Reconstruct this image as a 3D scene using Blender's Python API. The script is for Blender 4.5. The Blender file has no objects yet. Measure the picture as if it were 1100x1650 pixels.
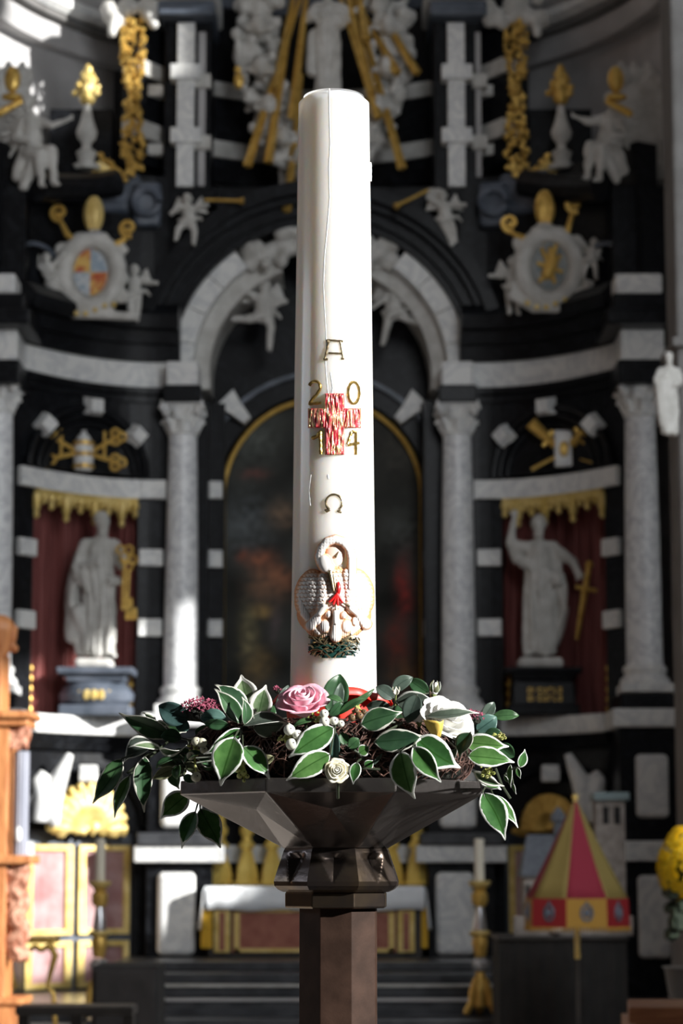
import bpy, bmesh, math, random
from mathutils import Vector, Matrix, noise
from math import sin, cos, pi, radians, sqrt
RN = random.Random(11)
SC = bpy.context.scene
COL = SC.collection

# ------------------------------------------------------------------ camera
FPX = 85.0 / 36.0 * 1650.0
TH = math.atan(575.0 / FPX)
CAMZ = 1.6
cam_d = bpy.data.cameras.new('camera')
cam = bpy.data.objects.new('camera', cam_d)
COL.objects.link(cam)
cam.location = (0, 0, CAMZ)
cam.rotation_euler = (pi / 2 + TH, 0, 0)
cam_d.sensor_fit = 'VERTICAL'
cam_d.sensor_height = 36.0
cam_d.sensor_width = 24.0
cam_d.lens = 85.0
cam_d.clip_end = 200
cam_d.dof.use_dof = True
cam_d.dof.focus_distance = 2.22
cam_d.dof.aperture_fstop = 15.0
SC.camera = cam
# ------------------------------------------------------------------ light
W = bpy.data.worlds.new('overcast_daylight')
SC.world = W
W.use_nodes = True
W.node_tree.nodes['Background'].inputs[0].default_value = (0.86, 0.93, 1.0, 1)
W.node_tree.nodes['Background'].inputs[1].default_value = 0.16
SUN_D = Vector((-0.82, 0.46, -0.34)).normalized()
sd = bpy.data.lights.new('sun', 'SUN')
sd.energy = 9.5
sd.angle = radians(1.5)
sd.color = (1.0, 0.985, 0.95)
so = bpy.data.objects.new('sun', sd)
COL.objects.link(so)
so.rotation_euler = SUN_D.to_track_quat('-Z', 'Y').to_euler()
so.location = (20, -10, 15)


def area(name, loc, dirv, sx, sy, power, col):
    d = bpy.data.lights.new(name, 'AREA')
    d.shape = 'RECTANGLE'
    d.size = sx
    d.size_y = sy
    d.energy = power
    d.color = col
    o = bpy.data.objects.new(name, d)
    COL.objects.link(o)
    o.location = loc
    o.rotation_euler = Vector(dirv).to_track_quat('-Z', 'Z').to_euler()
    return o


DAY = (0.92, 0.96, 1.0)
area('window_daylight_nave', (5.75, -0.8, 5.4), (-1, 0.35, -0.4), 4.0, 3.6, 40, DAY)
area('window_daylight_choir', (5.75, 13.0, 8.0), (-0.85, 1, -0.1), 13.0, 5.0, 1750, DAY)  # added fill for the altarpiece; no such row of windows is built
area('window_daylight_left', (-7.12, 2.3, 3.6), (1, 0, -0.1), 0.9, 4.4, 45, (0.80, 0.89, 1.0))
area('window_daylight_apse', (5.75, 24.4, 6.4), (-1, 0.45, -0.15), 1.7, 3.8, 25, DAY)
SC.view_settings.view_transform = 'Standard'
SC.view_settings.look = 'None'
SC.view_settings.gamma = 1.0
SC.view_settings.use_curve_mapping = False
SC.view_settings.exposure = 0.0


# ------------------------------------------------------------------ helpers
def P(px, py, Y):
    u = (px - 550.0) / FPX
    v = (825.0 - py) / FPX
    dy = cos(TH) - v * sin(TH)
    dz = sin(TH) + v * cos(TH)
    t = Y / dy
    return Vector((u * t, Y, CAMZ + dz * t))


def mpp(py, Y):
    v = (825.0 - py) / FPX
    return Y / (cos(TH) - v * sin(TH)) / FPX


def zy(py, Y=30.0):
    return P(550, py, Y).z


def tag(o, label=None, cat=None, group=None, kind=None):
    if label: o['label'] = label
    if cat: o['category'] = cat
    if group: o['group'] = group
    if kind: o['kind'] = kind
    return o


def empty(name, loc=(0, 0, 0), label=None, cat=None, group=None):
    o = bpy.data.objects.new(name, None)
    COL.objects.link(o)
    o.location = loc
    o.empty_display_size = 0.05
    return tag(o, label, cat, group)


def wloc(p):
    v = Vector((0, 0, 0))
    while p is not None:
        v += p.location
        p = p.parent
    return v


class MB:
    def __init__(s):
        s.v = []
        s.f = []

    def add(s, vs, fs):
        n = len(s.v)
        s.v += [tuple(v) for v in vs]
        s.f += [tuple(i + n for i in f) for f in fs]
        return s

    def box(s, a, b, rz=0.0, c=None):
        x0, x1 = sorted((a[0], b[0])); y0, y1 = sorted((a[1], b[1])); z0, z1 = sorted((a[2], b[2]))
        vs = [Vector((x, y, z)) for z in (z0, z1) for (x, y) in ((x0, y0), (x1, y0), (x1, y1), (x0, y1))]
        if rz:
            c = Vector(c) if c else Vector(((x0 + x1) / 2, (y0 + y1) / 2, 0))
            m = Matrix.Rotation(rz, 3, 'Z')
            vs = [m @ (v - Vector((c.x, c.y, 0))) + Vector((c.x, c.y, 0)) for v in vs]
        return s.add(vs, [(3, 2, 1, 0), (4, 5, 6, 7), (0, 1, 5, 4), (1, 2, 6, 5), (2, 3, 7, 6), (3, 0, 4, 7)])

    def lathe(s, c, prof, n=20, rot=0.0, sy=1.0):
        c = Vector(c)
        vs = []
        for (r, z) in prof:
            for i in range(n):
                a = 2 * pi * i / n + rot
                vs.append((c.x + r * sin(a), c.y - r * cos(a) * sy, c.z + z))
        fs = []
        for j in range(len(prof) - 1):
            for i in range(n):
                k = (i + 1) % n
                fs.append((j * n + i, j * n + k, (j + 1) * n + k, (j + 1) * n + i))
        fs.append(tuple(range(n - 1, -1, -1)))
        fs.append(tuple((len(prof) - 1) * n + i for i in range(n)))
        return s.add(vs, fs)

    def tube(s, pts, r, n=8, closed=False):
        pts = [Vector(p) for p in pts]
        m = len(pts)
        rs = r if isinstance(r, (list, tuple)) else [r] * m
        vs = []
        up = None
        for i, p in enumerate(pts):
            a = pts[(i - 1) % m] if (closed or i > 0) else p
            b = pts[(i + 1) % m] if (closed or i < m - 1) else p
            t = (b - a)
            t = t.normalized() if t.length > 1e-9 else Vector((0, 0, 1))
            if up is None:
                up = Vector((0, 1, 0)) if abs(t.y) < 0.9 else Vector((1, 0, 0))
            x = t.cross(up)
            if x.length < 1e-6:
                x = t.orthogonal()
            x.normalize()
            y = x.cross(t).normalized()
            up = y
            for k in range(n):
                an = 2 * pi * k / n
                vs.append(p + (x * cos(an) + y * sin(an)) * rs[i])
        fs = []
        for i in range(m if closed else m - 1):
            j = (i + 1) % m
            for k in range(n):
                l = (k + 1) % n
                fs.append((i * n + k, i * n + l, j * n + l, j * n + k))
        if not closed:
            fs.append(tuple(range(n - 1, -1, -1)))
            fs.append(tuple((m - 1) * n + k for k in range(n)))
        return s.add(vs, fs)

    def ball(s, c, r, n=8, rot=None):
        c = Vector(c)
        r = Vector(r) if isinstance(r, (tuple, list, Vector)) else Vector((r, r, r))
        vs = [Vector((0, 0, -1))]
        h = max(3, n // 2)
        for j in range(1, h):
            ph = -pi / 2 + pi * j / h
            for i in range(n):
                a = 2 * pi * i / n
                vs.append(Vector((cos(ph) * cos(a), cos(ph) * sin(a), sin(ph))))
        vs.append(Vector((0, 0, 1)))
        vs = [Vector((v.x * r.x, v.y * r.y, v.z * r.z)) for v in vs]
        if rot is not None:
            vs = [rot @ v for v in vs]
        vs = [v + c for v in vs]
        fs = [(0, 1 + (i + 1) % n, 1 + i) for i in range(n)]
        for j in range(h - 2):
            for i in range(n):
                k = (i + 1) % n
                fs.append((1 + j * n + i, 1 + j * n + k, 1 + (j + 1) * n + k, 1 + (j + 1) * n + i))
        L = len(vs) - 1
        b = 1 + (h - 2) * n
        fs += [(b + i, b + (i + 1) % n, L) for i in range(n)]
        return s.add(vs, fs)

    def cap(s, a, b, ra, rb, n=8):
        a = Vector(a); b = Vector(b)
        d = b - a
        L = d.length
        if L < 1e-6:
            return s.ball(a, ra, n)
        t = d / L
        pts = []; rs = []
        for q in (1.0, 0.92, 0.7, 0.38):
            pts.append(a - t * ra * q); rs.append(ra * sqrt(max(0.0025, 1 - q * q)))
        for q in range(5):
            pts.append(a + d * q / 4); rs.append(ra + (rb - ra) * q / 4)
        for q in (0.38, 0.7, 0.92, 1.0):
            pts.append(b + t * rb * q); rs.append(rb * sqrt(max(0.0025, 1 - q * q)))
        return s.tube(pts, rs, n)

    def prism(s, poly, d, axis=(0, 1, 0)):
        # poly: list of 3D points (planar), extruded by vector d
        d = Vector(d)
        n = len(poly)
        vs = [Vector(p) for p in poly] + [Vector(p) + d for p in poly]
        fs = [tuple(range(n)), tuple(range(2 * n - 1, n - 1, -1))]
        fs += [(i, n + i, n + (i + 1) % n, (i + 1) % n) for i in range(n)]
        return s.add(vs, fs)

    def mesh(s, name, off=Vector((0, 0, 0)), smooth=False, ang=35):
        me = bpy.data.meshes.new(name)
        me.from_pydata([(v[0] - off.x, v[1] - off.y, v[2] - off.z) for v in s.v], [], s.f)
        bm = bmesh.new()
        bm.from_mesh(me)
        bmesh.ops.recalc_face_normals(bm, faces=bm.faces)
        if smooth:
            lim = radians(ang)
            for f in bm.faces: f.smooth = True
            for e in bm.edges:
                if len(e.link_faces) == 2 and e.calc_face_angle(0) > lim:
                    e.smooth = False
        bm.to_mesh(me)
        bm.free()
        me.update()
        return me

    def build(s, name, mat, parent=None, smooth=False, bev=0.0, local=False, ang=35, seg=2):
        off = Vector((0, 0, 0)) if (local or parent is None) else wloc(parent)
        me = s.mesh(name, off, smooth, ang)
        me.materials.append(mat)
        o = bpy.data.objects.new(name, me)
        COL.objects.link(o)
        if parent is not None: o.parent = parent
        if bev > 0:
            b = o.modifiers.new('bevel', 'BEVEL')
            b.width = bev
            b.segments = seg
            b.limit_method = 'ANGLE'
            b.angle_limit = radians(40)
        return o


def copy_tree(o, parent=None):
    c = o.copy()
    COL.objects.link(c)
    c.parent = parent
    for ch in list(o.children):
        copy_tree(ch, c)
    return c


def blob(mb, name, mat, parent, vox, disp=None, smooth_it=2, local=False, subd=0):
    """fuse overlapping closed solids into one continuous sculpted surface"""
    off = Vector((0, 0, 0)) if (local or parent is None) else wloc(parent)
    me = mb.mesh(name + '_raw', off)
    t = bpy.data.objects.new('tmp', me)
    COL.objects.link(t)
    r = t.modifiers.new('r', 'REMESH')
    r.mode = 'VOXEL'
    r.voxel_size = vox
    r.use_smooth_shade = True
    if smooth_it:
        sm = t.modifiers.new('s', 'SMOOTH')
        sm.iterations = smooth_it
        sm.factor = 0.5
    dg = bpy.context.evaluated_depsgraph_get()
    dg.update()
    ev = t.evaluated_get(dg)
    nm = bpy.data.meshes.new_from_object(ev)
    bpy.data.objects.remove(t)
    bpy.data.meshes.remove(me)
    nm.name = name
    nm.materials.clear()
    nm.materials.append(mat)
    if disp:
        ns = [v.normal.copy() for v in nm.vertices]
        for v, nn in zip(nm.vertices, ns):
            w = Vector(v.co) + off
            v.co = Vector(v.co) + nn * disp(w, nn)
        nm.update()
    for p in nm.polygons: p.use_smooth = True
    o = bpy.data.objects.new(name, nm)
    COL.objects.link(o)
    if parent is not None: o.parent = parent
    return o


# ------------------------------------------------------------------ materials
def mat(name, col=(0.5, 0.5, 0.5), rough=0.5, metal=0.0, **k):
    m = bpy.data.materials.new(name)
    m.use_nodes = True
    nt = m.node_tree
    b = nt.nodes['Principled BSDF']
    b.inputs['Base Color'].default_value = (*col, 1)
    b.inputs['Roughness'].default_value = rough
    b.inputs['Metallic'].default_value = metal
    for kk, v in k.items():
        b.inputs[kk.replace('_', ' ')].default_value = v
    return m


def nd(m, typ, **k):
    n = m.node_tree.nodes.new(typ)
    for kk, v in k.items():
        if kk.startswith('i_'):
            n.inputs[kk[2:].replace('_', ' ')].default_value = v
        else:
            setattr(n, kk, v)
    return n


def lk(m, a, b):
    m.node_tree.links.new(a, b)


def ramp(m, stops, fac=None):
    r = nd(m, 'ShaderNodeValToRGB')
    e = r.color_ramp.elements
    while len(e) < len(stops): e.new(0.5)
    for i, (p, c) in enumerate(stops):
        e[i].position = p
        e[i].color = (*c, 1) if len(c) == 3 else c
    if fac is not None: lk(m, fac, r.inputs[0])
    return r


def bsdf(m):
    return m.node_tree.nodes['Principled BSDF']


def noisy(name, c1, c2, scale=5, rough=0.5, metal=0.0, bump=0.0, bscale=None, lo=0.35, hi=0.65, dist=0.0, coord='Object', stretch=None, detail=4, bdist=0.02, **k):
    m = mat(name, c1, rough, metal, **k)
    tc = nd(m, 'ShaderNodeTexCoord')
    src = tc.outputs[coord]
    if stretch:
        mp = nd(m, 'ShaderNodeMapping')
        mp.inputs['Scale'].default_value = stretch
        lk(m, src, mp.inputs[0])
        src = mp.outputs[0]
    n = nd(m, 'ShaderNodeTexNoise', i_Scale=scale, i_Detail=detail, i_Distortion=dist)
    lk(m, src, n.inputs['Vector'])
    r = ramp(m, [(lo, c1), (hi, c2)], n.outputs['Fac'])
    lk(m, r.outputs[0], bsdf(m).inputs['Base Color'])
    if bump:
        n2 = nd(m, 'ShaderNodeTexNoise', i_Scale=bscale or scale * 3, i_Detail=5)
        lk(m, src, n2.inputs['Vector'])
        b = nd(m, 'ShaderNodeBump', i_Strength=bump, i_Distance=bdist)
        lk(m, n2.outputs['Fac'], b.inputs['Height'])
        lk(m, b.outputs[0], bsdf(m).inputs['Normal'])
    return m


def marble(name, base, vein, scale, w, rough):
    m = mat(name, base, rough)
    tc = nd(m, 'ShaderNodeTexCoord')
    n = nd(m, 'ShaderNodeTexNoise', i_Scale=scale, i_Detail=6, i_Distortion=1.8)
    lk(m, tc.outputs['Object'], n.inputs['Vector'])
    mid = tuple((a + b) / 2 for a, b in zip(base, vein))
    r = ramp(m, [(0.5 - w, base), (0.5 - w * 0.35, mid), (0.5, vein), (0.5 + w * 0.4, mid), (0.5 + w * 1.5, base)], n.outputs['Fac'])
    lk(m, r.outputs[0], bsdf(m).inputs['Base Color'])
    return m


M = {}
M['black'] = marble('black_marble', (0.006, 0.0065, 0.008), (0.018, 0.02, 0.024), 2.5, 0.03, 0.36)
bsdf(M['black']).inputs['Specular IOR Level'].default_value = 0.18
M['white'] = marble('white_marble', (0.80, 0.80, 0.78), (0.60, 0.61, 0.62), 2.6, 0.07, 0.45)
M['colm'] = marble('veined_marble', (0.82, 0.83, 0.84), (0.52, 0.53, 0.56), 3.4, 0.06, 0.35)
M['carve'] = noisy('carved_stone', (0.46, 0.45, 0.42), (0.62, 0.61, 0.58), 6, 0.65, bump=0.3)
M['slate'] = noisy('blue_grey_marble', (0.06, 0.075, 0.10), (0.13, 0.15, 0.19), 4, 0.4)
M['vault'] = noisy('vault_plaster', (0.40, 0.39, 0.39), (0.50, 0.49, 0.49), 2, 0.8)
M['pier'] = noisy('grey_pier_stone', (0.13, 0.125, 0.12), (0.18, 0.175, 0.17), 3, 0.8)
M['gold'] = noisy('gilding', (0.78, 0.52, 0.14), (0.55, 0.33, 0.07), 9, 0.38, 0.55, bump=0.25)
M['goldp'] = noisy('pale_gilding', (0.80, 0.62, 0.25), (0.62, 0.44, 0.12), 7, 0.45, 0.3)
M['brass'] = noisy('polished_brass', (0.95, 0.72, 0.20), (0.86, 0.60, 0.13), 6, 0.35, 0.3)
M['silver'] = mat('silver', (0.78, 0.78, 0.80), 0.25, 0.9)
M['drape'] = noisy('dark_red_drape', (0.19, 0.052, 0.048), (0.29, 0.09, 0.082), 3, 0.75, stretch=(6, 6, 0.4))
M['redpanel'] = noisy('red_marble_panel', (0.28, 0.085, 0.055), (0.38, 0.14, 0.09), 7, 0.5, bump=0.1)
M['pinkpanel'] = noisy('pink_marble_panel', (0.30, 0.14, 0.14), (0.46, 0.30, 0.30), 4, 0.5)
M['linen'] = noisy('white_linen', (0.82, 0.85, 0.88), (0.88, 0.90, 0.92), 8, 0.85)
M['yellow'] = mat('yellow_cloth', (0.70, 0.42, 0.03), 0.7)
M['cream_wax'] = mat('cream_wax', (0.75, 0.70, 0.58), 0.5)
M['stone'] = noisy('floor_stone', (0.50, 0.46, 0.42), (0.62, 0.58, 0.53), 3, 0.7)
M['step'] = noisy('dark_step_marble', (0.035, 0.037, 0.042), (0.07, 0.073, 0.08), 5, 0.3)
M['plaster'] = noisy('wall_plaster', (0.50, 0.49, 0.47), (0.58, 0.57, 0.55), 2, 0.9)
M['oak'] = noisy('orange_oak', (0.42, 0.15, 0.05), (0.62, 0.27, 0.10), 6, 0.5, stretch=(3, 3, 0.6), bump=0.3)
M['oakcarve'] = noisy('carved_oak', (0.30, 0.10, 0.05), (0.68, 0.36, 0.24), 16, 0.55, bump=0.8, lo=0.4, hi=0.6)
M['bench'] = noisy('bench_wood', (0.28, 0.10, 0.04), (0.42, 0.17, 0.07), 8, 0.4, stretch=(1, 8, 8))
M['darkwood'] = noisy('dark_wood', (0.02, 0.016, 0.014), (0.035, 0.03, 0.026), 6, 0.5)
M['darkcloth'] = noisy('dark_cloth', (0.016, 0.015, 0.015), (0.026, 0.025, 0.025), 6, 0.9)
M['umb_red'] = mat('crimson_silk', (0.23, 0.010, 0.030), 0.8)
M['umb_yel'] = mat('yellow_silk', (0.24, 0.18, 0.05), 0.8)
M['umb_red2'] = mat('scarlet_silk', (0.24, 0.008, 0.012), 0.75)
M['umb_yel2'] = mat('amber_silk', (0.34, 0.18, 0.02), 0.75)
M['modelstone'] = noisy('model_stone', (0.24, 0.21, 0.19), (0.38, 0.34, 0.31), 12, 0.8, bump=0.4)
M['modelroof'] = noisy('model_slate', (0.09, 0.10, 0.12), (0.13, 0.145, 0.17), 20, 0.6)
M['modelcap'] = mat('model_green_roof', (0.22, 0.29, 0.30), 0.6)
M['mum'] = noisy('yellow_petals', (0.66, 0.42, 0.0), (0.84, 0.60, 0.01), 40, 0.6)
M['mumgreen'] = noisy('dark_foliage', (0.006, 0.012, 0.005), (0.012, 0.025, 0.008), 30, 0.6)
# foreground
m = mat('candle_wax', (0.86, 0.845, 0.82), 0.22)
b = bsdf(m)
b.inputs['Subsurface Weight'].default_value = 0.85
b.inputs['Subsurface Radius'].default_value = (0.03, 0.026, 0.021)
b.inputs['Subsurface Scale'].default_value = 1.0
b.inputs['Coat Weight'].default_value = 0.4
b.inputs['Coat Roughness'].default_value = 0.08
tc = nd(m, 'ShaderNodeTexCoord')
n = nd(m, 'ShaderNodeTexNoise', i_Scale=25.0, i_Detail=2)
mp = nd(m, 'ShaderNodeMapping')
mp.inputs['Scale'].default_value = (1, 1, 0.15)
lk(m, tc.outputs['Object'], mp.inputs[0])
lk(m, mp.outputs[0], n.inputs['Vector'])
bp = nd(m, 'ShaderNodeBump', i_Strength=0.25, i_Distance=0.0015)
lk(m, n.outputs['Fac'], bp.inputs['Height'])
lk(m, bp.outputs[0], b.inputs['Normal'])
lk(m, bp.outputs[0], b.inputs['Coat Normal'])
M['wax'] = m
M['drip'] = mat('hardened_drip_wax', (0.90, 0.89, 0.87), 0.25, Subsurface_Weight=0.15)
M['bronze'] = noisy('dark_bronze', (0.20, 0.18, 0.172), (0.31, 0.285, 0.275), 14, 0.2, 0.94, bump=0.5, bscale=160, bdist=0.0004, lo=0.3, hi=0.7)
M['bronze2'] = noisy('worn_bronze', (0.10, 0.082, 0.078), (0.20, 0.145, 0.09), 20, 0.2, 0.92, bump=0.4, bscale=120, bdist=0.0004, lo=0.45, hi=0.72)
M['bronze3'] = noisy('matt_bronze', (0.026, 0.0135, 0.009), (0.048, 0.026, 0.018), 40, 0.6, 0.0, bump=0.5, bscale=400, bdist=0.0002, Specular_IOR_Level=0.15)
M['goldwax'] = noisy('gold_wax', (0.62, 0.42, 0.13), (0.36, 0.24, 0.07), 300, 0.28, 0.85, bump=0.6, bscale=700, bdist=0.0005)
M['goldwax2'] = noisy('pale_gold_wax', (0.50, 0.41, 0.26), (0.34, 0.26, 0.15), 300, 0.25, 0.85)
m = mat('red_gold_wax', (0.6, 0.05, 0.06), 0.3)
tc = nd(m, 'ShaderNodeTexCoord')
mp = nd(m, 'ShaderNodeMapping')
mp.inputs['Scale'].default_value = (1, 1, 0.13)
n = nd(m, 'ShaderNodeTexNoise', i_Scale=520.0, i_Detail=4, i_Distortion=0.8)
lk(m, tc.outputs['Object'], mp.inputs[0]); lk(m, mp.outputs[0], n.inputs['Vector'])
r = ramp(m, [(0.46, (0.55, 0.02, 0.04)), (0.52, (0.72, 0.16, 0.14)), (0.57, (0.82, 0.58, 0.28))], n.outputs['Fac'])
lk(m, r.outputs[0], bsdf(m).inputs['Base Color'])
r2 = ramp(m, [(0.50, (0, 0, 0)), (0.57, (0.8, 0.8, 0.8))], n.outputs['Fac'])
lk(m, r2.outputs[0], bsdf(m).inputs['Metallic'])
bp = nd(m, 'ShaderNodeBump', i_Strength=0.9, i_Distance=0.0015)
lk(m, n.outputs['Fac'], bp.inputs['Height']); lk(m, bp.outputs[0], bsdf(m).inputs['Normal'])
M['cross'] = m
M['redwax'] = mat('red_wax', (0.80, 0.02, 0.02), 0.35)
M['redfoil'] = mat('red_foil', (0.70, 0.03, 0.015), 0.45, Subsurface_Weight=0.0)


def leafmat(name, g1, g2, rim, rimw, rough=0.35, gloss=0.3):
    m = mat(name, g1, rough)
    b = bsdf(m)
    at = nd(m, 'ShaderNodeAttribute', attribute_name='edge')
    mid = nd(m, 'ShaderNodeAttribute', attribute_name='mid')
    tc = nd(m, 'ShaderNodeTexCoord')
    n = nd(m, 'ShaderNodeTexNoise', i_Scale=90.0, i_Detail=3)
    lk(m, tc.outputs['Object'], n.inputs['Vector'])
    n1 = nd(m, 'ShaderNodeTexNoise', i_Scale=75.0, i_Detail=5)
    lk(m, tc.outputs['Object'], n1.inputs['Vector'])
    oi = nd(m, 'ShaderNodeObjectInfo')
    g0 = ramp(m, [(0.3, g1), (0.7, g2)], n.outputs['Fac'])
    hs = nd(m, 'ShaderNodeHueSaturation')
    mr1 = nd(m, 'ShaderNodeMapRange')
    lk(m, oi.outputs['Random'], mr1.inputs['Value'])
    mr1.inputs['To Min'].default_value = 0.62
    mr1.inputs['To Max'].default_value = 1.18
    lk(m, mr1.outputs[0], hs.inputs['Value'])
    mr2 = nd(m, 'ShaderNodeMapRange')
    lk(m, oi.outputs['Random'], mr2.inputs['Value'])
    mr2.inputs['To Min'].default_value = 0.525
    mr2.inputs['To Max'].default_value = 0.485
    lk(m, mr2.outputs[0], hs.inputs['Hue'])
    hs.inputs['Saturation'].default_value = 0.86
    lk(m, g0.outputs[0], hs.inputs['Color'])
    green = hs
    # pale midrib
    mr = ramp(m, [(0.0, tuple(min(1, c * 1.0 + 0.035) for c in g2)), (0.07, g2), (0.09, (0, 0, 0))], mid.outputs['Fac'])
    mf = ramp(m, [(0.03, (0.75, 0.75, 0.75)), (0.07, (0, 0, 0))], mid.outputs['Fac'])
    mx0 = nd(m, 'ShaderNodeMixRGB')
    lk(m, mf.outputs[0], mx0.inputs[0])
    lk(m, green.outputs[0], mx0.inputs[1])
    mx0.inputs[2].default_value = (*tuple(c * 0.5 for c in g1), 1)
    out = mx0.outputs[0]
    if rim:
        ma = nd(m, 'ShaderNodeMath', operation='MULTIPLY_ADD')
        lk(m, n1.outputs['Fac'], ma.inputs[0])
        ma.inputs[1].default_value = -0.60
        lk(m, at.outputs['Fac'], ma.inputs[2])
        rf = ramp(m, [(0.0, (1, 1, 1)), (0.02, (0, 0, 0))], None)
        sub = nd(m, 'ShaderNodeMath', operation='SUBTRACT')
        lk(m, ma.outputs[0], sub.inputs[0])
        sub.inputs[1].default_value = rimw - 0.30
        lk(m, sub.outputs[0], rf.inputs[0])
        mx = nd(m, 'ShaderNodeMixRGB')
        lk(m, rf.outputs[0], mx.inputs[0])
        lk(m, out, mx.inputs[1])
        mx.inputs[2].default_value = (*rim, 1)
        out = mx.outputs[0]
    lk(m, out, b.inputs['Base Color'])
    b.inputs['Subsurface Weight'].default_value = 0.0
    tr = nd(m, 'ShaderNodeBsdfTranslucent')
    lk(m, out, tr.inputs[0])
    ms = nd(m, 'ShaderNodeMixShader')
    ms.inputs[0].default_value = 0.22
    lk(m, b.outputs[0], ms.inputs[1]); lk(m, tr.outputs[0], ms.inputs[2])
    lk(m, ms.outputs[0], m.node_tree.nodes['Material Output'].inputs[0])
    b.inputs['Specular IOR Level'].default_value = gloss
    return m


RIM = (0.86, 0.88, 0.84)
M['V'] = leafmat('variegated_leaf', (0.042, 0.15, 0.020), (0.10, 0.28, 0.045), RIM, 0.15)
M['VD'] = leafmat('dark_variegated_leaf', (0.024, 0.082, 0.028), (0.048, 0.145, 0.045), (0.62, 0.62, 0.55), 0.09)
M['VG'] = leafmat('grey_variegated_leaf', (0.07, 0.10, 0.075), (0.12, 0.16, 0.12), (0.66, 0.67, 0.62), 0.10)
M['W'] = leafmat('whitish_leaf', (0.10, 0.20, 0.07), (0.30, 0.40, 0.22), (0.80, 0.80, 0.74), 0.34)
M['G'] = leafmat('green_leaf', (0.022, 0.075, 0.024), (0.05, 0.16, 0.045), None, 0)
M['GG'] = leafmat('grey_green_leaf', (0.06, 0.10, 0.075), (0.12, 0.17, 0.13), None, 0)
M['B'] = leafmat('blue_green_leaf', (0.035, 0.10, 0.085), (0.09, 0.20, 0.17), None, 0)
M['K'] = leafmat('cream_green_leaf', (0.10, 0.12, 0.05), (0.30, 0.32, 0.16), (0.5, 0.5, 0.3), 0.1)
M['pink'] = noisy('pink_petal', (0.84, 0.38, 0.49), (0.94, 0.64, 0.72), 60, 0.55, Subsurface_Weight=0.0)
M['wpetal'] = noisy('white_petal', (0.82, 0.81, 0.77), (0.90, 0.90, 0.88), 60, 0.55)
M['cpetal'] = noisy('cream_petal', (0.78, 0.72, 0.48), (0.90, 0.89, 0.80), 80, 0.55)
M['stamen'] = mat('yellow_petal_base', (0.72, 0.50, 0.10), 0.6)
M['berry'] = noisy('white_berry', (0.74, 0.74, 0.62), (0.86, 0.86, 0.78), 90, 0.3)
M['gberry'] = noisy('dull_berry', (0.36, 0.35, 0.24), (0.55, 0.54, 0.42), 90, 0.4)
M['bberry'] = noisy('brown_berry', (0.14, 0.08, 0.035), (0.26, 0.17, 0.09), 90, 0.5)
M['sedum'] = noisy('sedum_bud', (0.10, 0.010, 0.025), (0.50, 0.12, 0.20), 330, 0.5)
M['ybud'] = noisy('yellow_green_bud', (0.30, 0.34, 0.07), (0.55, 0.55, 0.20), 120, 0.5)
M['twig'] = noisy('brown_twig', (0.022, 0.010, 0.008), (0.13, 0.065, 0.048), 90, 0.75)
M['moss'] = noisy('dark_moss', (0.006, 0.008, 0.004), (0.014, 0.016, 0.008), 80, 0.9, bump=0.8, bscale=220)
M['stem'] = mat('green_stem', (0.16, 0.20, 0.06), 0.55)
M['dstem'] = mat('dark_stem', (0.03, 0.04, 0.02), 0.6)
# ================================================================== setting
X0 = -0.27


def struct(mb, name, m, **k):
    o = mb.build(name, m, **k)
    o['kind'] = 'structure'
    return o


fl = MB().box((-7.2, -8, -0.1), (6.2, 25.9, 0)).add([], [])
struct(fl, 'floor', M['stone'])
struct(MB().box((-7.2, 25.9, -0.1), (6.2, 34, 0.15)), 'floor_chancel', M['step'])
struct(MB().box((-7.4, -8, 0), (-7.2, 34, 22)), 'wall_left', noisy('stained_panelling', (0.10, 0.06, 0.04), (0.16, 0.10, 0.07), 2, 0.7))
WR = MB()
XW0, XW1 = 6.0, 6.35
cols = [(-8, -3.2, []), (-3.2, 1.4, [(2.7, 7.6)]), (1.4, 14.2, []), (14.2, 16.0, [(2.4, 7.0)]), (16.0, 22.5, []), (22.5, 23.6, [(4.2, 8.25)]), (23.6, 25.4, [(4.2, 8.25), (15.0, 19.2)]), (25.4, 34, [])]
for (y0, y1, op) in cols:
    z = 0
    for (a, bb) in op:
        WR.box((XW0, y0, z), (XW1, y1, a)); z = bb
    WR.box((XW0, y0, z), (XW1, y1, 22))
struct(WR, 'wall_right', M['plaster'])
for i, (y0, y1, z0, z1) in enumerate([(-3.2, 1.4, 2.7, 7.6), (22.5, 25.4, 4.2, 8.25), (23.6, 25.4, 15.0, 19.2), (14.2, 16.0, 2.4, 7.0)]):
    f = MB()
    for (a, b_) in (((y0, z0), (y1, z0 + .06)), ((y0, z1 - .06), (y1, z1)), ((y0, z0), (y0 + .05, z1)), ((y1 - .05, z0), (y1, z1))):
        f.box((6.02, a[0], a[1]), (6.2, b_[0], b_[1]))
    struct(f, 'window_%d' % (i + 1), M['darkwood'])

struct(MB().box((-7.4, -8, 19), (6.35, 15, 19.3)), 'ceiling', M['plaster'])
struct(MB().box((-7.4, -8.3, 0), (6.35, -8, 19.3)), 'wall_back', noisy('dim_plaster', (0.20, 0.19, 0.18), (0.26, 0.25, 0.24), 2, 0.9))
wl = MB()
for a, b_ in (((1.8, 1.3), (2.8, 1.4)), ((1.8, 5.8), (2.8, 5.9)), ((1.75, 1.3), (1.85, 5.9)), ((2.75, 1.3), (2.85, 5.9))):
    wl.box((-7.2, a[0], a[1]), (-7.1, b_[0], b_[1]))
struct(wl, 'window_5', M['darkwood'])
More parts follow.
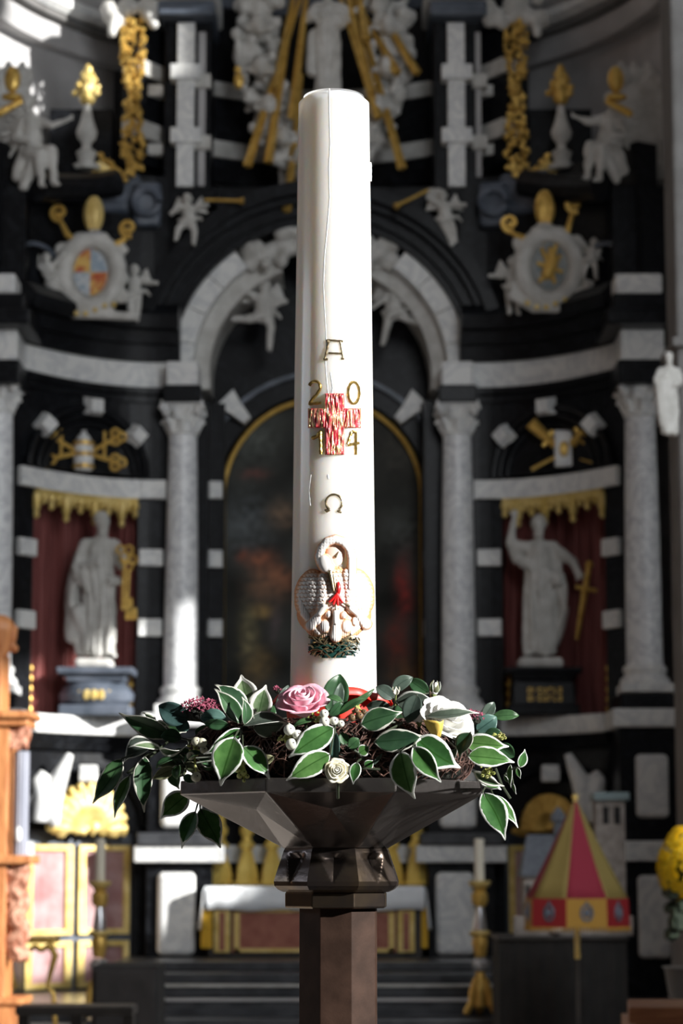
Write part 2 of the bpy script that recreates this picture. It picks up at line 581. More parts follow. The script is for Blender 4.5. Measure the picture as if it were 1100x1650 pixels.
# apse: half cylinder with plaster ribs and a ring cornice
AC = Vector((X0, 28.05)); AR = 4.5
AW = MB()
n = 48
vs = []
for z in (0.1, 19.0):
    for r in (AR, AR + 0.25):
        for i in range(n + 1):
            a = -pi * 0.52 + pi * 1.04 * i / n
            vs.append((AC.x + r * sin(a), AC.y + r * cos(a), z))
q = n + 1
fs = []
for i in range(n):
    fs += [(i, i + 1, 2 * q + i + 1, 2 * q + i), (q + i, 3 * q + i, 3 * q + i + 1, q + i + 1),
           (2 * q + i, 2 * q + i + 1, 3 * q + i + 1, 3 * q + i), (i, q + i, q + i + 1, i + 1)]
fs += [(0, 2 * q, 3 * q, q), (n, q + n, 3 * q + n, 2 * q + n)]
AW.add(vs, fs)
struct(AW, 'wall_apse', M['vault'])


def ring(prof, a0, a1, n, center=AC, R=AR):
    """profile (inward offset, z) swept round the apse"""
    mb = MB()
    m_ = len(prof)
    vs = []
    for i in range(n + 1):
        a = a0 + (a1 - a0) * i / n
        for (o, z) in prof:
            vs.append((center.x + (R - o) * sin(a), center.y + (R - o) * cos(a), z))
    fs = []
    for i in range(n):
        for j in range(m_):
            k = (j + 1) % m_
            fs.append((i * m_ + j, i * m_ + k, (i + 1) * m_ + k, (i + 1) * m_ + j))
    fs.append(tuple(range(m_)))
    fs.append(tuple(n * m_ + j for j in range(m_ - 1, -1, -1)))
    return mb.add(vs, fs)


zc = zy(128, 32.5)
for i, (y0, y1, d, mm) in enumerate([(150, 118, 0.25, 'vault'), (118, 106, 0.35, 'pier'), (104, 84, 0.45, 'white'), (84, 62, 0.55, 'vault'), (58, 30, 0.5, 'vault')]):
    z0, z1 = zy(y0, 32.5), zy(y1, 32.5)
    struct(ring([(-0.05, z0), (d * 0.8, z0), (d, z0 + (z1 - z0) * .4), (d, z1), (-0.05, z1)], -pi * .5, pi * .5, 40), 'trim_%d' % (i + 1), M[mm], smooth=True)
# plaster ribs on the apse above the cornice
k = 6
for i in range(7):
    a = -1.25 + 2.5 * i / 6
    a2 = a + .07
    mb = ring([(-0.02, zy(58, 32.5)), (0.16, zy(58, 32.5)), (0.16, 18.5), (-0.02, 18.5)], a, a2, 2)
    struct(mb, 'trim_%d' % k, M['white']); k += 1
# white pier at the right edge of the choir
pr = empty('stone_pier', (P(1120, 1400, 21.8).x, 21.8, 0), 'tall pale grey stone pier at the right edge carrying a small statue', 'pier')
pl = MB()
xx = P(1108, 1400, 21.5).x
pl.box((xx, 21.5, 0), (5.98, 22.2, 15.5))  # widened out of view to the wall to shade the right bay
pl.build('shaft', M['pier'], pr, bev=0.04)
MB().box((xx - .05, 21.42, zy(560, 21.5)), (5.97, 22.28, zy(545, 21.5))).build('moulding', M['pier'], pr, bev=.02)
MB().box((xx - .06, 21.4, 0), (5.97, 22.3, 1.2)).build('plinth', M['pier'], pr, bev=.03)

# steps
SX0, SX1 = P(150, 1600, 26).x, P(890, 1600, 26).x
st = empty('altar_steps', ((SX0 + SX1) / 2, 26, 0.0), 'dark polished marble steps climbing to the altar', 'steps')
lev = [(25.2, .075), (25.95, .22), (26.75, .33), (27.5, .44), (28.2, .545)]
pz = 0
for (y, z) in lev:
    MB().box((SX0, y, pz), (SX1, 30.2, z)).build('step', M['step'], st, bev=0.015)
    pz = z
sf = MB()
for (y, z) in lev[1:3]:
    MB().box((SX0, y - .03, z), (SX1, y + .2, z + .022)).build('nosing', M['carve' if z > .3 else 'vault'], st, bev=.005)  # pale strips paint the light caught along the treads

# ================================================================== altarpiece
AP = empty('altarpiece', (X0, 30.5, 0.15), 'towering black marble altarpiece banded with white marble, curving behind the altar', 'altarpiece')
UA, UB = 1.93, 1.61


def C(u):
    return (UA + UB * u, 30.0 - (1.03 * abs(u) ** 2.2 if u > 0 else 0))


def CN(u):
    a = C(max(u - .01, -1)); b_ = C(u + .01)
    dx, dy = b_[0] - a[0], b_[1] - a[1]
    L = sqrt(dx * dx + dy * dy)
    return (dy / L, -dx / L)       # toward centre and viewer (for +x side)


def Q(sd, u, off, z):
    x, y = C(u)
    nx, ny = CN(u)
    return Vector((X0 + sd * (x + nx * off), y + ny * off, z))


def sweep(prof, u0, u1, n, sd):
    mb = MB()
    m_ = len(prof)
    vs = []
    for i in range(n + 1):
        u = u0 + (u1 - u0) * i / n
        for (o, z) in prof:
            vs.append(Q(sd, u, o, z))
    fs = []
    for i in range(n):
        for j in range(m_):
            kk = (j + 1) % m_
            fs.append((i * m_ + j, i * m_ + kk, (i + 1) * m_ + kk, (i + 1) * m_ + j))
    fs.append(tuple(range(m_)))
    fs.append(tuple(n * m_ + j for j in range(m_ - 1, -1, -1)))
    return mb.add(vs, fs)


def sbox(sd, u0, u1, y0, y1, o0, o1, n=10):
    a, b_ = zy(y1), zy(y0)
    return sweep([(o0, a), (o1, a), (o1, b_), (o0, b_)], u0, u1, n, sd)


def lx(px, py=1000, Y=30):
    return P(px, py, Y).x - X0


for sd in (-1, 1):
    # walls of the curved bay
    sbox(sd, -.12, .215, 640, 1560, -.3, 0, 4).build('bay_wall', M['black'], AP)
    sbox(sd, .955, 1.12, 640, 1600, -.3, 0, 3).build('bay_wall', M['black'], AP)
    sbox(sd, .215, .955, 640, 768, -.3, 0).build('bay_wall', M['black'], AP)
    sbox(sd, .215, .955, 1190, 1340, -.3, -.02).build('bay_wall', M['black'], AP)
    sbox(sd, -.1, 1.2, 285, 505, -.3, 0.0, 12).build('attic_wall', M['black'], AP)
    # entablature
    z = [zy(q_) for q_ in (650, 627, 585, 560, 540, 520, 500)]
    sweep([(-.3, z[0]), (.05, z[0]), (.05, z[0] + .08), (.1, z[0] + .1), (.1, z[1]), (-.3, z[1])], -.1, 1.12, 14, sd).build('architrave', M['black'], AP)
    sweep([(-.3, z[1]), (.02, z[1]), (.02, z[2]), (-.3, z[2])], -.1, 1.06, 14, sd).build('frieze', M['white'], AP)
    sweep([(-.3, z[2]), (.08, z[2]), (.12, z[3]), (.22, z[3]), (.26, z[4]), (.42, z[4]), (.46, z[5]), (.30, z[6]), (-.3, z[6])], -.1, 1.15, 14, sd).build('cornice', M['black'], AP, smooth=True)
    # ledge above the niche, ledge below it
    sbox(sd, .0, .97, 775, 805, -.1, .06).build('niche_lintel', M['white'], AP)
    sbox(sd, .2, 1.0, 1158, 1188, -.5, .22).build('ledge', M['white'], AP, bev=.03)
    sweep([(-.4, zy(1212)), (.05, zy(1212)), (.17, zy(1188)), (-.4, zy(1188))], .2, 1.0, 12, sd).build('ledge_moulding', M['black'], AP)
    # banded jambs
    for (u0, u1) in ((.02, .21), (.955, 1.06)):
        for (a, bb) in ((775, 805), (886, 913), (998, 1026)):
            sbox(sd, u0, u1, a, bb, -.05, .075, 2).build('jamb_block', M['white'], AP, bev=.012)
    # jamb fillet
    sbox(sd, .11, .13, 640, 1150, -.02, .03, 1).build('jamb_fillet', M['black'], AP)
    # lunette mouldings
    uc = .585
    for (rr, t, oo) in ((.80, .05, .05), (.70, .035, .07), (.60, .03, .03)):
        pts = []
        for i in range(25):
            a = pi * i / 24
            pts.append(Q(sd, uc + rr * cos(a) / 1.87, oo, zy(772) + rr * 1.04 * sin(a)))
        MB().tube(pts, t, 8).build('lunette_moulding', M['black'], AP, smooth=True)
    for a in (radians(90), radians(38), radians(142)):
        c_ = Q(sd, uc + .80 * cos(a) / 1.87, .10, zy(772) + .85 * sin(a))
        mb = MB()
        s_ = .12
        n_ = CN(uc)
        tx = Vector((-n_[1] * sd, n_[0] * 1, 0)).normalized()
        up = Vector((0, 0, 1))
        ra = 0 if abs(a - pi / 2) < .1 else radians(40)
        e1 = tx * cos(ra) + up * sin(ra); e2 = up * cos(ra) - tx * sin(ra)
        f_ = Vector((n_[0] * sd, n_[1], 0))
        base = [c_ - f_ * .05 + e1 * x_ + e2 * y_ for x_, y_ in ((-s_, -s_), (s_, -s_), (s_, s_), (-s_, s_))]
        top = [c_ + f_ * .10 + (e1 * x_ + e2 * y_) * .7 for x_, y_ in ((-s_, -s_), (s_, -s_), (s_, s_), (-s_, s_))]
        mb.add(base + top, [(0, 1, 2, 3), (4, 5, 6, 7), (0, 1, 5, 4), (1, 2, 6, 5), (2, 3, 7, 6), (3, 0, 4, 7)])
        mb.build('diamond_block', M['white'], AP)
    # drape in the niche (pleated cloth)
    dr = empty('niche_drape', Q(sd, .58, -.3, zy(1155)), ('deep red pleated drape lining the %s niche behind its statue' % ('left, sunlit' if sd < 0 else 'right, shaded')), 'drape', 'red drapes lining the statue niches')
    mb = MB()
    nn = 150
    vs = []
    for (z_) in (zy(1158), zy(795)):
        for i in range(nn + 1):
            u = .20 + .77 * i / nn
            t = (i / nn - .5) * 2
            vs.append(Q(sd, u, -.16 - .30 * (1 - t * t) + .03 * sin(i * .95) + .012 * sin(i * 2.3), z_))
    q = nn + 1
    for z_ in (zy(1158), zy(795)):
        for i in range(nn + 1):
            u = .20 + .77 * i / nn
            vs.append(Q(sd, u, -.52, z_))
    fs = []
    for i in range(nn):
        fs += [(i, i + 1, q + i + 1, q + i), (2 * q + i, 3 * q + i, 3 * q + i + 1, 2 * q + i + 1), (i, 2 * q + i, 2 * q + i + 1, i + 1), (q + i, q + i + 1, 3 * q + i + 1, 3 * q + i)]
    fs += [(0, q, 3 * q, 2 * q), (nn, 2 * q + nn, 3 * q + nn, q + nn)]
    mb.add(vs, fs)
    mb.build('cloth', M['drape'], dr, smooth=True)
    # gold embroidery near the drape's lower hem
    for u in (.25, .93):
        for jj in range(5):
            c_ = Q(sd, u, -.10, zy(1150 - jj * 16))
            MB().ball(c_, (.05, .02, .06), 8).build('embroidery', M['gold'], dr, smooth=True)
    # gilded valance
    va = empty('gilded_valance', Q(sd, .58, .05, zy(800)), 'gilded scalloped valance with tassels hanging over the %s statue' % ('left' if sd < 0 else 'right'), 'valance', 'gilded valances over the statues')
    sweep([(-.06, zy(818)), (.03, zy(818)), (.05, zy(803)), (-.06, zy(803))], .22, .95, 16, sd).build('rail', M['goldp'], va)
    for i in range(15):
        u = .24 + .70 * i / 14
        L = (852 if i % 4 == 2 else 836 if i % 2 == 0 else 828)
        mb = MB()
        c_ = Q(sd, u, 0, 0)
        mb.lathe((c_.x, c_.y, 0), [(.012, zy(L)), (.045, zy(L - 5)), (.03, zy(L - 12)), (.055, zy(L - 16)), (.06, zy(818)), (.05, zy(812))], 8)
        mb.build('tassel', M['goldp'], va, smooth=True)

# central bay walls
YB = 30.55


def cbox(px0, px1, y0, y1, Ya, Yb, Yref=None):
    Yref = Yref or Ya
    x0, x1 = P(px0, (y0 + y1) / 2, Yref).x, P(px1, (y0 + y1) / 2, Yref).x
    return MB().box((x0, Ya, zy(y1, Yref)), (x1, Yb, zy(y0, Yref)))


def half_pts(cx, cz, r, n, a0=0.0, a1=pi):
    return [(cx + r * cos(a0 + (a1 - a0) * i / n), cz + r * sin(a0 + (a1 - a0) * i / n)) for i in range(n + 1)]


def archring(cx, cz, r0, r1, y0, y1, a0, a1, n):
    mb = MB()
    vs = []
    for i in range(n + 1):
        a = a0 + (a1 - a0) * i / n
        for (r, y) in ((r0, y0), (r1, y0), (r1, y1), (r0, y1)):
            vs.append((cx + r * cos(a), y, cz + r * sin(a)))
    fs = []
    for i in range(n):
        for j in range(4):
            kk = (j + 1) % 4
            fs.append((i * 4 + j, i * 4 + kk, (i + 1) * 4 + kk, (i + 1) * 4 + j))
    fs += [(0, 1, 2, 3), tuple(n * 4 + j for j in (3, 2, 1, 0))]
    return mb.add(vs, fs)


ACZ = zy(600, 30.3)
RO, RI, RS = 1.88, 1.62, 1.42
# dark wall inside the arch, behind painting and putti
MB().box((X0 - 2.2, 31.35, .5), (X0 + 2.2, 31.7, zy(330, 31.4))).build('back_wall', M['black'], AP)
# archivolt in separate white stones
for sd in (-1, 1):
    for i in range(4):
        a0 = radians(-3 + i * 14.5); a1 = radians(-3 + (i + 1) * 14.5 - .25)
        if sd < 0: a0, a1 = pi - a1, pi - a0
        archring(X0, ACZ, RI, RO, 30.1, 30.5, a0, a1, 5).build('archivolt_stone', M['white'], AP, bev=.01)
    a0, a1 = radians(-8), radians(70)
    if sd < 0: a0, a1 = pi - a1, pi - a0
    archring(X0, ACZ, RS, RI, 30.35, 31.3, a0, a1, 16).build('arch_soffit', M['carve'], AP, smooth=True)
for (r0, r1, y0) in ((1.88, 1.97, 30.0), (1.97, 2.1, 29.9), (2.1, 2.18, 29.75), (2.18, 2.34, 29.6)):
    archring(X0, ACZ, r0, r1, y0, 30.9, radians(14), radians(166), 30).build('arch_moulding', M['black'], AP, smooth=True)
# spandrel walls behind the arch mouldings
mb = MB()
pts = [(X0 + p_[0] - X0, p_[1]) for p_ in half_pts(X0, ACZ, 2.0, 24, 0, pi)]
poly = [Vector((X0 - 2.0, 30.5, ACZ))] + [Vector((X0 - 2.2, 30.5, ACZ))] + [Vector((X0 - 2.2, 30.5, zy(300, 30.5)))] + [Vector((X0 + 2.2, 30.5, zy(300, 30.5)))] + [Vector((X0 + 2.2, 30.5, ACZ))]
up = half_pts(X0, ACZ, 2.0, 24, 0, pi)
vs = []; fs = []
for (x_, z_) in up:
    vs += [(x_, 30.55, z_), (x_, 30.55, zy(300, 30.5)), (x_, 30.9, z_), (x_, 30.9, zy(300, 30.5))]
for i in range(24):
    a = i * 4; b_ = a + 4
    fs += [(a, b_, b_ + 1, a + 1), (a + 2, a + 3, b_ + 3, b_ + 2), (a, a + 2, b_ + 2, b_), (a + 1, b_ + 1, b_ + 3, a + 3)]
fs += [(0, 1, 3, 2), (96, 98, 99, 97)]
mb.add(vs, fs)
mb.build('spandrel', M['black'], AP)
# carved keystone cartouche at the arch head
mb = MB()
for i in range(46):
    a = radians(RN.uniform(58, 122)); r = RN.uniform(1.45, 1.9)
    mb.ball((X0 + r * cos(a), RN.uniform(30.1, 30.35), ACZ + r * sin(a)), RN.uniform(.07, .13), 8)
mb.tube([(X0 + 1.7 * cos(radians(a)), 30.3, ACZ + 1.7 * sin(radians(a))) for a in range(55, 126, 5)], .14, 8)
blob(mb, 'arch_cartouche', M['carve'], AP, .03)
# painting jamb panels with white bands
for (a, bb) in ((322, 358), (682, 716)):
    cbox(a - 3, bb + 3, 650, 1180, 30.75, 31.3).build('jamb_panel', M['black'], AP)
    for (y0, y1) in ((775, 803), (886, 914), (998, 1026)):
        cbox(a, bb, y0, y1, 30.66, 31.1).build('jamb_block', M['white'], AP, bev=.012)
# voussoirs on the painting arch
PCX, PCZ, PR_ = P(519.5, 900, 31).x, zy(800, 31), 160 * mpp(800, 31)
for sg in (-1, 1):
    a = radians(45 if sg > 0 else 135)
    for (rr, s_) in ((PR_ + .20, .10), (PR_ + .40, .16)):
        c_ = Vector((PCX + rr * cos(a), 30.8, PCZ + rr * sin(a)))
        e1 = Vector((cos(a), 0, sin(a))); e2 = Vector((-sin(a), 0, cos(a)))
        MB().prism([c_ + e1 * x_ * 1.0 + e2 * y_ for x_, y_ in ((-.11, -s_ * .6), (.11, -s_), (.11, s_), (-.11, s_ * .6))], (0, .35, 0)).build('voussoir', M['white'], AP, bev=.01)
archring(PCX, PCZ, PR_ + .08, PR_ + .55, 31.0, 31.4, 0, pi, 28).build('painting_surround', M['black'], AP)
archring(PCX, PCZ, PR_ + .3, PR_ + .36, 30.9, 31.1, 0, pi, 28).build('painting_surround', M['slate'], AP)
# pedestals of the inner columns
for (a, bb, ia, ib) in ((236, 342, 258, 322), (690, 796, 708, 768)):
    sd = -1 if a < 500 else 1
    cbox(a, bb, 1192, 1545, 29.62, 30.6).build('pedestal', M['black'], AP, bev=.01)
    cbox(a - 6, bb + 4, 1150, 1172, 29.45, 30.7, 29.6).build('pedestal_cap', M['white'], AP, bev=.02)
    cbox(a - 2, bb + 1, 1172, 1192, 29.52, 30.7, 29.6).build('pedestal_cap', M['black'], AP, bev=.02)
    cbox(ia, ib, 1240, 1335, 29.55, 29.7).build('pedestal_panel', M['white'], AP, bev=.08, seg=4)
    cbox(a - 20, bb + 20, 1362, 1390, 29.5, 30.6, 29.6).build('pedestal_band', M['white'], AP, bev=.02)
    cbox(a - 14, bb + 14, 1342, 1362, 29.45, 30.6, 29.6).build('pedestal_band', M['step'], AP, bev=.02)
    cbox(ia - 6, ib - 8 if sd < 0 else ib - 3, 1405, 1540, 29.55, 29.7).build('pedestal_panel', M['white'], AP, bev=.12, seg=5)
    cbox(a - 24, bb + 24, 1545, 1600, 29.45, 30.6, 29.6).build('pedestal_foot', M['black'], AP, bev=.02)
# white band running behind the altar
cbox(340, 700, 1362, 1390, 30.2, 30.8).build('altar_back_band', M['white'], AP)
cbox(330, 710, 1180, 1362, 30.4, 31.2).build('altar_back_wall', M['black'], AP)
cbox(330, 710, 1390, 1560, 30.4, 31.2).build('altar_back_wall', M['black'], AP)
# pedestals of the outer columns
OX = 3.84
for sd in (-1, 1):
    xc_ = X0 + sd * OX
    Yp = 28.05
    w = .36
    def ob(y0, y1, w_, yo=0.0):
        return MB().box((xc_ - w_, Yp - yo, zy(y1, Yp)), (xc_ + w_, 29.2, zy(y0, Yp)))
    ob(1118, 1142, w - .02).build('pedestal_cap', M['black'], AP, bev=.015)
    ob(1142, 1172, w + .08, .1).build('pedestal_cap', M['white'], AP, bev=.02)
    ob(1172, 1610, w).build('pedestal', M['black'], AP, bev=.01)
    ob(1355, 1388, w + .08, .08).build('pedestal_band', M['white'], AP, bev=.02)
    mb = MB().box((xc_ - .18, Yp - .06, zy(1318, Yp)), (xc_ + .2, Yp + .1, zy(1215, Yp)))
    mb.build('pedestal_panel', M['white'], AP, bev=.06, seg=3)
    mb = MB().box((xc_ - .18, Yp - .06, zy(1545, Yp)), (xc_ + .2, Yp + .1, zy(1410, Yp)))
    mb.build('pedestal_panel', M['white'], AP, bev=.06, seg=3)
    # blocks over the outer columns
    MB().box((xc_ - .30, 28.05, zy(618, 28.1)), (xc_ + .30, 29.1, zy(580, 28.1))).build('impost', M['black'], AP, bev=.02)
    MB().box((xc_ - .26, 28.1, zy(580, 28.1)), (xc_ + .26, 29.1, zy(530, 28.1))).build('impost', M['white'], AP, bev=.02)
    MB().box((xc_ - .45, 27.8, zy(530, 28.1)), (xc_ + .45, 29.1, zy(505, 28.1))).build('cornice', M['black'], AP, bev=.03)
    MB().box((xc_ - .36, 28.0, zy(505, 28.1)), (xc_ + .36, 29.1, zy(475, 28.1))).build('cornice', M['black'], AP, bev=.03)
    MB().box((xc_ - .22 - (.1 if sd > 0 else 0), 28.0, zy(475, 28.1)), (xc_ + .24, 28.9, zy(443, 28.1))).build('attic_block', M['white'], AP, bev=.03)
    MB().box((xc_ - sd * .28, 28.5, zy(475, 28.1)), (xc_ + sd * .8, 29.3, zy(300, 28.5))).build('attic_wall', M['black'], AP)
    # inner imposts
    xi = X0 + sd * 1.72
    MB().box((xi - .24, 29.6, zy(650, 29.7)), (xi + .24, 30.4, zy(622, 29.7))).build('impost', M['black'], AP, bev=.02)
    MB().box((xi - .20, 29.65, zy(622, 29.7)), (xi + .20, 30.4, zy(583, 29.7))).build('impost', M['white'], AP, bev=.02)
    # wall strip behind the inner column
    MB().box((xi - .4, 30.25, .5), (xi + .3 if sd < 0 else xi + .4, 30.9, zy(640))).build('back_pilaster', M['black'], AP)
    # wavy scroll crest beside attic block
    pts = [Q(sd, .98 - t * .3, .25, zy(463 + 18 * sin(t * 9), 29.2)) for t in [i / 14 for i in range(15)]]
    MB().tube(pts, [.07 - .02 * abs(sin(i)) for i in range(15)], 8).build('crest_scroll', M['carve'], AP, smooth=True)
    # black scroll volutes of the broken pediment
    vx = X0 + sd * 3.05
    pts = []
    rs = []
    for i in range(70):
        t = i / 69
        if t < .45:
            u = 1.12 - .62 * t / .45
            p_ = Q(sd, u, .35, zy(330 - 42 * (t / .45), 29.3))
            pts.append(p_); rs.append(.18)
    MB().tube(pts, rs, 10).build('pediment_scroll', M['black'], AP, smooth=True)
    # blue-grey consoles below the garlands
    for (ua, ub, ya, yb, rr) in ((.22, .62, 282, 350, .1), (.06, .30, 300, 372, .22)):
        sbox(sd, ua, ub, ya, yb, -.1, rr, 5).build('console', M['slate'], AP, bev=.1, seg=5)
    MB().tube([Q(sd, .2 + .0 * a, .3, 0) + Vector((.16 * cos(a), 0, zy(335) + .16 * sin(a))) for a in [i * .4 for i in range(16)]], .05, 8).build('console_volute', M['slate'], AP, smooth=True)
    # arc moulding on the attic
    pts = [Q(sd, 1.0 + .14 * cos(a), .12, zy(430, 29) + .26 * sin(a)) for a in [i * .33 for i in range(13)]]
    MB().tube(pts, .03, 8).build('attic_volute', M['slate'], AP, smooth=True)

# upper storey: banded pilasters and concave centre
UPC = Vector((X0, 28.6)); UR = 2.75
for i, (y0, y1, mm) in enumerate([(300, 262, 'black'), (262, 236, 'carve'), (236, 165, 'black'), (165, 142, 'carve'), (142, 20, 'black'), (20, -30, 'slate')]):
    z0, z1 = zy(y0, 31.2), zy(y1, 31.2)
    o_ = .06 if mm == 'carve' else 0
    ring([(-.2, z0), (o_, z0), (o_, z1), (-.2, z1)], -1.05, 1.05, 24, UPC, UR).build('niche_course', M[mm], AP, smooth=True)
for (pc, sdd) in ((299, -1), (735, 1)):
    pil = empty('banded_pilaster', P(pc, 300, 30), 'white strip pilaster with two cross bands on black, upper storey, %s of the cloud wreath' % ('left' if sdd < 0 else 'right'), 'pilaster', 'upper storey pilasters')
    cbox(pc - 36, pc + 40, 30, 330, 30.1, 31.0, 30).build('casing', M['black'], pil, bev=.02)
    cbox(pc - 14, pc + 14, 38, 302, 29.95, 30.12, 30).build('strip', M['white'], pil, bev=.01)
    for yy in (120, 222):
        cbox(pc - 24, pc + 25, yy - 13, yy + 11, 29.88, 30.15, 30).build('cross_band', M['white'], pil, bev=.012)
    if sdd < 0:
        ex = [(319, 331)]
    else:
        ex = [(766, 775)]
    for (a, bb) in ex:
        cbox(a, bb, 52, 300, 30.08, 30.25, 30.1).build('strip', M['vault'], pil, bev=.01)
        for yy in (133, 232):
            cbox(a - 6, bb + 9, yy - 11, yy + 11, 30.0, 30.2, 30.1).build('cross_band', M['carve'], pil, bev=.01)
    for (yy, w_) in ((145, 48), (240, 30)):
        s0 = pc - 36 if sdd < 0 else pc + 36
        cbox(s0 + sdd * 26, s0, yy - 9, yy + 9, 30.2, 30.4, 30.2).build('cross_band', M['carve'], pil, bev=.01)
    cbox(pc - 44, pc + 48, 8, 32, 29.8, 31.0, 30).build('capping', M['slate'], pil, bev=.04)
    cbox(pc - 52, pc + 54, -30, 8, 29.6, 31.0, 30).build('capping', M['white'], pil, bev=.04)
    cbox(pc - 46, pc - 24, 302, 322, 30.0, 30.3, 30).build('foot', M['carve'], pil, bev=.03)
    cbox(pc - 14, pc + 50, 302, 330, 30.0, 30.3, 30).build('foot', M['black'], pil, bev=.03)
for sd in (-1, 1):
    # dark upper side walls behind garlands
    x1 = X0 + sd * 1.9; x2 = X0 + sd * 2.75
    MB().box((x1, 30.9, zy(330, 31)), (x2, 31.2, zy(118, 31))).build('upper_side_wall', M['black'], AP)
    MB().box((X0 + sd * 2.7, 30.2, zy(330, 30.3)), (X0 + sd * 3.5, 30.5, zy(180, 30.3))).build('upper_side_wall', M['black'], AP)

# ================================================================== columns
def column(xc, yc, pybase, pytop, r, label):
    zb, zt = zy(pybase, yc), zy(pytop, yc)
    root = empty('marble_column', (xc, yc, zb), label, 'column', 'veined marble columns of the altarpiece')
    c0 = (xc, yc, 0)
    H = zt - zb
    MB().lathe(c0, [(r * 1.34, zb + .09), (r * 1.40, zb + .12), (r * 1.34, zb + .17), (r * 1.16, zb + .20), (r * 1.12, zb + .24), (r * 1.22, zb + .27), (r * 1.18, zb + .31), (r * 1.02, zb + .34)], 28).build('base', M['white'], root, smooth=True)
    MB().box((xc - r * 1.42, yc - r * 1.42, zb), (xc + r * 1.42, yc + r * 1.42, zb + .1)).build('plinth', M['white'], root, bev=.01)
    prof = []
    for i in range(13):
        t = i / 12
        prof.append((r * (1.0 - .16 * t ** 1.8), zb + .33 + (H - .33 - .42) * t))
    MB().lathe(c0, prof, 32).build('shaft', M['colm'], root, smooth=True)
    zc_ = zt - .42
    rr = r * .84
    cap_ = MB()
    cap_.lathe(c0, [(rr * 1.02, zc_), (rr * 1.14, zc_ + .02), (rr * 1.0, zc_ + .05), (rr * 1.02, zc_ + .2), (rr * 1.3, zc_ + .36), (rr * 1.35, zc_ + .38)], 20)
    cp = cap_.build('capital', M['white'], root, smooth=True)
    for tier in range(2):
        for i in range(8):
            a = 2 * pi * i / 8 + tier * pi / 8
            d = Vector((sin(a), -cos(a), 0))
            z0 = zc_ + .04 + tier * .12
            pts = [Vector(c0) + d * rr * 1.02 + Vector((0, 0, z0)), Vector(c0) + d * rr * 1.08 + Vector((0, 0, z0 + .07)),
                   Vector(c0) + d * rr * 1.16 + Vector((0, 0, z0 + .13)), Vector(c0) + d * rr * 1.42 + Vector((0, 0, z0 + .145)), Vector(c0) + d * rr * 1.5 + Vector((0, 0, z0 + .11))]
            MB().tube(pts, [.02, .045, .05, .035, .02], 6).build('acanthus_leaf', M['white'], cp, smooth=True)
    for i in range(4):
        a = pi / 4 + i * pi / 2
        d = Vector((sin(a), -cos(a), 0))
        c_ = Vector(c0) + d * rr * 1.62 + Vector((0, 0, zt - .12))
        s = d.cross(Vector((0, 0, 1)))
        pts = [c_ + (d * cos(t * .6) + Vector((0, 0, 1)) * sin(t * .6)) * (.085 - .0055 * t) for t in range(13)]
        MB().tube(pts, .03, 6).ball(c_, (.06, .06, .06), 8).build('volute', M['white'], cp, smooth=True)
    MB().box((xc - rr * 1.5, yc - rr * 1.5, zt - .06), (xc + rr * 1.5, yc + rr * 1.5, zt)).build('abacus', M['white'], root, bev=.015)
    return root


column(X0 - 1.72, 29.9, 1150, 650, .212, 'inner veined marble column left of the painting, its foot in bright sun')
column(X0 + 1.72, 29.9, 1150, 650, .212, 'inner veined marble column right of the painting, in shade')
column(X0 - OX, 28.45, 1118, 612, .215, 'outermost marble column at the left edge of the altarpiece')
column(X0 + OX, 28.45, 1118, 618, .215, 'outermost marble column at the right, near the pale pier')

# ================================================================== painting
pt = empty('altar_painting', (PCX, 31.1, zy(1180, 31)), 'dark arched oil painting in a thin gilded frame, hidden partly by the candle', 'painting')
nx_, nz_ = 70, 110
z0p, hwp = zy(1180, 31.1), PR_ - .02
ztop = PCZ + PR_
mb = MB()
vs = []
for j in range(nz_ + 1):
    z_ = z0p + (ztop - z0p) * j / nz_
    w_ = hwp if z_ < PCZ else sqrt(max(0, hwp ** 2 - (z_ - PCZ) ** 2))
    for i in range(nx_ + 1):
        vs.append((PCX - w_ + 2 * w_ * i / nx_, 31.08, z_))
fs = [(j * (nx_ + 1) + i, j * (nx_ + 1) + i + 1, (j + 1) * (nx_ + 1) + i + 1, (j + 1) * (nx_ + 1) + i) for j in range(nz_) for i in range(nx_)]
mb.add(vs, fs)
mp_ = mat('oil_paint', (0.05, 0.05, 0.04), 0.7, Specular_IOR_Level=0.1)
at = nd(mp_, 'ShaderNodeAttribute', attribute_name='paint')
lk(mp_, at.outputs['Color'], bsdf(mp_).inputs['Base Color'])
co = mb.build('canvas', mp_, pt)
me = co.data
ca = me.color_attributes.new('paint', 'FLOAT_COLOR', 'POINT')
spots = [((405, 700), (40, 45), (.10, .11, .10)), ((395, 850), (40, 45), (.10, .11, .115)), ((420, 905), (22, 14), (.30, .11, .06)), ((390, 898), (8, 8), (.22, .07, .04)),
         ((445, 935), (22, 18), (.34, .13, .07)), ((430, 950), (30, 25), (.18, .10, .06)), ((422, 990), (14, 10), (.34, .22, .08)), ((400, 1030), (14, 45), (.20, .17, .09)),
         ((415, 1080), (20, 30), (.16, .11, .05)), ((445, 1010), (10, 30), (.10, .08, .08)), ((650, 950), (14, 45), (.26, .035, .03)), ((640, 1040), (18, 35), (.16, .035, .025)),
         ((650, 1090), (24, 25), (.12, .06, .03)), ((645, 860), (26, 40), (.07, .075, .07)), ((640, 730), (36, 40), (.055, .052, .045)), ((412, 765), (18, 8), (.14, .06, .05)), ((455, 830), (20, 20), (.18, .12, .08))]
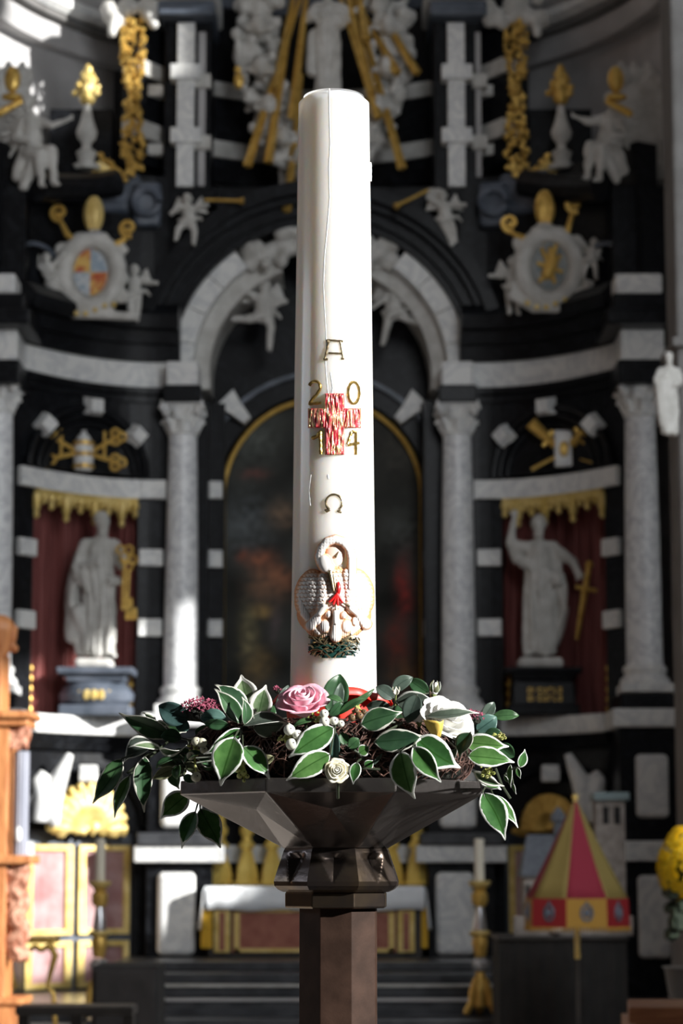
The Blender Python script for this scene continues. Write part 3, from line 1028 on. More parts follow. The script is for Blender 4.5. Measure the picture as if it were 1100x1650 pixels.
for v in me.vertices:
    w = Vector(v.co) + wloc(pt)
    pz_ = 1400 - (w.z - zy(1400, 31.08)) / mpp(1000, 31.08)
    px_ = 550 + w.x / mpp(pz_, 31.08)
    nz1 = noise.noise(Vector((px_ * .02, pz_ * .02, 3)))
    c = Vector((.030, .031, .028)) * (1.0 + .8 * nz1)
    for (cc, rr, col_) in spots:
        k = math.exp(-((px_ - cc[0] + 9 * nz1) / rr[0]) ** 2 - ((pz_ - cc[1]) / rr[1]) ** 2)
        k *= .65 + .7 * noise.noise(Vector((px_ * .09, pz_ * .09, 7)))
        c = c.lerp(Vector(col_), max(0, min(1, k)))
    ca.data[v.index].color = (c.x * 1.5, c.y * 1.5, c.z * 1.5, 1)
fp = [Vector((PCX - PR_, 31.0, zy(1180, 31)))]
fp += [Vector((x_, 31.0, z_)) for (x_, z_) in reversed(half_pts(PCX, PCZ, PR_, 30, 0, pi))]
fp += [Vector((PCX + PR_, 31.0, zy(1180, 31)))]
MB().tube(fp, .035, 8).build('gilded_frame', M['gold'], pt, smooth=True)

# ================================================================== side doors (below the niches)
for sd in (-1, 1):
    D = empty('door_%d' % (1 if sd < 0 else 2), Q(sd, .6, -.1, .17))
    D['kind'] = 'structure'
    sbox(sd, .215, .955, 1338, 1600, -.25, -.12).build('door_leaf', M['slate'], D)  # black leaf; its sunlit grey is put into the colour
    for (ua, ub) in ((.235, .59), (.63, .935)):
        for (ya, yb) in ((1362, 1505), (1515, 1590)):
            t = .045; ty = 9
            fr = MB()
            for (a_, b_, c_, d_) in ((ua, ub, ya, ya + ty), (ua, ub, yb - ty, yb), (ua, ua + t, ya, yb), (ub - t, ub, ya, yb)):
                s_ = sbox(sd, a_, b_, c_, d_, -.14, -.06, 3)
                fr.add(s_.v, s_.f)
            fr.build('gilded_frame', M['goldp'], D)
            sbox(sd, ua + t, ub - t, ya + ty, yb - ty, -.16, -.10, 3).build('door_panel', M['pinkpanel'], D)
    # scalloped gilded crest over the door
    cr = empty('gilded_door_crest', Q(sd, .58, .1, zy(1345)), 'white and gold shell crest above the %s side door' % ('sunlit left' if sd < 0 else 'shaded right'), 'ornament', 'shell crests above the side doors')
    mb = MB()
    for i in range(13):
        a = pi * i / 12
        u = .585 + .52 * (1 if sd < 0 else .75) * cos(a) / 1.75
        pts = [Q(sd, .585, .05, zy(1338)), Q(sd, .585 + .26 * (1 if sd < 0 else .75) * cos(a) / 1.75, .16, zy(1338) + .28 * (1 if sd < 0 else .75) * sin(a)), Q(sd, u, .14, zy(1338) + .56 * (1 if sd < 0 else .75) * sin(a) + .02)]
        mb.tube(pts, [.035, .045, .055], 8)
    for i in range(26):
        u = .3 + .56 * RN.random()
        mb.ball(Q(sd, u, .12, zy(1346 - 14 * RN.random())), RN.uniform(.03, .06), 8)
    mb.box((0, 0, 0), (0, 0, 0))
    mb.v = mb.v[:-8]; mb.f = mb.f[:-6]
    blob(mb, 'shell', M['goldp'] if sd < 0 else M['gold'], cr, .022)  # left gilding paler for sun, right darker for shade, both in the colour
    k_ = Q(sd, .585, .1, 0)
    MB().box((k_.x - .11, k_.y - .1, zy(1262)), (k_.x + .11, k_.y + .12, zy(1235))).build('keystone', M['white'], cr, bev=.02)
    pts = [Q(sd, .585 + .80 * cos(a) / 1.85, .07, zy(1330) + .70 * sin(a)) for a in [pi * i / 20 for i in range(21)]]
    MB().tube(pts, .05, 8).build('hood_moulding', M['black'], cr, smooth=True)
    # white scroll brackets by the outer pedestal
    b0 = Q(sd, .88, .22, zy(1285, 29.2))
    mb = MB()
    mb.tube([b0 + Vector((sd * q_[0], 0, q_[1])) for q_ in ((-.05, -.35), (.03, -.15), (-.02, .1), (-.10, .3), (-.2, .52))], [.05, .14, .13, .10, .05], 10)
    mb.tube([b0 + Vector((sd * q_[0], -.05, q_[1])) for q_ in ((.15, -.3), (.12, .0), (.17, .2), (.1, .3))], [.1, .12, .1, .06], 10)
    o = blob(mb, 'scroll_bracket', M['white'], None, .03)
    tag(o, 'white marble scroll bracket beside the crest of the %s side door' % ('left' if sd < 0 else 'right'), 'bracket', 'scroll brackets beside the side doors')
# ================================================================== altar table
YA = 29.4
AL = empty('altar_table', (P(506, 1540, YA).x, YA + .5, .545), 'altar table with red panelled front framed in gilt, under a white cloth', 'altar')
ax0, ax1 = P(336, 1500, YA).x, P(680, 1500, YA).x
az0, az1 = .545, zy(1434, YA)
MB().box((ax0, YA, az0), (ax1, YA + .75, az1)).build('body', M['darkwood'], AL, bev=.01)
for (a, b_) in ((345, 371), (640, 668)):
    cbox(a, b_, 1466, 1535, YA - .05, YA + .1, YA).build('side_pilaster', M['goldp'], AL, bev=.01)
    cbox(a + 9, b_ - 9, 1470, 1531, YA - .065, YA + .05, YA).build('inlay', M['redpanel'], AL)
cbox(374, 638, 1466, 1535, YA - .03, YA + .1, YA).build('front_panel', M['redpanel'], AL)
for (a, b_, c_, d_) in ((377, 386, 1466, 1534), (626, 635, 1466, 1534), (377, 635, 1528, 1534), (377, 635, 1464, 1470)):
    cbox(a, b_, c_, d_, YA - .045, YA + .05, YA).build('gilt_border', M['goldp'], AL)
# cloth
cl = MB()
ctop = zy(1428, YA)
cx0, cx1 = P(331, 1440, YA).x, P(683, 1440, YA).x
nn = 60
drop = ctop - zy(1466, YA)
rows = [(YA + .78, ctop), (YA - .06, ctop), (YA - .085, ctop - .03), (YA - .09, ctop - drop * .6), (YA - .095, ctop - drop)]
vs = []; fs = []
for i in range(nn + 1):
    x_ = cx0 + (cx1 - cx0) * i / nn
    for (k_, (y_, z_)) in enumerate(rows):
        wv = .012 * sin(i * .9) * (k_ / 4 if k_ > 1 else 0)
        vs.append((x_, y_ + wv, z_ + (.012 * sin(i * .37) if k_ == 4 else 0)))
m_ = len(rows)
for i in range(nn):
    for j in range(m_ - 1):
        fs.append((i * m_ + j, i * m_ + j + 1, (i + 1) * m_ + j + 1, (i + 1) * m_ + j))
cl.add(vs, fs)
for (xe, sg) in ((cx0, -1), (cx1, 1)):
    vs = []; fs = []
    for i in range(13):
        y_ = YA - .09 + .87 * i / 12
        for k_ in range(4):
            dz = (0, .06, .3, .50 + .02 * sin(i * 1.7))[k_]
            vs.append((xe + sg * (0, .03, .045 + .02 * sin(i * 1.9), .06 + .035 * sin(i * 1.9))[k_], y_, ctop - dz))
    for i in range(12):
        for j in range(3):
            fs.append((i * 4 + j, i * 4 + j + 1, (i + 1) * 4 + j + 1, (i + 1) * 4 + j))
    cl.add(vs, fs)
co = cl.build('altar_cloth', M['linen'], None, smooth=True)
so_ = co.modifiers.new('thick', 'SOLIDIFY'); so_.thickness = .012
tag(co, 'plain white linen cloth draped over the altar table, hanging down both ends', 'cloth')
for (a, b_) in ((326, 340), (677, 687)):
    x_, x2 = P(a, 1500, YA).x, P(b_, 1500, YA).x
    mb = MB()
    for i in range(7):
        mb.cap((x_ + (x2 - x_) * i / 6, YA + .02 + .02 * sin(i * 2), zy(1465, YA)), (x_ + (x2 - x_) * i / 6, YA + .02 + .02 * sin(i * 2), zy(1526, YA)), .016, .02, 6)
    o = mb.build('yellow_hanging', M['yellow'], None, smooth=True)
    tag(o, 'yellow cloth hanging at the %s end of the altar table' % ('left' if a < 500 else 'right'), 'cloth', 'yellow hangings at the altar ends')

# six brass altar candlesticks
def altar_stick():
    r_ = empty('altar_candlestick', (0, 0, 0), None, 'candlestick', 'brass candlesticks on the altar')
    MB().lathe((0, 0, 0), [(.155, 0), (.16, .03), (.145, .06), (.15, .12), (.135, .20), (.10, .32), (.072, .40), (.06, .44)], 6, rot=.2).build('foot', M['brass'], r_, smooth=True, local=True, ang=25)
    MB().lathe((0, 0, .43), [(.06, 0), (.095, .03), (.10, .07), (.06, .11), (.055, .16), (.085, .20), (.088, .26), (.05, .30), (.05, .48), (.09, .52), (.13, .56), (.13, .575), (.03, .58)], 16).build('stem', M['brass'], r_, smooth=True, local=True)
    for k_ in range(3):
        a = k_ * 2 * pi / 3 + .5
        MB().ball((.13 * sin(a), -.13 * cos(a), .03), (.04, .04, .035), 8).build('claw', M['brass'], r_, smooth=True, local=True)
    return r_


ps = altar_stick()
lab = ['leftmost brass bell-footed candlestick at the left end of the altar cloth', 'second brass candlestick from the left end of the altar', 'third brass altar candlestick from the left, just left of the stand\'s collar',
       'brass altar candlestick hidden behind the dark octagonal stand', 'brass altar candlestick just right of the stand\'s collar', 'rightmost brass altar candlestick at the right end of the cloth']
for i, px in enumerate((355, 397, 438, 588, 631, 671)):
    o = ps if i == 0 else copy_tree(ps)
    c_ = P(px, 1430, YA + .5)
    o.location = (c_.x, YA + .5, ctop + .008)
    o['label'] = lab[i]

# ================================================================== figures
def limb(mb, pts, rs, n=8):
    for i in range(len(pts) - 1):
        mb.cap(pts[i], pts[i + 1], rs[i], rs[i + 1], n)


def head(mb, c, r, look=0.0, tilt=0.0, hair=1, beard=False):
    """c: centre, facing -Y turned by look (z) with features"""
    R_ = Matrix.Rotation(look, 3, 'Z') @ Matrix.Rotation(tilt, 3, 'X')
    c = Vector(c)
    def q(x, y, z): return c + R_ @ Vector((x * r, y * r, z * r))
    mb.ball(c, (r * .80, r * .92, r * 1.05), 14, R_)
    mb.ball(q(0, -.38, -.52), (r * .52, r * .48, r * .5), 10, R_)     # jaw
    mb.cap(q(0, -.86, .12), q(0, -1.08, -.18), r * .10, r * .16, 6)    # nose
    for s_ in (-1, 1):
        mb.cap(q(s_ * .12, -.88, .24), q(s_ * .5, -.72, .22), r * .10, r * .08, 6)  # brow
        mb.ball(q(s_ * .32, -.78, .06), r * .10, 6)
        mb.ball(q(s_ * .82, 0, -.05), (r * .12, r * .18, r * .28), 6, R_)
        mb.ball(q(s_ * .38, -.62, -.25), r * .24, 6)
    mb.cap(q(-.2, -.88, -.45), q(.2, -.88, -.45), r * .08, r * .08, 6)
    if hair:
        for i in range(16):
            a = i * 2.4
            t = i / 16
            mb.ball(q(.75 * cos(a) * (1 - t * .6), .25 + .6 * sin(a) * (1 - t * .5), .15 + .85 * t), r * .33, 6)
    if beard:
        for i in range(9):
            mb.ball(q(.42 * sin(i * 1.9), -.55 - .2 * cos(i), -.75 - .09 * i), r * .26, 6)


def foldf(amp, zlow, zhigh, cx, cy, k, ph, slope=0.0):
    def f(w, n_):
        t = (w.z - zlow) / (zhigh - zlow)
        m_ = max(0.0, min(1.0, (1 - t) * 2.2)) * max(0.0, min(1, t * 8 + .3))
        a = math.atan2(w.y - cy, w.x - cx)
        nn_ = noise.noise(Vector((w.x * 4, w.y * 4, w.z * 1.5 + ph)))
        return amp * (m_ * (sin(a * k + ph + slope * w.z + nn_ * 3.0)) + .45 * noise.noise(w * 9))
    return f


def standing(name, foot, H, spec, mt, vox=.026, k=11, label=None, cat='statue', group=None, slope=0.0, parent=None):
    x, y, z = foot
    mb = MB()
    h = H / 7.4
    s = spec
    lean = s.get('lean', 0)
    hipx = x + s.get('hip', 0) * h
    def V(a, b, c): return Vector((x + a * h, y + b * h, z + c * h))
    hz = 3.7
    sh = V(s.get('shx', 0), 0, 5.95)
    # robe: stacked sections
    mb.lathe((x, y, 0), [(.62 * h, z + .25 * h), (.78 * h, z + .35 * h), (.72 * h, z + 1.4 * h), (.74 * h, z + 2.6 * h), (.78 * h, z + 3.6 * h), (.60 * h, z + 4.5 * h)], 18, sy=.72)
    mb.cap(V(s.get('hip', 0), 0, 3.6), V(s.get('shx', 0), 0, 5.4), .72 * h, .66 * h, 12)
    mb.cap(V(s.get('shx', 0) - .72, 0, 5.75), V(s.get('shx', 0) + .72, 0, 5.75), .34 * h, .34 * h, 10)
    mb.cap(V(s.get('shx', 0), 0, 5.9), V(s.get('headx', 0), -.1, 6.6), .26 * h, .22 * h, 8)
    # legs and feet
    for (lg) in s['legs']:
        limb(mb, [V(*p_) for p_ in lg], [.46 * h, .38 * h, .24 * h], 10)
        e = V(*lg[-1])
        mb.cap(e + Vector((0, 0, -.05 * h)), e + Vector((s.get('toe', 0) * h * .3, -.55 * h, -.12 * h)), .17 * h, .13 * h, 8)
    for ar in s['arms']:
        limb(mb, [V(*p_) for p_ in ar], [.34 * h, .25 * h, .16 * h], 10)
        e, e0 = V(*ar[-1]), V(*ar[-2])
        d = (e - e0).normalized()
        mb.ball(e + d * .12 * h, .17 * h, 8)
        sd_ = d.cross(Vector((0, 1, 0)))
        sd_ = sd_.normalized() if sd_.length > .1 else Vector((1, 0, 0))
        for f_ in range(4):
            b0 = e + d * .2 * h + sd_ * (f_ - 1.5) * .09 * h
            mb.cap(b0, b0 + d * (.26 - .03 * abs(f_ - 1.3)) * h, .06 * h, .045 * h, 5)
        mb.cap(e + d * .05 * h + sd_ * .15 * h, e + d * .22 * h + sd_ * .30 * h, .06 * h, .05 * h, 5)
    head(mb, V(s.get('headx', 0), -.12, 6.92), .47 * h, s.get('look', 0), s.get('tilt', 0), 1, s.get('beard', False))
    for (a, b_, r0, r1) in s.get('extra', []):
        mb.cap(V(*a), V(*b_), r0 * h, r1 * h, 10)
    for w_ in s.get('wings', []):
        for i in range(7):
            t = i / 6
            mb.cap(V(w_ * .35, .5, 5.6), V(w_ * (1.2 + .9 * t), .6, 7.2 - 2.6 * t), .22 * h, .12 * h, 6)
    f = foldf(.05 * h * s.get('famp', 1.6), z, z + 6.0 * h, x, y, k, s.get('ph', 0), slope)
    o = blob(mb, name if parent is None else 'figure', mt, parent, vox, disp=f, smooth_it=1)
    if label: tag(o, label, cat, group)
    return o


def cherub(c, H, pose, mt, label=None, group='carved putti of the altarpiece', vox=None, name='putto', wings=True):
    """small winged child; pose: dict of joint points relative to c in units H (x right, z up, y depth)"""
    mb = MB()
    c = Vector(c)
    def V(a, b, d=0): return c + Vector((a * H, d * H, b * H))
    p = dict(hip=(0, -.05), chest=(0, .16), head=(0, .37), lk=(-.10, -.22), lf=(-.14, -.44), rk=(.10, -.22), rf=(.12, -.44), le=(-.2, .12), lh=(-.3, .0), re=(.2, .12), rh=(.3, .0), look=0)
    p.update(pose)
    hip, ch = V(*p['hip']), V(*p['chest'])
    mb.cap(hip, ch, .125 * H, .115 * H, 12)
    mb.ball((hip + ch) / 2 + Vector((0, -.05 * H, 0)), (.11 * H, .09 * H, .11 * H), 10)
    mb.cap(ch, V(*p['head']) - Vector((0, 0, .06 * H)), .07 * H, .06 * H, 8)
    for s_, kn, ft in ((-1, p['lk'], p['lf']), (1, p['rk'], p['rf'])):
        a = hip + Vector((s_ * .06 * H, 0, -.02 * H))
        limb(mb, [a, V(kn[0], kn[1], -.07), V(ft[0], ft[1], -.02)], [.085 * H, .062 * H, .042 * H])
        e = V(ft[0], ft[1], -.02)
        mb.cap(e, e + Vector((s_ * .02 * H, -.07 * H, -.03 * H)), .04 * H, .03 * H, 6)
    for s_, el, hd in ((-1, p['le'], p['lh']), (1, p['re'], p['rh'])):
        a = ch + Vector((s_ * .10 * H, 0, .04 * H))
        limb(mb, [a, V(el[0], el[1], -.05), V(hd[0], hd[1], -.08)], [.058 * H, .045 * H, .033 * H])
        e = V(hd[0], hd[1], -.08)
        d = (e - V(el[0], el[1], -.05)).normalized()
        mb.ball(e + d * .02 * H, .042 * H, 6)
        for f_ in range(4):
            o_ = Vector((d.z, 0, -d.x)) * (f_ - 1.5) * .02 * H
            mb.cap(e + d * .04 * H + o_, e + d * .085 * H + o_ * 1.2, .013 * H, .010 * H, 5)
        mb.cap(e, e + d * .04 * H + Vector((d.z, 0, -d.x)) * .05 * H, .014 * H, .012 * H, 5)
    head(mb, V(*p['head']), .105 * H, p['look'], 0, 1)
    if wings:
        for s_ in (-1, 1):
            for i in range(5):
                t = i / 4
                mb.cap(ch + Vector((s_ * .05 * H, .08 * H, .03 * H)), ch + Vector((s_ * (.20 + .10 * t) * H, .12 * H, (.26 - .26 * t) * H)), .035 * H, .03 * H, 6)
    mb.tube([V(-.18, -.02, .02), V(-.08, -.10, -.12), V(.06, -.04, -.13), V(.2, .02, .02), V(.28, -.06, .08)], [.03 * H, .05 * H, .045 * H, .04 * H, .02 * H], 8)
    o = blob(mb, name, mt, None, vox or H * .02, smooth_it=2, disp=lambda w, n_: .006 * H * noise.noise(w * (14 / H)))
    tag(o, label, 'carving', group)
    return o


# statue pedestals
def pedestal(sd, label):
    c_ = Q(sd, .55, .16, 0)
    z0, z1 = zy(1158), zy(1078, c_.y)
    r_ = empty('statue_pedestal', (c_.x, c_.y, z0), label, 'pedestal', 'black marble pedestals of the two statues')
    H = z1 - z0
    w = .40
    def bx(wa, za, wb, zb_, nm, mt, bev=.02):
        mb = MB()
        vs = [(c_.x + sx * wa, c_.y + sy * wa * .7, za) for sx, sy in ((-1, -1), (1, -1), (1, 1), (-1, 1))] + [(c_.x + sx * wb, c_.y + sy * wb * .7, zb_) for sx, sy in ((-1, -1), (1, -1), (1, 1), (-1, 1))]
        mb.add(vs, [(0, 1, 2, 3), (4, 5, 6, 7), (0, 1, 5, 4), (1, 2, 6, 5), (2, 3, 7, 6), (3, 0, 4, 7)])
        return mb.build(nm, mt, r_, bev=bev)
    mt = M['slate'] if sd < 0 else M['black']  # both are black marble; left takes slate to paint the sun's sheen
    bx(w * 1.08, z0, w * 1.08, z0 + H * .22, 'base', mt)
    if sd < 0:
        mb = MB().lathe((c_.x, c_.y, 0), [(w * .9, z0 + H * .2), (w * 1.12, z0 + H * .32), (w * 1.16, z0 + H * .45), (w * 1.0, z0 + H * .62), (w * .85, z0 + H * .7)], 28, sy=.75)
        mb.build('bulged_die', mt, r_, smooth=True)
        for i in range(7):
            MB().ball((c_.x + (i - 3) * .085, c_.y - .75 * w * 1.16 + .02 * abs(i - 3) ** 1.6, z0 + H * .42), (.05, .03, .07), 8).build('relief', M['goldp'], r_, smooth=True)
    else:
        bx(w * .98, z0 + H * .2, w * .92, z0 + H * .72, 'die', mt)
        for row in range(2):
            for i in range(7):
                x_ = c_.x + (i - 3) * .062 + .01
                z_ = z0 + H * (.52 - row * .17)
                mb = MB()
                y_ = c_.y - w * .68 - .02
                mb.box((x_ - .022, y_, z_ - .035), (x_ - .010, y_ + .04, z_ + .035))
                if i % 2 == 0: mb.box((x_ - .02, y_, z_ + .02), (x_ + .02, y_ + .04, z_ + .035))
                if i % 3 != 1: mb.box((x_ - .02, y_, z_ - .035), (x_ + .02, y_ + .04, z_ - .022))
                if i % 3 == 0: mb.box((x_ + .01, y_, z_ - .035), (x_ + .02, y_ + .04, z_ + .035))
                mb.build('gilt_letter', M['gold'], r_)
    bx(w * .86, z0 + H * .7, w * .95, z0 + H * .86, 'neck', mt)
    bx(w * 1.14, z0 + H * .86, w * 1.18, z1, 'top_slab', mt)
    return c_, z1


cP, zP = pedestal(-1, 'sunlit pedestal with a bulging front under the left statue')
cQ, zQ = pedestal(1, 'dark pedestal with two rows of gilt letters under the right statue')
MB_ = MB().box((cP.x - .26, cP.y - .22, zP), (cP.x + .20, cP.y + .2, zP + .12))
left_foot = (cP.x + .01, cP.y, zP + .10)
SH = zy(828, cP.y) - zP - .08
S1 = empty('apostle_statue', (cP.x, cP.y, zP), 'white stone statue of a bearded robed man holding gilded keys, left niche', 'statue', 'apostle statues in the niches')
MB_.build('rock_base', M['carve'], S1, bev=.05, seg=3)
standing('figure', left_foot, SH, dict(
    legs=[[(-.28, 0, 3.6), (-.35, -.12, 2.0), (-.30, -.05, .35)], [(.28, 0, 3.6), (.45, -.40, 2.1), (.55, -.25, .3)]], toe=1.2,
    arms=[[(-.75, 0, 5.7), (-1.15, -.2, 4.6), (-.2, -.85, 4.75)], [(.75, 0, 5.7), (1.1, -.2, 4.7), (1.25, -.75, 5.0)]],
    headx=.12, look=.5, tilt=.1, beard=True, famp=2.0, ph=1,
    extra=[((-1.0, .1, 5.2), (-1.35, .1, 3.4), .28, .34), ((-1.35, .1, 3.4), (-1.3, .1, 1.2), .34, .30), ((-.9, -.4, 4.2), (.9, -.5, 3.9), .30, .26), ((-1.0, .0, 2.4), (-.8, .1, .5), .4, .3), ((-.9, -.3, 4.1), (.5, -.5, 2.6), .25, .22)]),
    M['carve'], k=13, parent=S1, slope=1.2)
kx = cP.x + .34
for i, (dz, dx) in enumerate(((0, 0), (.12, .05))):
    mb = MB()
    zt_ = zy(905, cP.y) - dz
    mb.tube([(kx + dx, cP.y - .22, zt_), (kx - .02 + dx, cP.y - .22, zt_ - .62)], .022, 8)
    for k_ in range(3):
        a = k_ * 2.1 + .5
        mb.tube([(kx + dx + .06 * cos(a) + .05 * cos(t), cP.y - .22, zt_ + .09 + .06 * sin(a) + .05 * sin(t)) for t in [q_ * .785 for q_ in range(8)]], .018, 6, closed=True)
    mb.box((kx - .02 + dx, cP.y - .235, zt_ - .62), (kx + .11 + dx, cP.y - .205, zt_ - .48))
    mb.build('gilded_key', M['gold'], S1, smooth=True)
MB_ = MB().box((cQ.x - .30, cQ.y - .22, zQ), (cQ.x + .25, cQ.y + .2, zQ + .13))
S2 = empty('apostle_statue', (cQ.x, cQ.y, zQ), 'grey robed stone statue with one arm raised and a gilded sword, right niche', 'statue', 'apostle statues in the niches')
MB_.build('rock_base', M['carve'], S2, bev=.05, seg=3)
SH2 = zy(832, cQ.y) - zQ - .1
standing('figure', (cQ.x - .02, cQ.y, zQ + .11), SH2, dict(
    legs=[[(-.3, 0, 3.6), (-.45, -.30, 2.1), (-.62, -.12, .35)], [(.28, 0, 3.6), (.3, -.12, 2.0), (.25, -.05, .35)]], toe=-.3,
    arms=[[(-.75, 0, 5.75), (-1.45, -.1, 5.9), (-1.25, -.3, 7.3)], [(.75, 0, 5.7), (1.75, -.1, 5.0), (1.95, -.35, 4.4)]],
    headx=.0, look=-.2, beard=True, famp=2.0, ph=2,
    extra=[((.8, .1, 5.2), (1.1, .15, 3.8), .3, .34), ((1.1, .1, 3.8), (1.2, .1, 2.6), .34, .3), ((1.2, .1, 2.6), (.8, .1, 1.0), .34, .25), ((-.8, -.4, 4.9), (.9, -.45, 4.0), .28, .3), ((-1.5, -.1, 6.0), (-1.1, .1, 5.2), .22, .3)]),
    M['carve'], k=12, parent=S2, slope=-1.0)
hx_, hz_ = P(948, 918, cQ.y - .2).x, zy(918, cQ.y)
mb = MB()
d = Vector((-.18, 0, -1)).normalized()
p0 = Vector((hx_, cQ.y - .22, hz_))
mb.tube([p0, p0 + d * .25], .035, 8)
mb.tube([p0 + d * .26 + Vector((-.12, 0, .02)), p0 + d * .26 + Vector((.14, 0, -.03))], .028, 8)
mb.cap(p0 - d * .03, p0 - d * .04, .05, .05, 8)
mb.tube([p0 + d * .26, p0 + d * .9], [.045, .02], 4)
mb.build('gilded_sword', M['gold'], S2, smooth=True)

# seated angels on the pediment
def seated(px, py, Y, H, sd, label, mt=None):
    c_ = P(px, py, Y)
    mb = MB()
    h = H / 5.6
    def V(a, b, c): return c_ + Vector((a * h * sd, b * h, c * h))
    mb.cap(V(0, 0, .4), V(.25, 0, 2.2), .6 * h, .5 * h, 12)
    mb.cap(V(-.3, 0, 2.25), V(.75, 0, 2.25), .3 * h, .3 * h)
    mb.cap(V(.2, 0, 2.4), V(.35, -.1, 3.1), .22 * h, .2 * h)
    head(mb, V(.4, -.1, 3.35), .45 * h, .5 * sd, 0, 1)
    limb(mb, [V(-.2, -.1, .3), V(-1.0, -.7, .3), V(-1.2, -.6, -1.5)], [.5 * h, .38 * h, .2 * h])
    limb(mb, [V(.3, -.1, .3), V(-.4, -.9, .1), V(-.5, -.8, -1.7)], [.5 * h, .36 * h, .2 * h])
    for q_ in (V(-1.2, -.6, -1.5), V(-.5, -.8, -1.7)):
        mb.cap(q_, q_ + Vector((-sd * .3 * h, -.3 * h, -.15 * h)), .16 * h, .12 * h)
    for ar in ([V(.75, 0, 2.2), V(1.1, -.3, 1.2), V(.3, -.8, .9)], [V(-.35, 0, 2.2), V(-1.0, -.4, 1.9), V(-1.9, -.6, 2.2)]):
        limb(mb, ar, [.3 * h, .22 * h, .14 * h])
        d_ = (ar[2] - ar[1]).normalized()
        for f_ in range(4):
            o_ = Vector((0, 0, (f_ - 1.5) * .08 * h))
            mb.cap(ar[2] + o_, ar[2] + d_ * .35 * h + o_ * 1.2, .055 * h, .04 * h, 5)
        mb.cap(ar[2], ar[2] + d_ * .15 * h + Vector((0, 0, .25 * h)), .06 * h, .045 * h, 5)
    mb.cap(V(.3, .2, 1.2), V(1.0, .1, -.9), .5 * h, .35 * h, 10)
    mb.cap(V(-.2, -.3, .2), V(.6, .0, -1.5), .45 * h, .3 * h, 10)
    for i in range(8):
        t = i / 7
        mb.cap(V(.4, .4, 2.1), V(1.3 + .7 * sin(t * 2.6), .5, 3.6 - 3.4 * t), .2 * h, .1 * h, 6)
    o = blob(mb, 'seated_angel', mt or M['carve'], None, H * .016, smooth_it=1, disp=lambda w, n_: .035 * h * sin(w.z * 26 / H + 6 * noise.noise(w * (5 / H))) + .03 * h * noise.noise(w * (16 / H)))
    tag(o, label, 'statue', 'carved angels seated on the pediment')
    return o


seated(56, 258, 28.5, 1.2, -1, 'stone angel seated on the left pediment scroll against the sunlit vault')
seated(976, 250, 28.5, 1.15, 1, 'grey stone angel seated on the right pediment scroll, arm reaching to the finial')
# scrolled carvings round the mitres at the far corners
for sd, px in ((-1, 8), (1, 1028)):
    mb = MB()
    def W_(dx, dy, d=0): return P(px + dx * sd, 190 + dy, 29.1 + d)
    for (dx, dy, r0, g) in ((-30, -70, 15, 1), (22, -58, 17, -1), (-24, 0, 18, -1), (30, 20, 20, 1), (-10, 62, 16, 1), (34, 84, 18, -1), (0, 120, 15, 1)):
        mb.tube([W_(dx + g * (r0 - i * .8) * cos(i * .55), dy + (r0 - i * .8) * sin(i * .55)) for i in range(16)], .05, 7)
    for i in range(9):
        x_ = -34 + i * 9
        mb.tube([W_(x_ * .8, -90 + (i % 3) * 10, .1), W_(x_ + 4 * sin(i), -30, .05), W_(x_ * 1.1 + 6, 40, .0), W_(x_ * 1.0 + 8, 115 + (i % 2) * 20, .1)], [.05, .08, .09, .05], 7)
    for i in range(6):
        mb.cap(W_(-20, 40, -.05), W_(-42 + 3 * i, 60 + 12 * i, -.1), .08, .05, 7)
    o = blob(mb, 'scrolled_carving', M['carve'], None, .028, smooth_it=1)
    tag(o, 'tall clutter of scrolled and draped stone carving at the %s edge above the attic' % ('left' if sd < 0 else 'right'), 'carving', 'scrolled carvings at the outer edges')
    c1 = P(20 if sd < 0 else 992, 128, 28.0)
    o = MB().ball(c1, (.10, .06, .17), 14).ball(c1 + Vector((0, 0, -.22)), (.13, .08, .05), 12).cap(c1 + Vector((-.1 * sd, 0, -.28)), c1 + Vector((.15 * sd, 0, -.42)), .04, .05).build('gilded_mitre', M['gold'], None, smooth=True)
    tag(o, 'small gilded mitre on the carving at the %s edge, near the top' % ('left' if sd < 0 else 'right'), 'ornament', 'small gilded mitres at the outer edges')
    # baluster finials with gold flame
    fx = 139 if sd < 0 else 905
    Yf = 29.6
    b0 = P(fx, 275, Yf)
    r_ = empty('flame_finial', b0, 'stone baluster finial topped by a gilded flame, %s' % ('left of the left gold garland' if sd < 0 else 'right of the right gold garland'), 'finial', 'flame finials of the altarpiece')
    s_ = mpp(200, Yf)
    prof = [(22, 0), (22, 8), (12, 12), (14, 22), (17, 30), (8, 36), (7, 44), (15, 54), (17, 64), (10, 84), (5, 108), (4, 118), (10, 121)]
    MB().lathe(b0, [(r * s_, z_ * s_) for r, z_ in prof], 16).build('baluster', M['carve'], r_, smooth=True)
    mb = MB()
    for i in range(22):
        t = i / 21
        mb.ball(b0 + Vector((22 * s_ * (1 - t) ** .7 * sin(i * 2.4), 10 * s_ * cos(i * 2.4) * (1 - t), (124 + 52 * t) * s_)), (5.5 - 2.5 * t) * s_ * 1.2, 6)
    mb.cap(b0 + Vector((0, 0, 122 * s_)), b0 + Vector((0, 0, 176 * s_)), 14 * s_, 3 * s_)
    blob(mb, 'flame', M['goldp'] if sd < 0 else M['gold'], r_, .018, smooth_it=1)

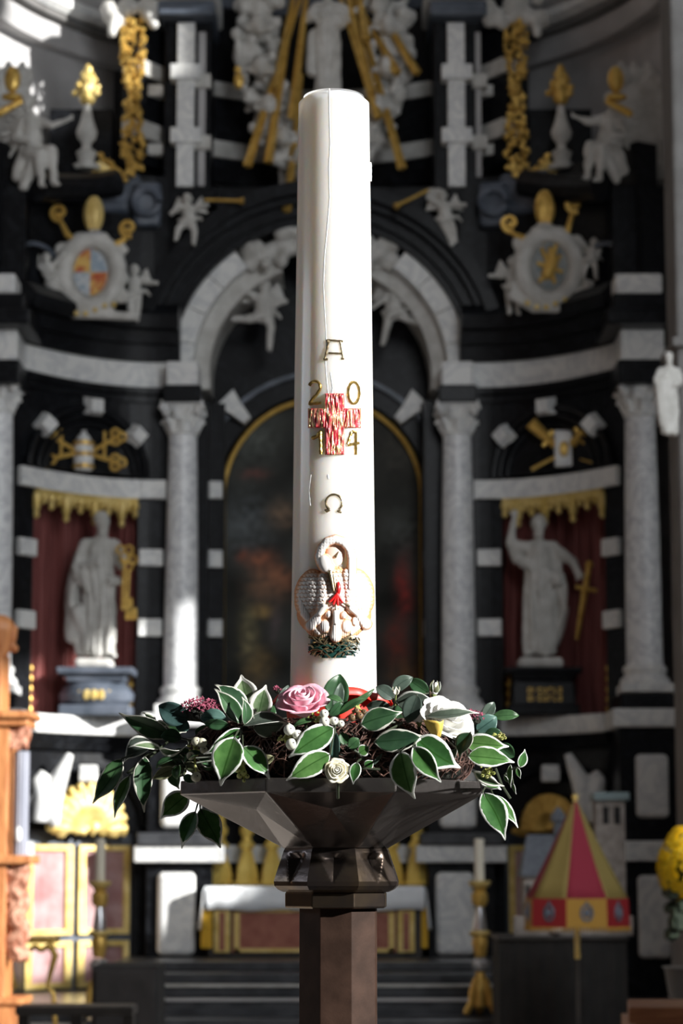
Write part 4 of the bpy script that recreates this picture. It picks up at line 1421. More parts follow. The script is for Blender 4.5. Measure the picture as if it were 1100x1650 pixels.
# putti
cherub(P(303, 352, 29.6), .72, dict(hip=(0, -.05), chest=(.02, .14), head=(-.02, .34), le=(-.18, .22), lh=(-.26, .1), re=(.2, .2), rh=(.3, .22), lk=(-.16, -.2), lf=(-.2, -.38), rk=(.12, -.24), rf=(.10, -.46)), M['carve'], 'putto blowing a gilded trumpet below the left banded pilaster')
cherub(P(718, 350, 29.6), .74, dict(hip=(0, -.05), chest=(-.02, .16), head=(-.06, .37), le=(-.16, .24), lh=(-.26, .3), re=(.2, .22), rh=(.28, .2), lk=(.02, -.26), lf=(.10, -.48), rk=(.12, -.2), rf=(.16, -.42)), M['carve'], 'putto blowing a gilded trumpet below the right banded pilaster')
for (a, b_, yy, yb) in ((330, 392, 322, 324), (690, 636, 306, 333)):
    p0, p1 = P(a, yy, 29.5), P(b_, yb, 29.4)
    o = MB().tube([p0, p0.lerp(p1, .85), p1], [.018, .022, .05], 8).build('gilded_trumpet', M['gold'], None, smooth=True)
    tag(o, 'thin gilded trumpet held by the putto below the %s pilaster' % ('left' if a < 500 else 'right'), 'trumpet', 'gilded trumpets of the putti')
cherub(P(216, 470, 29.35), .72, dict(le=(-.16, .2), lh=(-.26, .3), re=(.2, .16), rh=(.36, .14), lk=(-.06, -.24), lf=(-.05, -.48), rk=(.08, -.24), rf=(.06, -.5)), M['carve'], 'putto standing to the right of the left shield')
cherub(P(82, 440, 29.0), .62, dict(head=(-.1, .3), chest=(-.06, .12), le=(-.2, .1), lh=(-.1, -.06), re=(.12, .24), rh=(.22, .36), lk=(.0, -.2), lf=(.1, -.36)), M['carve'], 'putto leaning on the left rim of the left shield')
cherub(P(826, 458, 29.35), .74, dict(le=(-.2, .12), lh=(-.34, .12), re=(.16, .2), rh=(.26, .3), lk=(-.08, -.24), lf=(-.06, -.5), rk=(.06, -.24), rf=(.08, -.5)), M['carve'], 'putto standing to the left of the right shield')
cherub(P(950, 415, 29.0), .6, dict(head=(.1, .3), chest=(.06, .12), re=(.2, .14), rh=(.12, -.08), le=(-.1, .24), lh=(-.22, .34)), M['carve'], 'putto leaning on the right rim of the right shield')
cherub(P(420, 505, 30.5), .95, dict(hip=(.04, -.02), chest=(.03, .18), head=(.05, .36), le=(-.14, .26), lh=(-.26, .30), re=(.18, .10), rh=(.30, .14), lk=(-.14, -.10), lf=(-.36, -.08), rk=(.14, -.2), rf=(.12, -.5)), M['carve'], 'putto flying in the arch just left of the candle', group='putti flying in the arch', name='flying_putto')
cherub(P(636, 500, 30.5), .95, dict(hip=(-.02, -.02), chest=(.0, .18), head=(.03, .38), le=(-.18, .12), lh=(-.28, .04), re=(.18, .18), rh=(.28, .24), lk=(-.10, -.2), lf=(-.16, -.46), rk=(.14, -.12), rf=(.28, -.18)), M['carve'], 'putto flying in the arch just right of the candle', group='putti flying in the arch', name='flying_putto')
cherub(P(668, 475, 30.9), .7, dict(lk=(-.12, -.12), lf=(-.3, -.1)), M['carve'], 'smaller putto at the inner right side of the arch', group='putti flying in the arch', name='flying_putto')
cherub(P(378, 478, 30.9), .7, dict(rk=(.12, -.12), rf=(.26, -.14)), M['carve'], 'smaller putto at the inner left side of the arch', group='putti flying in the arch', name='flying_putto')

# heraldic cartouches
def cartouche(px, py, Y, sd, label):
    c_ = P(px, py, Y)
    s_ = mpp(py, Y)
    r_ = empty('heraldic_cartouche', c_ + Vector((0, 0, -70 * s_)), label, 'cartouche', 'heraldic cartouches over the side bays')
    def V(a, b, d=0): return c_ + Vector((a * s_, d * s_, -b * s_))
    mb = MB()
    mb.tube([V(44 * cos(a), -54 * sin(a)) for a in [q_ * pi / 14 for q_ in range(28)]], 15 * s_, 8, closed=True)
    for (a, b_) in ((-46, -40), (46, -42), (-52, 34), (50, 36), (-24, 62), (28, 62)):
        mb.tube([V(a + (11 - i * .55) * cos(i * .6), b_ + (11 - i * .55) * sin(i * .6)) for i in range(14)], 5.5 * s_, 6)
    mb.cap(V(-26, 66), V(70, 72), 9 * s_, 7 * s_)
    mb.cap(V(-60, 48), V(-26, 68), 7 * s_, 8 * s_)
    mb.cap(V(-20, -58), V(20, -58), 10 * s_, 10 * s_)
    mb.ball(V(0, 0, 6), (44 * s_, 8 * s_, 54 * s_), 16)
    blob(mb, 'scrolled_frame', M['carve'], r_, .02)
    # four painted quarters
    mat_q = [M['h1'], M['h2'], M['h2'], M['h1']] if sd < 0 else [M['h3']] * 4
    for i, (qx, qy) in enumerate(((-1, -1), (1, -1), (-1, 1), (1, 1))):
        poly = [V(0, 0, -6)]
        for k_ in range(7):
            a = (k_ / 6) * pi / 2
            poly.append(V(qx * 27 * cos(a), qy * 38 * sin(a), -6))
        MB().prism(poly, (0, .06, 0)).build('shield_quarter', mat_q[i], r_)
    if sd > 0:
        mb = MB()
        mb.cap(V(-4, 14, -8), V(8, -6, -8), 10 * s_, 8 * s_)
        mb.cap(V(8, -6, -8), V(2, -26, -9), 6 * s_, 5 * s_)
        for q_ in ((-16, 26), (8, 28), (20, 10), (-18, -4), (18, -16), (-12, -28), (12, -34)):
            mb.cap(V(2, 4, -8), V(q_[0], q_[1], -8), 5 * s_, 3.5 * s_)
        blob(mb, 'gilded_charge', M['gold'], r_, .014)
    tl = 0 if sd < 0 else -10
    mb = MB().ball(V(4 + tl, -96, -6), (17 * s_, 9 * s_, 31 * s_), 16)
    for q_ in (-10, 0, 10):
        mb.tube([V(4 + tl + q_ * .5, -122, -12), V(4 + tl + q_, -96, -16), V(4 + tl + q_ * .6, -70, -12)], 2 * s_, 6)
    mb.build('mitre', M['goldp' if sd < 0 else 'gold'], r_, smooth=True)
    MB().lathe(V(4 + tl, -60), [(14 * s_, 0), (18 * s_, 3 * s_), (14 * s_, 9 * s_), (10 * s_, 14 * s_)], 14).build('mitre_base', M['silver' if sd < 0 else 'carve'], r_, smooth=True)
    hooks = ((-38, -62, -52, -100, -1), (40, -46, 60, -74, 1)) if sd < 0 else ((-38, -46, -62, -72, -1), (30, -58, 42, -104, 1))
    for (ax, ay, bx_, by_, g) in hooks:
        mb = MB()
        mb.tube([V(g * 6, -40), V(ax, ay, -3), V(bx_ - g * 4, by_ + 18, -3)], [4.5 * s_, 5.5 * s_, 4 * s_], 8)
        rr = 15
        mb.tube([V(bx_ + (rr - i * .75) * cos(i * .5 + 1.2), by_ + (rr - i * .75) * sin(i * .5 + 1.2), -3) for i in range(17)], 4.2 * s_, 6)
        mb.build('crosier', M['gold'], r_, smooth=True)
    mb = MB()
    for i in range(6):
        mb.ball(V(-36 + i * 15, 62 + 8 * sin(i), -10), 5 * s_, 6)
    mb.build('gilded_fringe', M['goldp'], r_, smooth=True)


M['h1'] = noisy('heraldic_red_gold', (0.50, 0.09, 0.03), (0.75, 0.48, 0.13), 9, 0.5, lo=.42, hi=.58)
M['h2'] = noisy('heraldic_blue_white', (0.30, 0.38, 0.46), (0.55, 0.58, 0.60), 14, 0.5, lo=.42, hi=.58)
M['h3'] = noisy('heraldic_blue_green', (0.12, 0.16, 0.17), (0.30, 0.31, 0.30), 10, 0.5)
cartouche(146, 440, 29.05, -1, 'oval shield quartered red and pale blue under a gilded mitre, left')
cartouche(884, 430, 29.05, 1, 'oval shield with a gilded beast under a tilted gilded mitre, right')

# lunette emblems
e0 = Q(-1, .585, .14, 0)
r_ = empty('tiara_and_keys', Vector((e0.x, e0.y, zy(770))), 'white papal tiara with gold bands over crossed gilded keys, left lunette', 'emblem')
cx_, cy_ = P(135, 735, e0.y).x, e0.y - .05
MB().lathe((cx_, cy_, zy(768)), [(.11, 0), (.12, .03), (.125, .1), (.13, .2), (.12, .32), (.08, .42), (.03, .47), (.03, .5)], 18).build('tiara', M['white'], r_, smooth=True)
for dz in (.02, .17, .31):
    MB().lathe((cx_, cy_, zy(768) + dz), [(.128, 0), (.14, .01), (.14, .04), (.128, .05)], 18).build('gold_band', M['gold'], r_, smooth=True)
for g in (-1, 1):
    for (dy_, dd) in ((.30, .36), (-.05, .36)):
        mb = MB()
        zc_ = zy(735)
        fw = .20 if g < 0 else -.02
        a = Vector((cx_ + g * .10, cy_ - fw * .3, zc_ - .02 * (1 if dy_ > 0 else 3)))
        b_ = Vector((cx_ + g * .42, cy_ - .02 - fw, zc_ + (.16 if dy_ > 0 else -.16)))
        mb.tube([a, b_], .028, 8)
        for k_ in range(3):
            an = k_ * 2.1
            mb.tube([b_ + Vector((.05 * cos(an) + .055 * cos(t), 0, .05 * sin(an) + .055 * sin(t))) for t in [q_ * .785 for q_ in range(8)]], .022, 6, closed=True)
        mb.tube([a.lerp(b_, .5), a.lerp(b_, .5) + Vector((0, 0, .16))], .02, 6)
        mb.build('gilded_key', M['gold'], r_, smooth=True)
e0 = Q(1, .585, .14, 0)
r_ = empty('book_and_swords', Vector((e0.x, e0.y, zy(770))), 'upright white book with gold clasp over crossed gilded swords, right lunette', 'emblem')
cx_, cy_ = P(907, 735, e0.y).x, e0.y - .05
MB().box((cx_ - .11, cy_ - .05, zy(762)), (cx_ + .11, cy_ + .05, zy(705))).build('book', M['white'], r_, bev=.015)
MB().ball((cx_, cy_ - .06, zy(735)), (.06, .02, .10), 12).build('gold_clasp', M['gold'], r_, smooth=True)
for g in (-1, 1):
    mb = MB()
    fw = .36 if g > 0 else -.02
    a = Vector((cx_ + g * .10, cy_ + .02 - fw * .3, zy(728))); b_ = Vector((cx_ + g * .40, cy_ - fw, zy(692)))
    mb.tube([a, b_], [.05, .085], 8)
    mb.tube([Vector((cx_ + g * .08, cy_ + .02, zy(745))), Vector((cx_ + g * .40, cy_ - fw, zy(766)))], .022, 8)
    mb.tube([a.lerp(b_, .3) + Vector((-g * .06, 0, .1)), a.lerp(b_, .3) + Vector((g * .06, 0, -.1))], .03, 6)
    mb.build('gilded_sword', M['gold'], r_, smooth=True)

# gilded garlands
for sd, xs in ((-1, 214), (1, 832)):
    r_ = empty('gilded_garland', P(xs, 285, 29.9), 'long gilded garland of fruit and leaves hanging %s of the %s pilaster' % (('left', 'left') if sd < 0 else ('right', 'right')), 'garland', 'gilded garlands of the upper storey')
    mb = MB()
    Rg = random.Random(5 + sd)
    for i in range(230):
        t = i / 230
        y_ = 30 + 245 * t
        hw = 15 + 4 * sin(t * 9)
        p_ = P(xs + Rg.uniform(-hw, hw), y_, 29.9 + Rg.uniform(-.06, .1))
        rr = Rg.uniform(2.5, 6.0) * .0079
        mb.ball(p_, (rr, rr * .8, rr * Rg.uniform(.7, 1.5)), 6, Matrix.Rotation(Rg.uniform(-1, 1), 3, 'Y'))
    o = mb.build('fruit_and_leaves', M['gold'], r_, smooth=True)
    o['kind'] = 'stuff'
    mb = MB()
    for i in range(46):
        t = i / 46
        p_ = P(xs + (-sd * 8) + sd * (0 + 62 * t) * (1 if sd > 0 else 1) + (0 if sd > 0 else 0), 262 + 22 * sin(t * 3.4 + .3) + Rg.uniform(-8, 8), 29.7)
        p_.x += sd * 0
        rr = Rg.uniform(2.6, 6.0) * .0079
        mb.ball(p_, rr, 6)
    mb.build('trailing_end', M['gold'], r_, smooth=True)
    mb = MB()
    for i in range(7):
        mb.cap(P(xs + sd * (40 + i * 3), 272 + i * 2, 29.65), P(xs + sd * (56 + i * 4), 262 + i * 6, 29.6), .03, .02, 6)
    mb.build('spray', M['goldp'], r_, smooth=True)
    mb = MB()
    for i in range(16):
        mb.ball(P(xs + Rg.uniform(-45, 45), Rg.uniform(-5, 40), 29.95), Rg.uniform(.08, .15), 8)
    mb.cap(P(xs - sd * -30, 30, 29.9), P(xs - sd * -34, 55, 29.8), .09, .06)
    blob(mb, 'stone_swag_head', M['carve'], r_, .03)

# cloud wreath with rays and the figure of a standing woman
r_ = empty('cloud_wreath', P(525, 300, 30.6), 'tall oval wreath of carved clouds and cherub heads behind the candle top', 'carving')
Rg = random.Random(3)
for sg, nm in ((-1, 'cloud_bank'), (1, 'cloud_bank')):
    mb = MB()
    for i in range(560):
        a = Rg.uniform(-.12, pi + .1)
        # ellipse centre (522,60) semi axes 118 x 215
        ex = 110 + Rg.uniform(-40, 34)
        ey = 210 + Rg.uniform(-34, 34)
        px, py = 522 + sg * ex * abs(sin(a)), 60 + ey * cos(a)
        mb.ball(P(px, py, 30.3 + Rg.uniform(-.2, .25)), Rg.uniform(.05, .115), 7)
    for i in range(7):
        a = .35 + i * .33
        px, py = 522 + sg * 104 * sin(a), 60 + 205 * cos(a)
        head(mb, P(px, py, 29.95), .125, sg * -.3, 0, 1)
        for w_ in (-1, 1):
            mb.cap(P(px, py + 12, 30.0), P(px + w_ * 22, py + 4, 30.0), .06, .04, 6)
    blob(mb, nm, M['carve'], r_, .028, smooth_it=1)
mb = MB()
for i in range(30):
    mb.ball(P(522 + Rg.uniform(-70, 70), 268 + Rg.uniform(-20, 60), 30.4), Rg.uniform(.08, .14), 7)
blob(mb, 'cloud_foot', M['carve'], r_, .03, smooth_it=1)
rays = [(478, -40, 432, 262), (492, -30, 398, 268), (500, -60, 470, 190), (470, 0, 446, 140), (575, -40, 590, 64), (560, -40, 648, 272), (548, -60, 598, 150), (585, 20, 640, 118), (590, -20, 672, 118), (540, -30, 610, 190), (486, 120, 462, 340), (590, 150, 585, 220)]
for (a, b_, c_, d_) in rays:
    p0, p1 = P(a, b_, 30.3), P(c_, d_, 29.82)
    mb = MB().tube([p0, p0.lerp(p1, .9), p1], [.025, .055, .06], 4)
    mb.build('gilded_ray', M['gold'], r_, smooth=False)
standing('virgin_statue', (P(528, 160, 30.2).x, 30.2, zy(160, 30.2)), 1.6, dict(
    legs=[[(-.3, 0, 3.6), (-.35, -.1, 2.0), (-.3, -.05, .35)], [(.28, 0, 3.6), (.35, -.3, 2.1), (.35, -.1, .3)]],
    arms=[[(-.75, 0, 5.7), (-1.2, -.2, 4.9), (-.4, -.8, 5.0)], [(.75, 0, 5.7), (1.5, -.2, 5.3), (2.0, -.5, 5.6)]],
    famp=1.8, extra=[((-.9, -.2, 5.2), (.7, -.5, 4.6), .45, .4), ((.6, 0, 5.2), (1.5, -.1, 4.6), .35, .25), ((-.8, .1, 4), (-1.0, .1, 1.8), .4, .35)]),
    M['carve'], k=12, label='grey stone statue of a veiled woman standing amid the gilded rays', cat='statue')
# gold spots on the wreath
o = MB().ball(P(385, 130, 30.0), (.07, .05, .12), 10).ball(P(383, 112, 30.0), (.05, .04, .05), 8).build('gilded_medallion', M['gold'], r_, smooth=True)
# small pier statue
o = standing('pier_statue', (P(1078, 700, 21.2).x, 21.15, zy(705, 21.15)), .78, dict(
    legs=[[(-.3, 0, 3.6), (-.35, -.1, 2.0), (-.3, -.05, .35)], [(.28, 0, 3.6), (.35, -.3, 2.1), (.35, -.1, .3)]],
    arms=[[(-.75, 0, 5.7), (-1.2, -.3, 4.8), (-.5, -.8, 5.2)], [(.75, 0, 5.7), (1.1, -.2, 4.7), (.5, -.8, 4.4)]], famp=1.8, beard=True,
    extra=[((-.6, 0, 4.5), (-.4, 0, 1.2), .7, .55)]), M['carve'], vox=.02, label='small grey stone statue mounted on the pale pier at the right edge')

# ================================================================== tall candlesticks
def tall_stick(px, Y, label):
    def zz(y_): return zy(y_, Y)
    x_ = P(px, 1500, Y).x
    s_ = mpp(1500, Y)
    zf = 0.075 if Y < 25.9 else .15
    k_ = (zz(1350) - zf) / (zz(1350) - zz(1612))
    def zq(y_): return zf + (zz(y_) - zz(1612)) * k_
    r_ = empty('tall_candlestick', (x_, Y, zf), label, 'candlestick', 'tall gilt and silver floor candlesticks')
    def L(pr, nm, mt, n=16):
        MB().lathe((x_, Y, 0), [(r * s_, zq(y_)) for r, y_ in pr], n).build(nm, mt, r_, smooth=True)
    L([(8, 1414), (8, 1352), (5, 1351)], 'candle', M['cream_wax'])
    L([(6, 1424), (16, 1420), (19, 1414), (17, 1413)], 'drip_pan', M['goldp'])
    L([(9, 1450), (13, 1444), (13, 1432), (9, 1428), (12, 1422)], 'upper_knop', M['gold'])
    L([(11, 1488), (11, 1480), (8, 1460), (6, 1450)], 'silver_baluster', M['silver'])
    L([(12, 1494), (17, 1491), (17, 1487), (11, 1485)], 'ring', M['goldp'])
    L([(9, 1524), (11, 1516), (13, 1500), (10, 1494)], 'vase', M['gold'])
    L([(9, 1545), (14, 1538), (15, 1532), (9, 1526)], 'silver_knop', M['silver'])
    L([(14, 1596), (14, 1580), (12, 1566), (9, 1556), (7, 1544)], 'foot_stem', M['gold'])
    for i in range(3):
        a = i * 2 * pi / 3 + pi
        d_ = Vector((sin(a), -cos(a), 0))
        c_ = Vector((x_, Y, 0))
        pts = [c_ + d_ * 8 * s_ + Vector((0, 0, zq(1556))), c_ + d_ * 15 * s_ + Vector((0, 0, zq(1575))), c_ + d_ * 17 * s_ + Vector((0, 0, zq(1590))), c_ + d_ * 25 * s_ + Vector((0, 0, zq(1602))), c_ + d_ * 29 * s_ + Vector((0, 0, zq(1607)))]
        MB().tube(pts, [5 * s_, 6 * s_, 5 * s_, 6 * s_, 4.5 * s_], 8).build('claw_leg', M['gold'], r_, smooth=True)


tall_stick(773, 25.6, 'tall gilt and silver candlestick with a white candle, right of the bowl')
tall_stick(160, 25.5, 'tall gilt and silver candlestick before the sunlit left side door')

# ================================================================== umbraculum
YU = 22.0
su = mpp(1400, YU)
ucx = P(928, 1400, YU).x
r_ = empty('processional_canopy', (ucx, YU, 0), 'half-closed red and yellow striped canopy with emblem border on a pole', 'canopy')
apz, bz, vz = zy(1290, YU), zy(1447, YU), zy(1493, YU)
Rr = 84 * su
def uv_(k_, R__, z_): 
    a = radians(28.5 - 45 + 45 * k_)
    return Vector((ucx + R__ * sin(a), YU - R__ * cos(a), z_))


for k_ in range(8):
    a, b_ = uv_(k_, Rr, bz), uv_(k_ + 1, Rr, bz)
    at_, bt_ = uv_(k_, 3 * su, apz), uv_(k_ + 1, 3 * su, apz)
    mb = MB()
    th_ = .006
    vs = []; fs = []
    for j in range(7):
        t = j / 6
        for i in range(6):
            s_ = i / 5
            p_ = a.lerp(b_, s_).lerp(at_.lerp(bt_, s_), t)
            c_ = Vector((ucx, YU, p_.z))
            sag = 1 - .10 * sin(pi * t) * (0.4 + .6 * (4 * s_ * (1 - s_)))
            vs.append(c_ + (p_ - c_) * sag)
    for j in range(6):
        for i in range(5):
            fs.append((j * 6 + i, j * 6 + i + 1, (j + 1) * 6 + i + 1, (j + 1) * 6 + i))
    mb.add(vs, fs)
    o = mb.build('canopy_panel', M['umb_red'] if k_ % 2 == 0 else M['umb_yel'], r_, smooth=True)
    m__ = o.modifiers.new('thick', 'SOLIDIFY'); m__.thickness = .008
    a2, b2 = uv_(k_, Rr * 1.02, vz), uv_(k_ + 1, Rr * 1.02, vz)
    n_ = ((a + b_) / 2 - Vector((ucx, YU, bz))).normalized()
    mb = MB().add([a, b_, b2, a2, a - n_ * .012, b_ - n_ * .012, b2 - n_ * .012, a2 - n_ * .012], [(0, 1, 2, 3), (4, 5, 6, 7), (0, 1, 5, 4), (1, 2, 6, 5), (2, 3, 7, 6), (3, 0, 4, 7)])
    vl = mb.build('valance_panel', M['umb_yel2'] if k_ % 2 == 0 else M['umb_red2'], r_)
    # emblem on each valance panel: a ringed shield
    c_ = (a + b_ + a2 + b2) / 4 + n_ * .004
    tdir = (b_ - a).normalized()
    mb = MB()
    mb.tube([c_ + tdir * (9 * su * cos(t)) + Vector((0, 0, 12 * su * sin(t))) for t in [q_ * pi / 8 for q_ in range(16)]], 2.2 * su, 6, closed=True)
    mb.ball(c_, (6 * su, 3 * su, 7 * su), 8)
    mb.tube([c_ + Vector((0, 0, 12 * su)), c_ + Vector((0, 0, 18 * su))], 2 * su, 6)
    mb.build('embroidered_emblem', M['slate'], vl, smooth=True)
    mb = MB()
    for i in range(12):
        q_ = a2.lerp(b2, (i + .5) / 12)
        mb.cap(q_, q_ - Vector((0, 0, 5 * su)), 1.4 * su, 1.6 * su, 5)
    f_ = mb.build('fringe', M['umb_yel2'], vl, smooth=True)
MB().ball((ucx, YU, apz + 5 * su), 6 * su, 10).cap((ucx, YU, apz), (ucx, YU, apz + 3 * su), 4 * su, 4 * su).build('knob', M['goldp'], r_, smooth=True)
MB().lathe((ucx, YU, 0), [(.02, 0), (.02, apz)], 10).build('pole', M['darkwood'], r_, smooth=True)
MB().lathe((ucx, YU, 0), [(.026, zy(1545, YU)), (.028, zy(1510, YU)), (.026, zy(1490, YU))], 10).build('pole_sleeve', M['goldp'], r_, smooth=True)
MB().lathe((ucx, YU, 0), [(.22, 0), (.22, .03), (.05, .07), (.03, .15)], 16).build('foot', M['darkwood'], r_, smooth=True)

# ================================================================== church model on a draped table
YM = 23.6
tz = zy(1508, YM)
tb = empty('draped_table', (P(907, 1600, YM).x, YM + .5, 0), 'low dark table draped in dark cloth to the right, carrying the church model', 'table')
x0_, x1_ = P(800, 1550, YM).x, P(1012, 1550, YM).x
MB().box((x0_, YM - .1, tz - .04), (x1_, YM + 1.1, tz)).build('top', M['darkwood'], tb, bev=.01)
mb = MB()
vs = []; fs = []
for i in range(61):
    x_ = x0_ + .02 + (x1_ - x0_ - .04) * i / 60
    for (z_, k_) in ((tz - .04, 0), (0.005, 1)):
        vs.append((x_, YM - .06 - k_ * .03 + .02 * sin(i * .9) * k_, z_)); vs.append((x_, YM + 1.0, z_))
for i in range(60):
    a = i * 4; b_ = a + 4
    fs += [(a, b_, b_ + 2, a + 2), (a + 1, a + 3, b_ + 3, b_ + 1), (a, a + 1, b_ + 1, b_), (a + 2, b_ + 2, b_ + 3, a + 3)]
fs += [(0, 2, 3, 1), (240, 241, 243, 242)]
mb.add(vs, fs)
MDk = noisy('charcoal_cloth', (0.018, 0.017, 0.0165), (0.026, 0.025, 0.024), 6, 0.9)
mb.build('cloth_skirt', MDk, tb, smooth=True)
cm = empty('church_model', (P(920, 1500, YM).x, YM + .5, tz), 'scale model of a church with square tower and slate roof behind the canopy', 'model')
def mbx(a, b_, y0, y1, Ya, Yb): return cbox(a, b_, y0, y1, Ya, Yb, YM + .3)


MB0 = mbx(960, 1007, 1290, 1500, YM + .25, YM + .55)
MB0.box((P(960, 1400, YM + .3).x, YM + .25, tz), (P(1007, 1400, YM + .3).x, YM + .55, tz + .05))
tw = MB0.build('tower', M['modelstone'], cm, bev=.005)
mbx(955, 1012, 1277, 1290, YM + .2, YM + .6).build('tower_roof', M['modelcap'], cm, bev=.01)
mbx(988, 998, 1300, 1328, YM + .235, YM + .26).build('belfry_opening', M['darkcloth'], tw)
mbx(970, 979, 1300, 1328, YM + .235, YM + .26).build('belfry_opening', M['darkcloth'], tw)
mb = MB()
xa, xb = P(838, 1420, YM + .3).x, P(958, 1420, YM + .3).x
zr, ze = zy(1345, YM + .3), zy(1412, YM + .3)
mb.prism([(xa, YM + .15, ze), (xa + .08, YM + .45, zr), (xa + .08, YM + .46, zr), (xa, YM + .8, ze)], (xb - xa, 0, 0))
mb.build('nave_roof', M['modelroof'], cm)
mb = MB().box((xa + .03, YM + .2, tz), (xb, YM + .75, ze + .01))
nv = mb.build('nave', M['modelstone'], cm, bev=.004)
for i in range(6):
    mbx(846 + i * 19, 852 + i * 19, 1425, 1470, YM + .19, YM + .22).build('window', M['darkcloth'], nv)
MB().box((P(825, 1480, YM + .3).x, YM + .05, tz), (P(1015, 1480, YM + .3).x, YM + .2, zy(1475, YM + .3))).build('aisle', M['modelstone'], cm, bev=.004)
tc_ = P(900, 1340, YM + .4)
MB().lathe((tc_.x, YM + .45, 0), [(.05, zr - .05), (.05, zy(1325, YM + .4)), (.08, zy(1323, YM + .4)), (.07, zy(1312, YM + .4)), (.01, zy(1300, YM + .4))], 8).build('roof_turret', M['modelroof'], cm)
mb = MB()
for i in range(5):
    MB().ball(P(896 + i * 3, 1500 - (i % 2) * 8, YM - .02), .03, 8)
o = MB().ball(P(898, 1499, YM + .0) + Vector((0, 0, .02)), (.06, .04, .05), 10).cap(P(890, 1502, YM + .0) + Vector((0, 0, .02)), P(906, 1494, YM) + Vector((0, 0, .02)), .02, .015).build('white_flower', M['white'], None, smooth=True)
tag(o, 'small white flower lying under the canopy on the dark table', 'flower')

# ================================================================== chrysanthemum
YC = 17.0
cc = P(1122, 1396, YC)
ch_ = empty('potted_chrysanthemum', (cc.x, YC, 0), 'bushy potted chrysanthemum covered in yellow blooms at the right edge', 'plant')
sc_ = mpp(1400, YC)
mb = MB()
nL = 16
vs = [Vector((0, 0, .1))]; fs = []
for ring_, (rr, zz_, nP) in enumerate(((.35, .28, 10), (.72, .12, 14), (1.0, -.12, 16))):
    for i in range(nP):
        a = 2 * pi * i / nP + ring_ * .3
        d_ = Vector((cos(a), sin(a), 0)); s_ = Vector((-sin(a), cos(a), 0))
        b0 = len(vs)
        vs += [d_ * .1 + Vector((0, 0, zz_ * .3)), d_ * rr * .6 + s_ * .16 + Vector((0, 0, zz_)), d_ * rr + Vector((0, 0, zz_ * .9)), d_ * rr * .6 - s_ * .16 + Vector((0, 0, zz_))]
        fs.append((b0, b0 + 1, b0 + 2, b0 + 3))
mbf = MB().add([v * .043 for v in vs[1:]], [tuple(i - 1 for i in f) for f in fs])
fm = mbf.mesh('bloom', smooth=False); fm.materials.append(M['mum'])
Rg = random.Random(8)
nb = 0
while nb < 285:
    v = Vector((Rg.gauss(0, 1), Rg.gauss(0, 1), Rg.gauss(0, 1))).normalized()
    if v.y > .35: continue
    pos = cc + Vector((v.x * 62 * sc_, v.y * 55 * sc_, v.z * 66 * sc_ + (4 * sc_ * sin(v.x * 9))))
    if v.z < -.55 and Rg.random() < .5: continue
    o = bpy.data.objects.new('bloom', fm)
    COL.objects.link(o)
    o.parent = ch_
    o.location = pos - Vector(ch_.location)
    o.rotation_euler = v.to_track_quat('Z', 'Y').to_euler()
    o.scale = (1, 1, 1)
    nb += 1
mb = MB().ball(cc, (48 * sc_, 42 * sc_, 52 * sc_), 14)
for i in range(50):
    a = Rg.uniform(0, 2 * pi)
    mb.ball(cc + Vector((46 * sc_ * cos(a), 30 * sc_ * sin(a), -Rg.uniform(10, 120) * sc_)), Rg.uniform(.03, .07), 6)
o = mb.build('foliage', M['mumgreen'], ch_, smooth=True); o['kind'] = 'stuff'
MB().lathe((cc.x, YC, 0), [(.15, .55), (.19, .6), (.24, .92), (.26, .93)], 20).build('pot', M['darkwood'], ch_, smooth=True)
MB().lathe((cc.x, YC, 0), [(.25, 0), (.25, .04), (.05, .08), (.05, .5), (.2, .55)], 16).build('plant_stand', M['darkwood'], ch_, smooth=True)

# ================================================================== bench end, right
YBn = 9.0
bn = empty('wooden_bench', (P(1065, 1620, YBn).x, YBn, 0), 'corner of a reddish brown wooden bench at the bottom right', 'bench')
zt_ = zy(1623, YBn)
xa, xb = P(1012, 1620, YBn).x, P(1190, 1620, YBn).x
mb = MB().add([(xa, YBn, zt_ - .06), (xb, YBn, zt_ - .06), (xb + .05, YBn + .55, zt_ - .06), (xa + .06, YBn + .55, zt_ - .06), (xa, YBn, zt_), (xb, YBn, zt_), (xb + .05, YBn + .55, zt_), (xa + .06, YBn + .55, zt_)],
              [(3, 2, 1, 0), (4, 5, 6, 7), (0, 1, 5, 4), (1, 2, 6, 5), (2, 3, 7, 6), (3, 0, 4, 7)])
mb.build('top_board', M['bench'], bn, bev=.006)
MB().box((xa + .03, YBn + .03, 0), (xa + .08, YBn + .5, zt_ - .05)).build('end_panel', M['bench'], bn, bev=.004)
MB().box((xb - .08, YBn + .03, 0), (xb - .03, YBn + .5, zt_ - .05)).build('end_panel', M['bench'], bn, bev=.004)
MB().box((xa + .08, YBn + .04, .1), (xb - .08, YBn + .07, zt_ - .06)).build('front_panel', M['bench'], bn)

# ================================================================== left foreground furniture
o = MB().box((P(148, 1560, 22).x, 22.0, 0), (P(256, 1560, 22).x, 22.8, zy(1556, 22))).box((P(153, 1560, 22).x, 21.95, .05), (P(251, 1560, 22).x, 22.0, zy(1562, 22))).build('dark_cabinet', M['darkcloth'], None, bev=.02)
tag(o, 'low black box standing before the steps at lower left', 'box')
rl = empty('kneeling_rail', (P(120, 1640, 14).x, 14, 0), 'dark brown wooden kneeling rail across the bottom left corner', 'rail')
zr_ = zy(1622, 14)
MB().box((P(24, 1630, 14).x, 14, zr_ - .05), (P(214, 1630, 14).x, 14.35, zr_)).build('top_board', M['darkwood'], rl, bev=.01)
for px in (34, 120, 204):
    xx_ = P(px, 1640, 14).x
    MB().box((xx_ - .03, 14.08, 0), (xx_ + .03, 14.2, zr_ - .05)).build('post', M['darkwood'], rl, bev=.005)
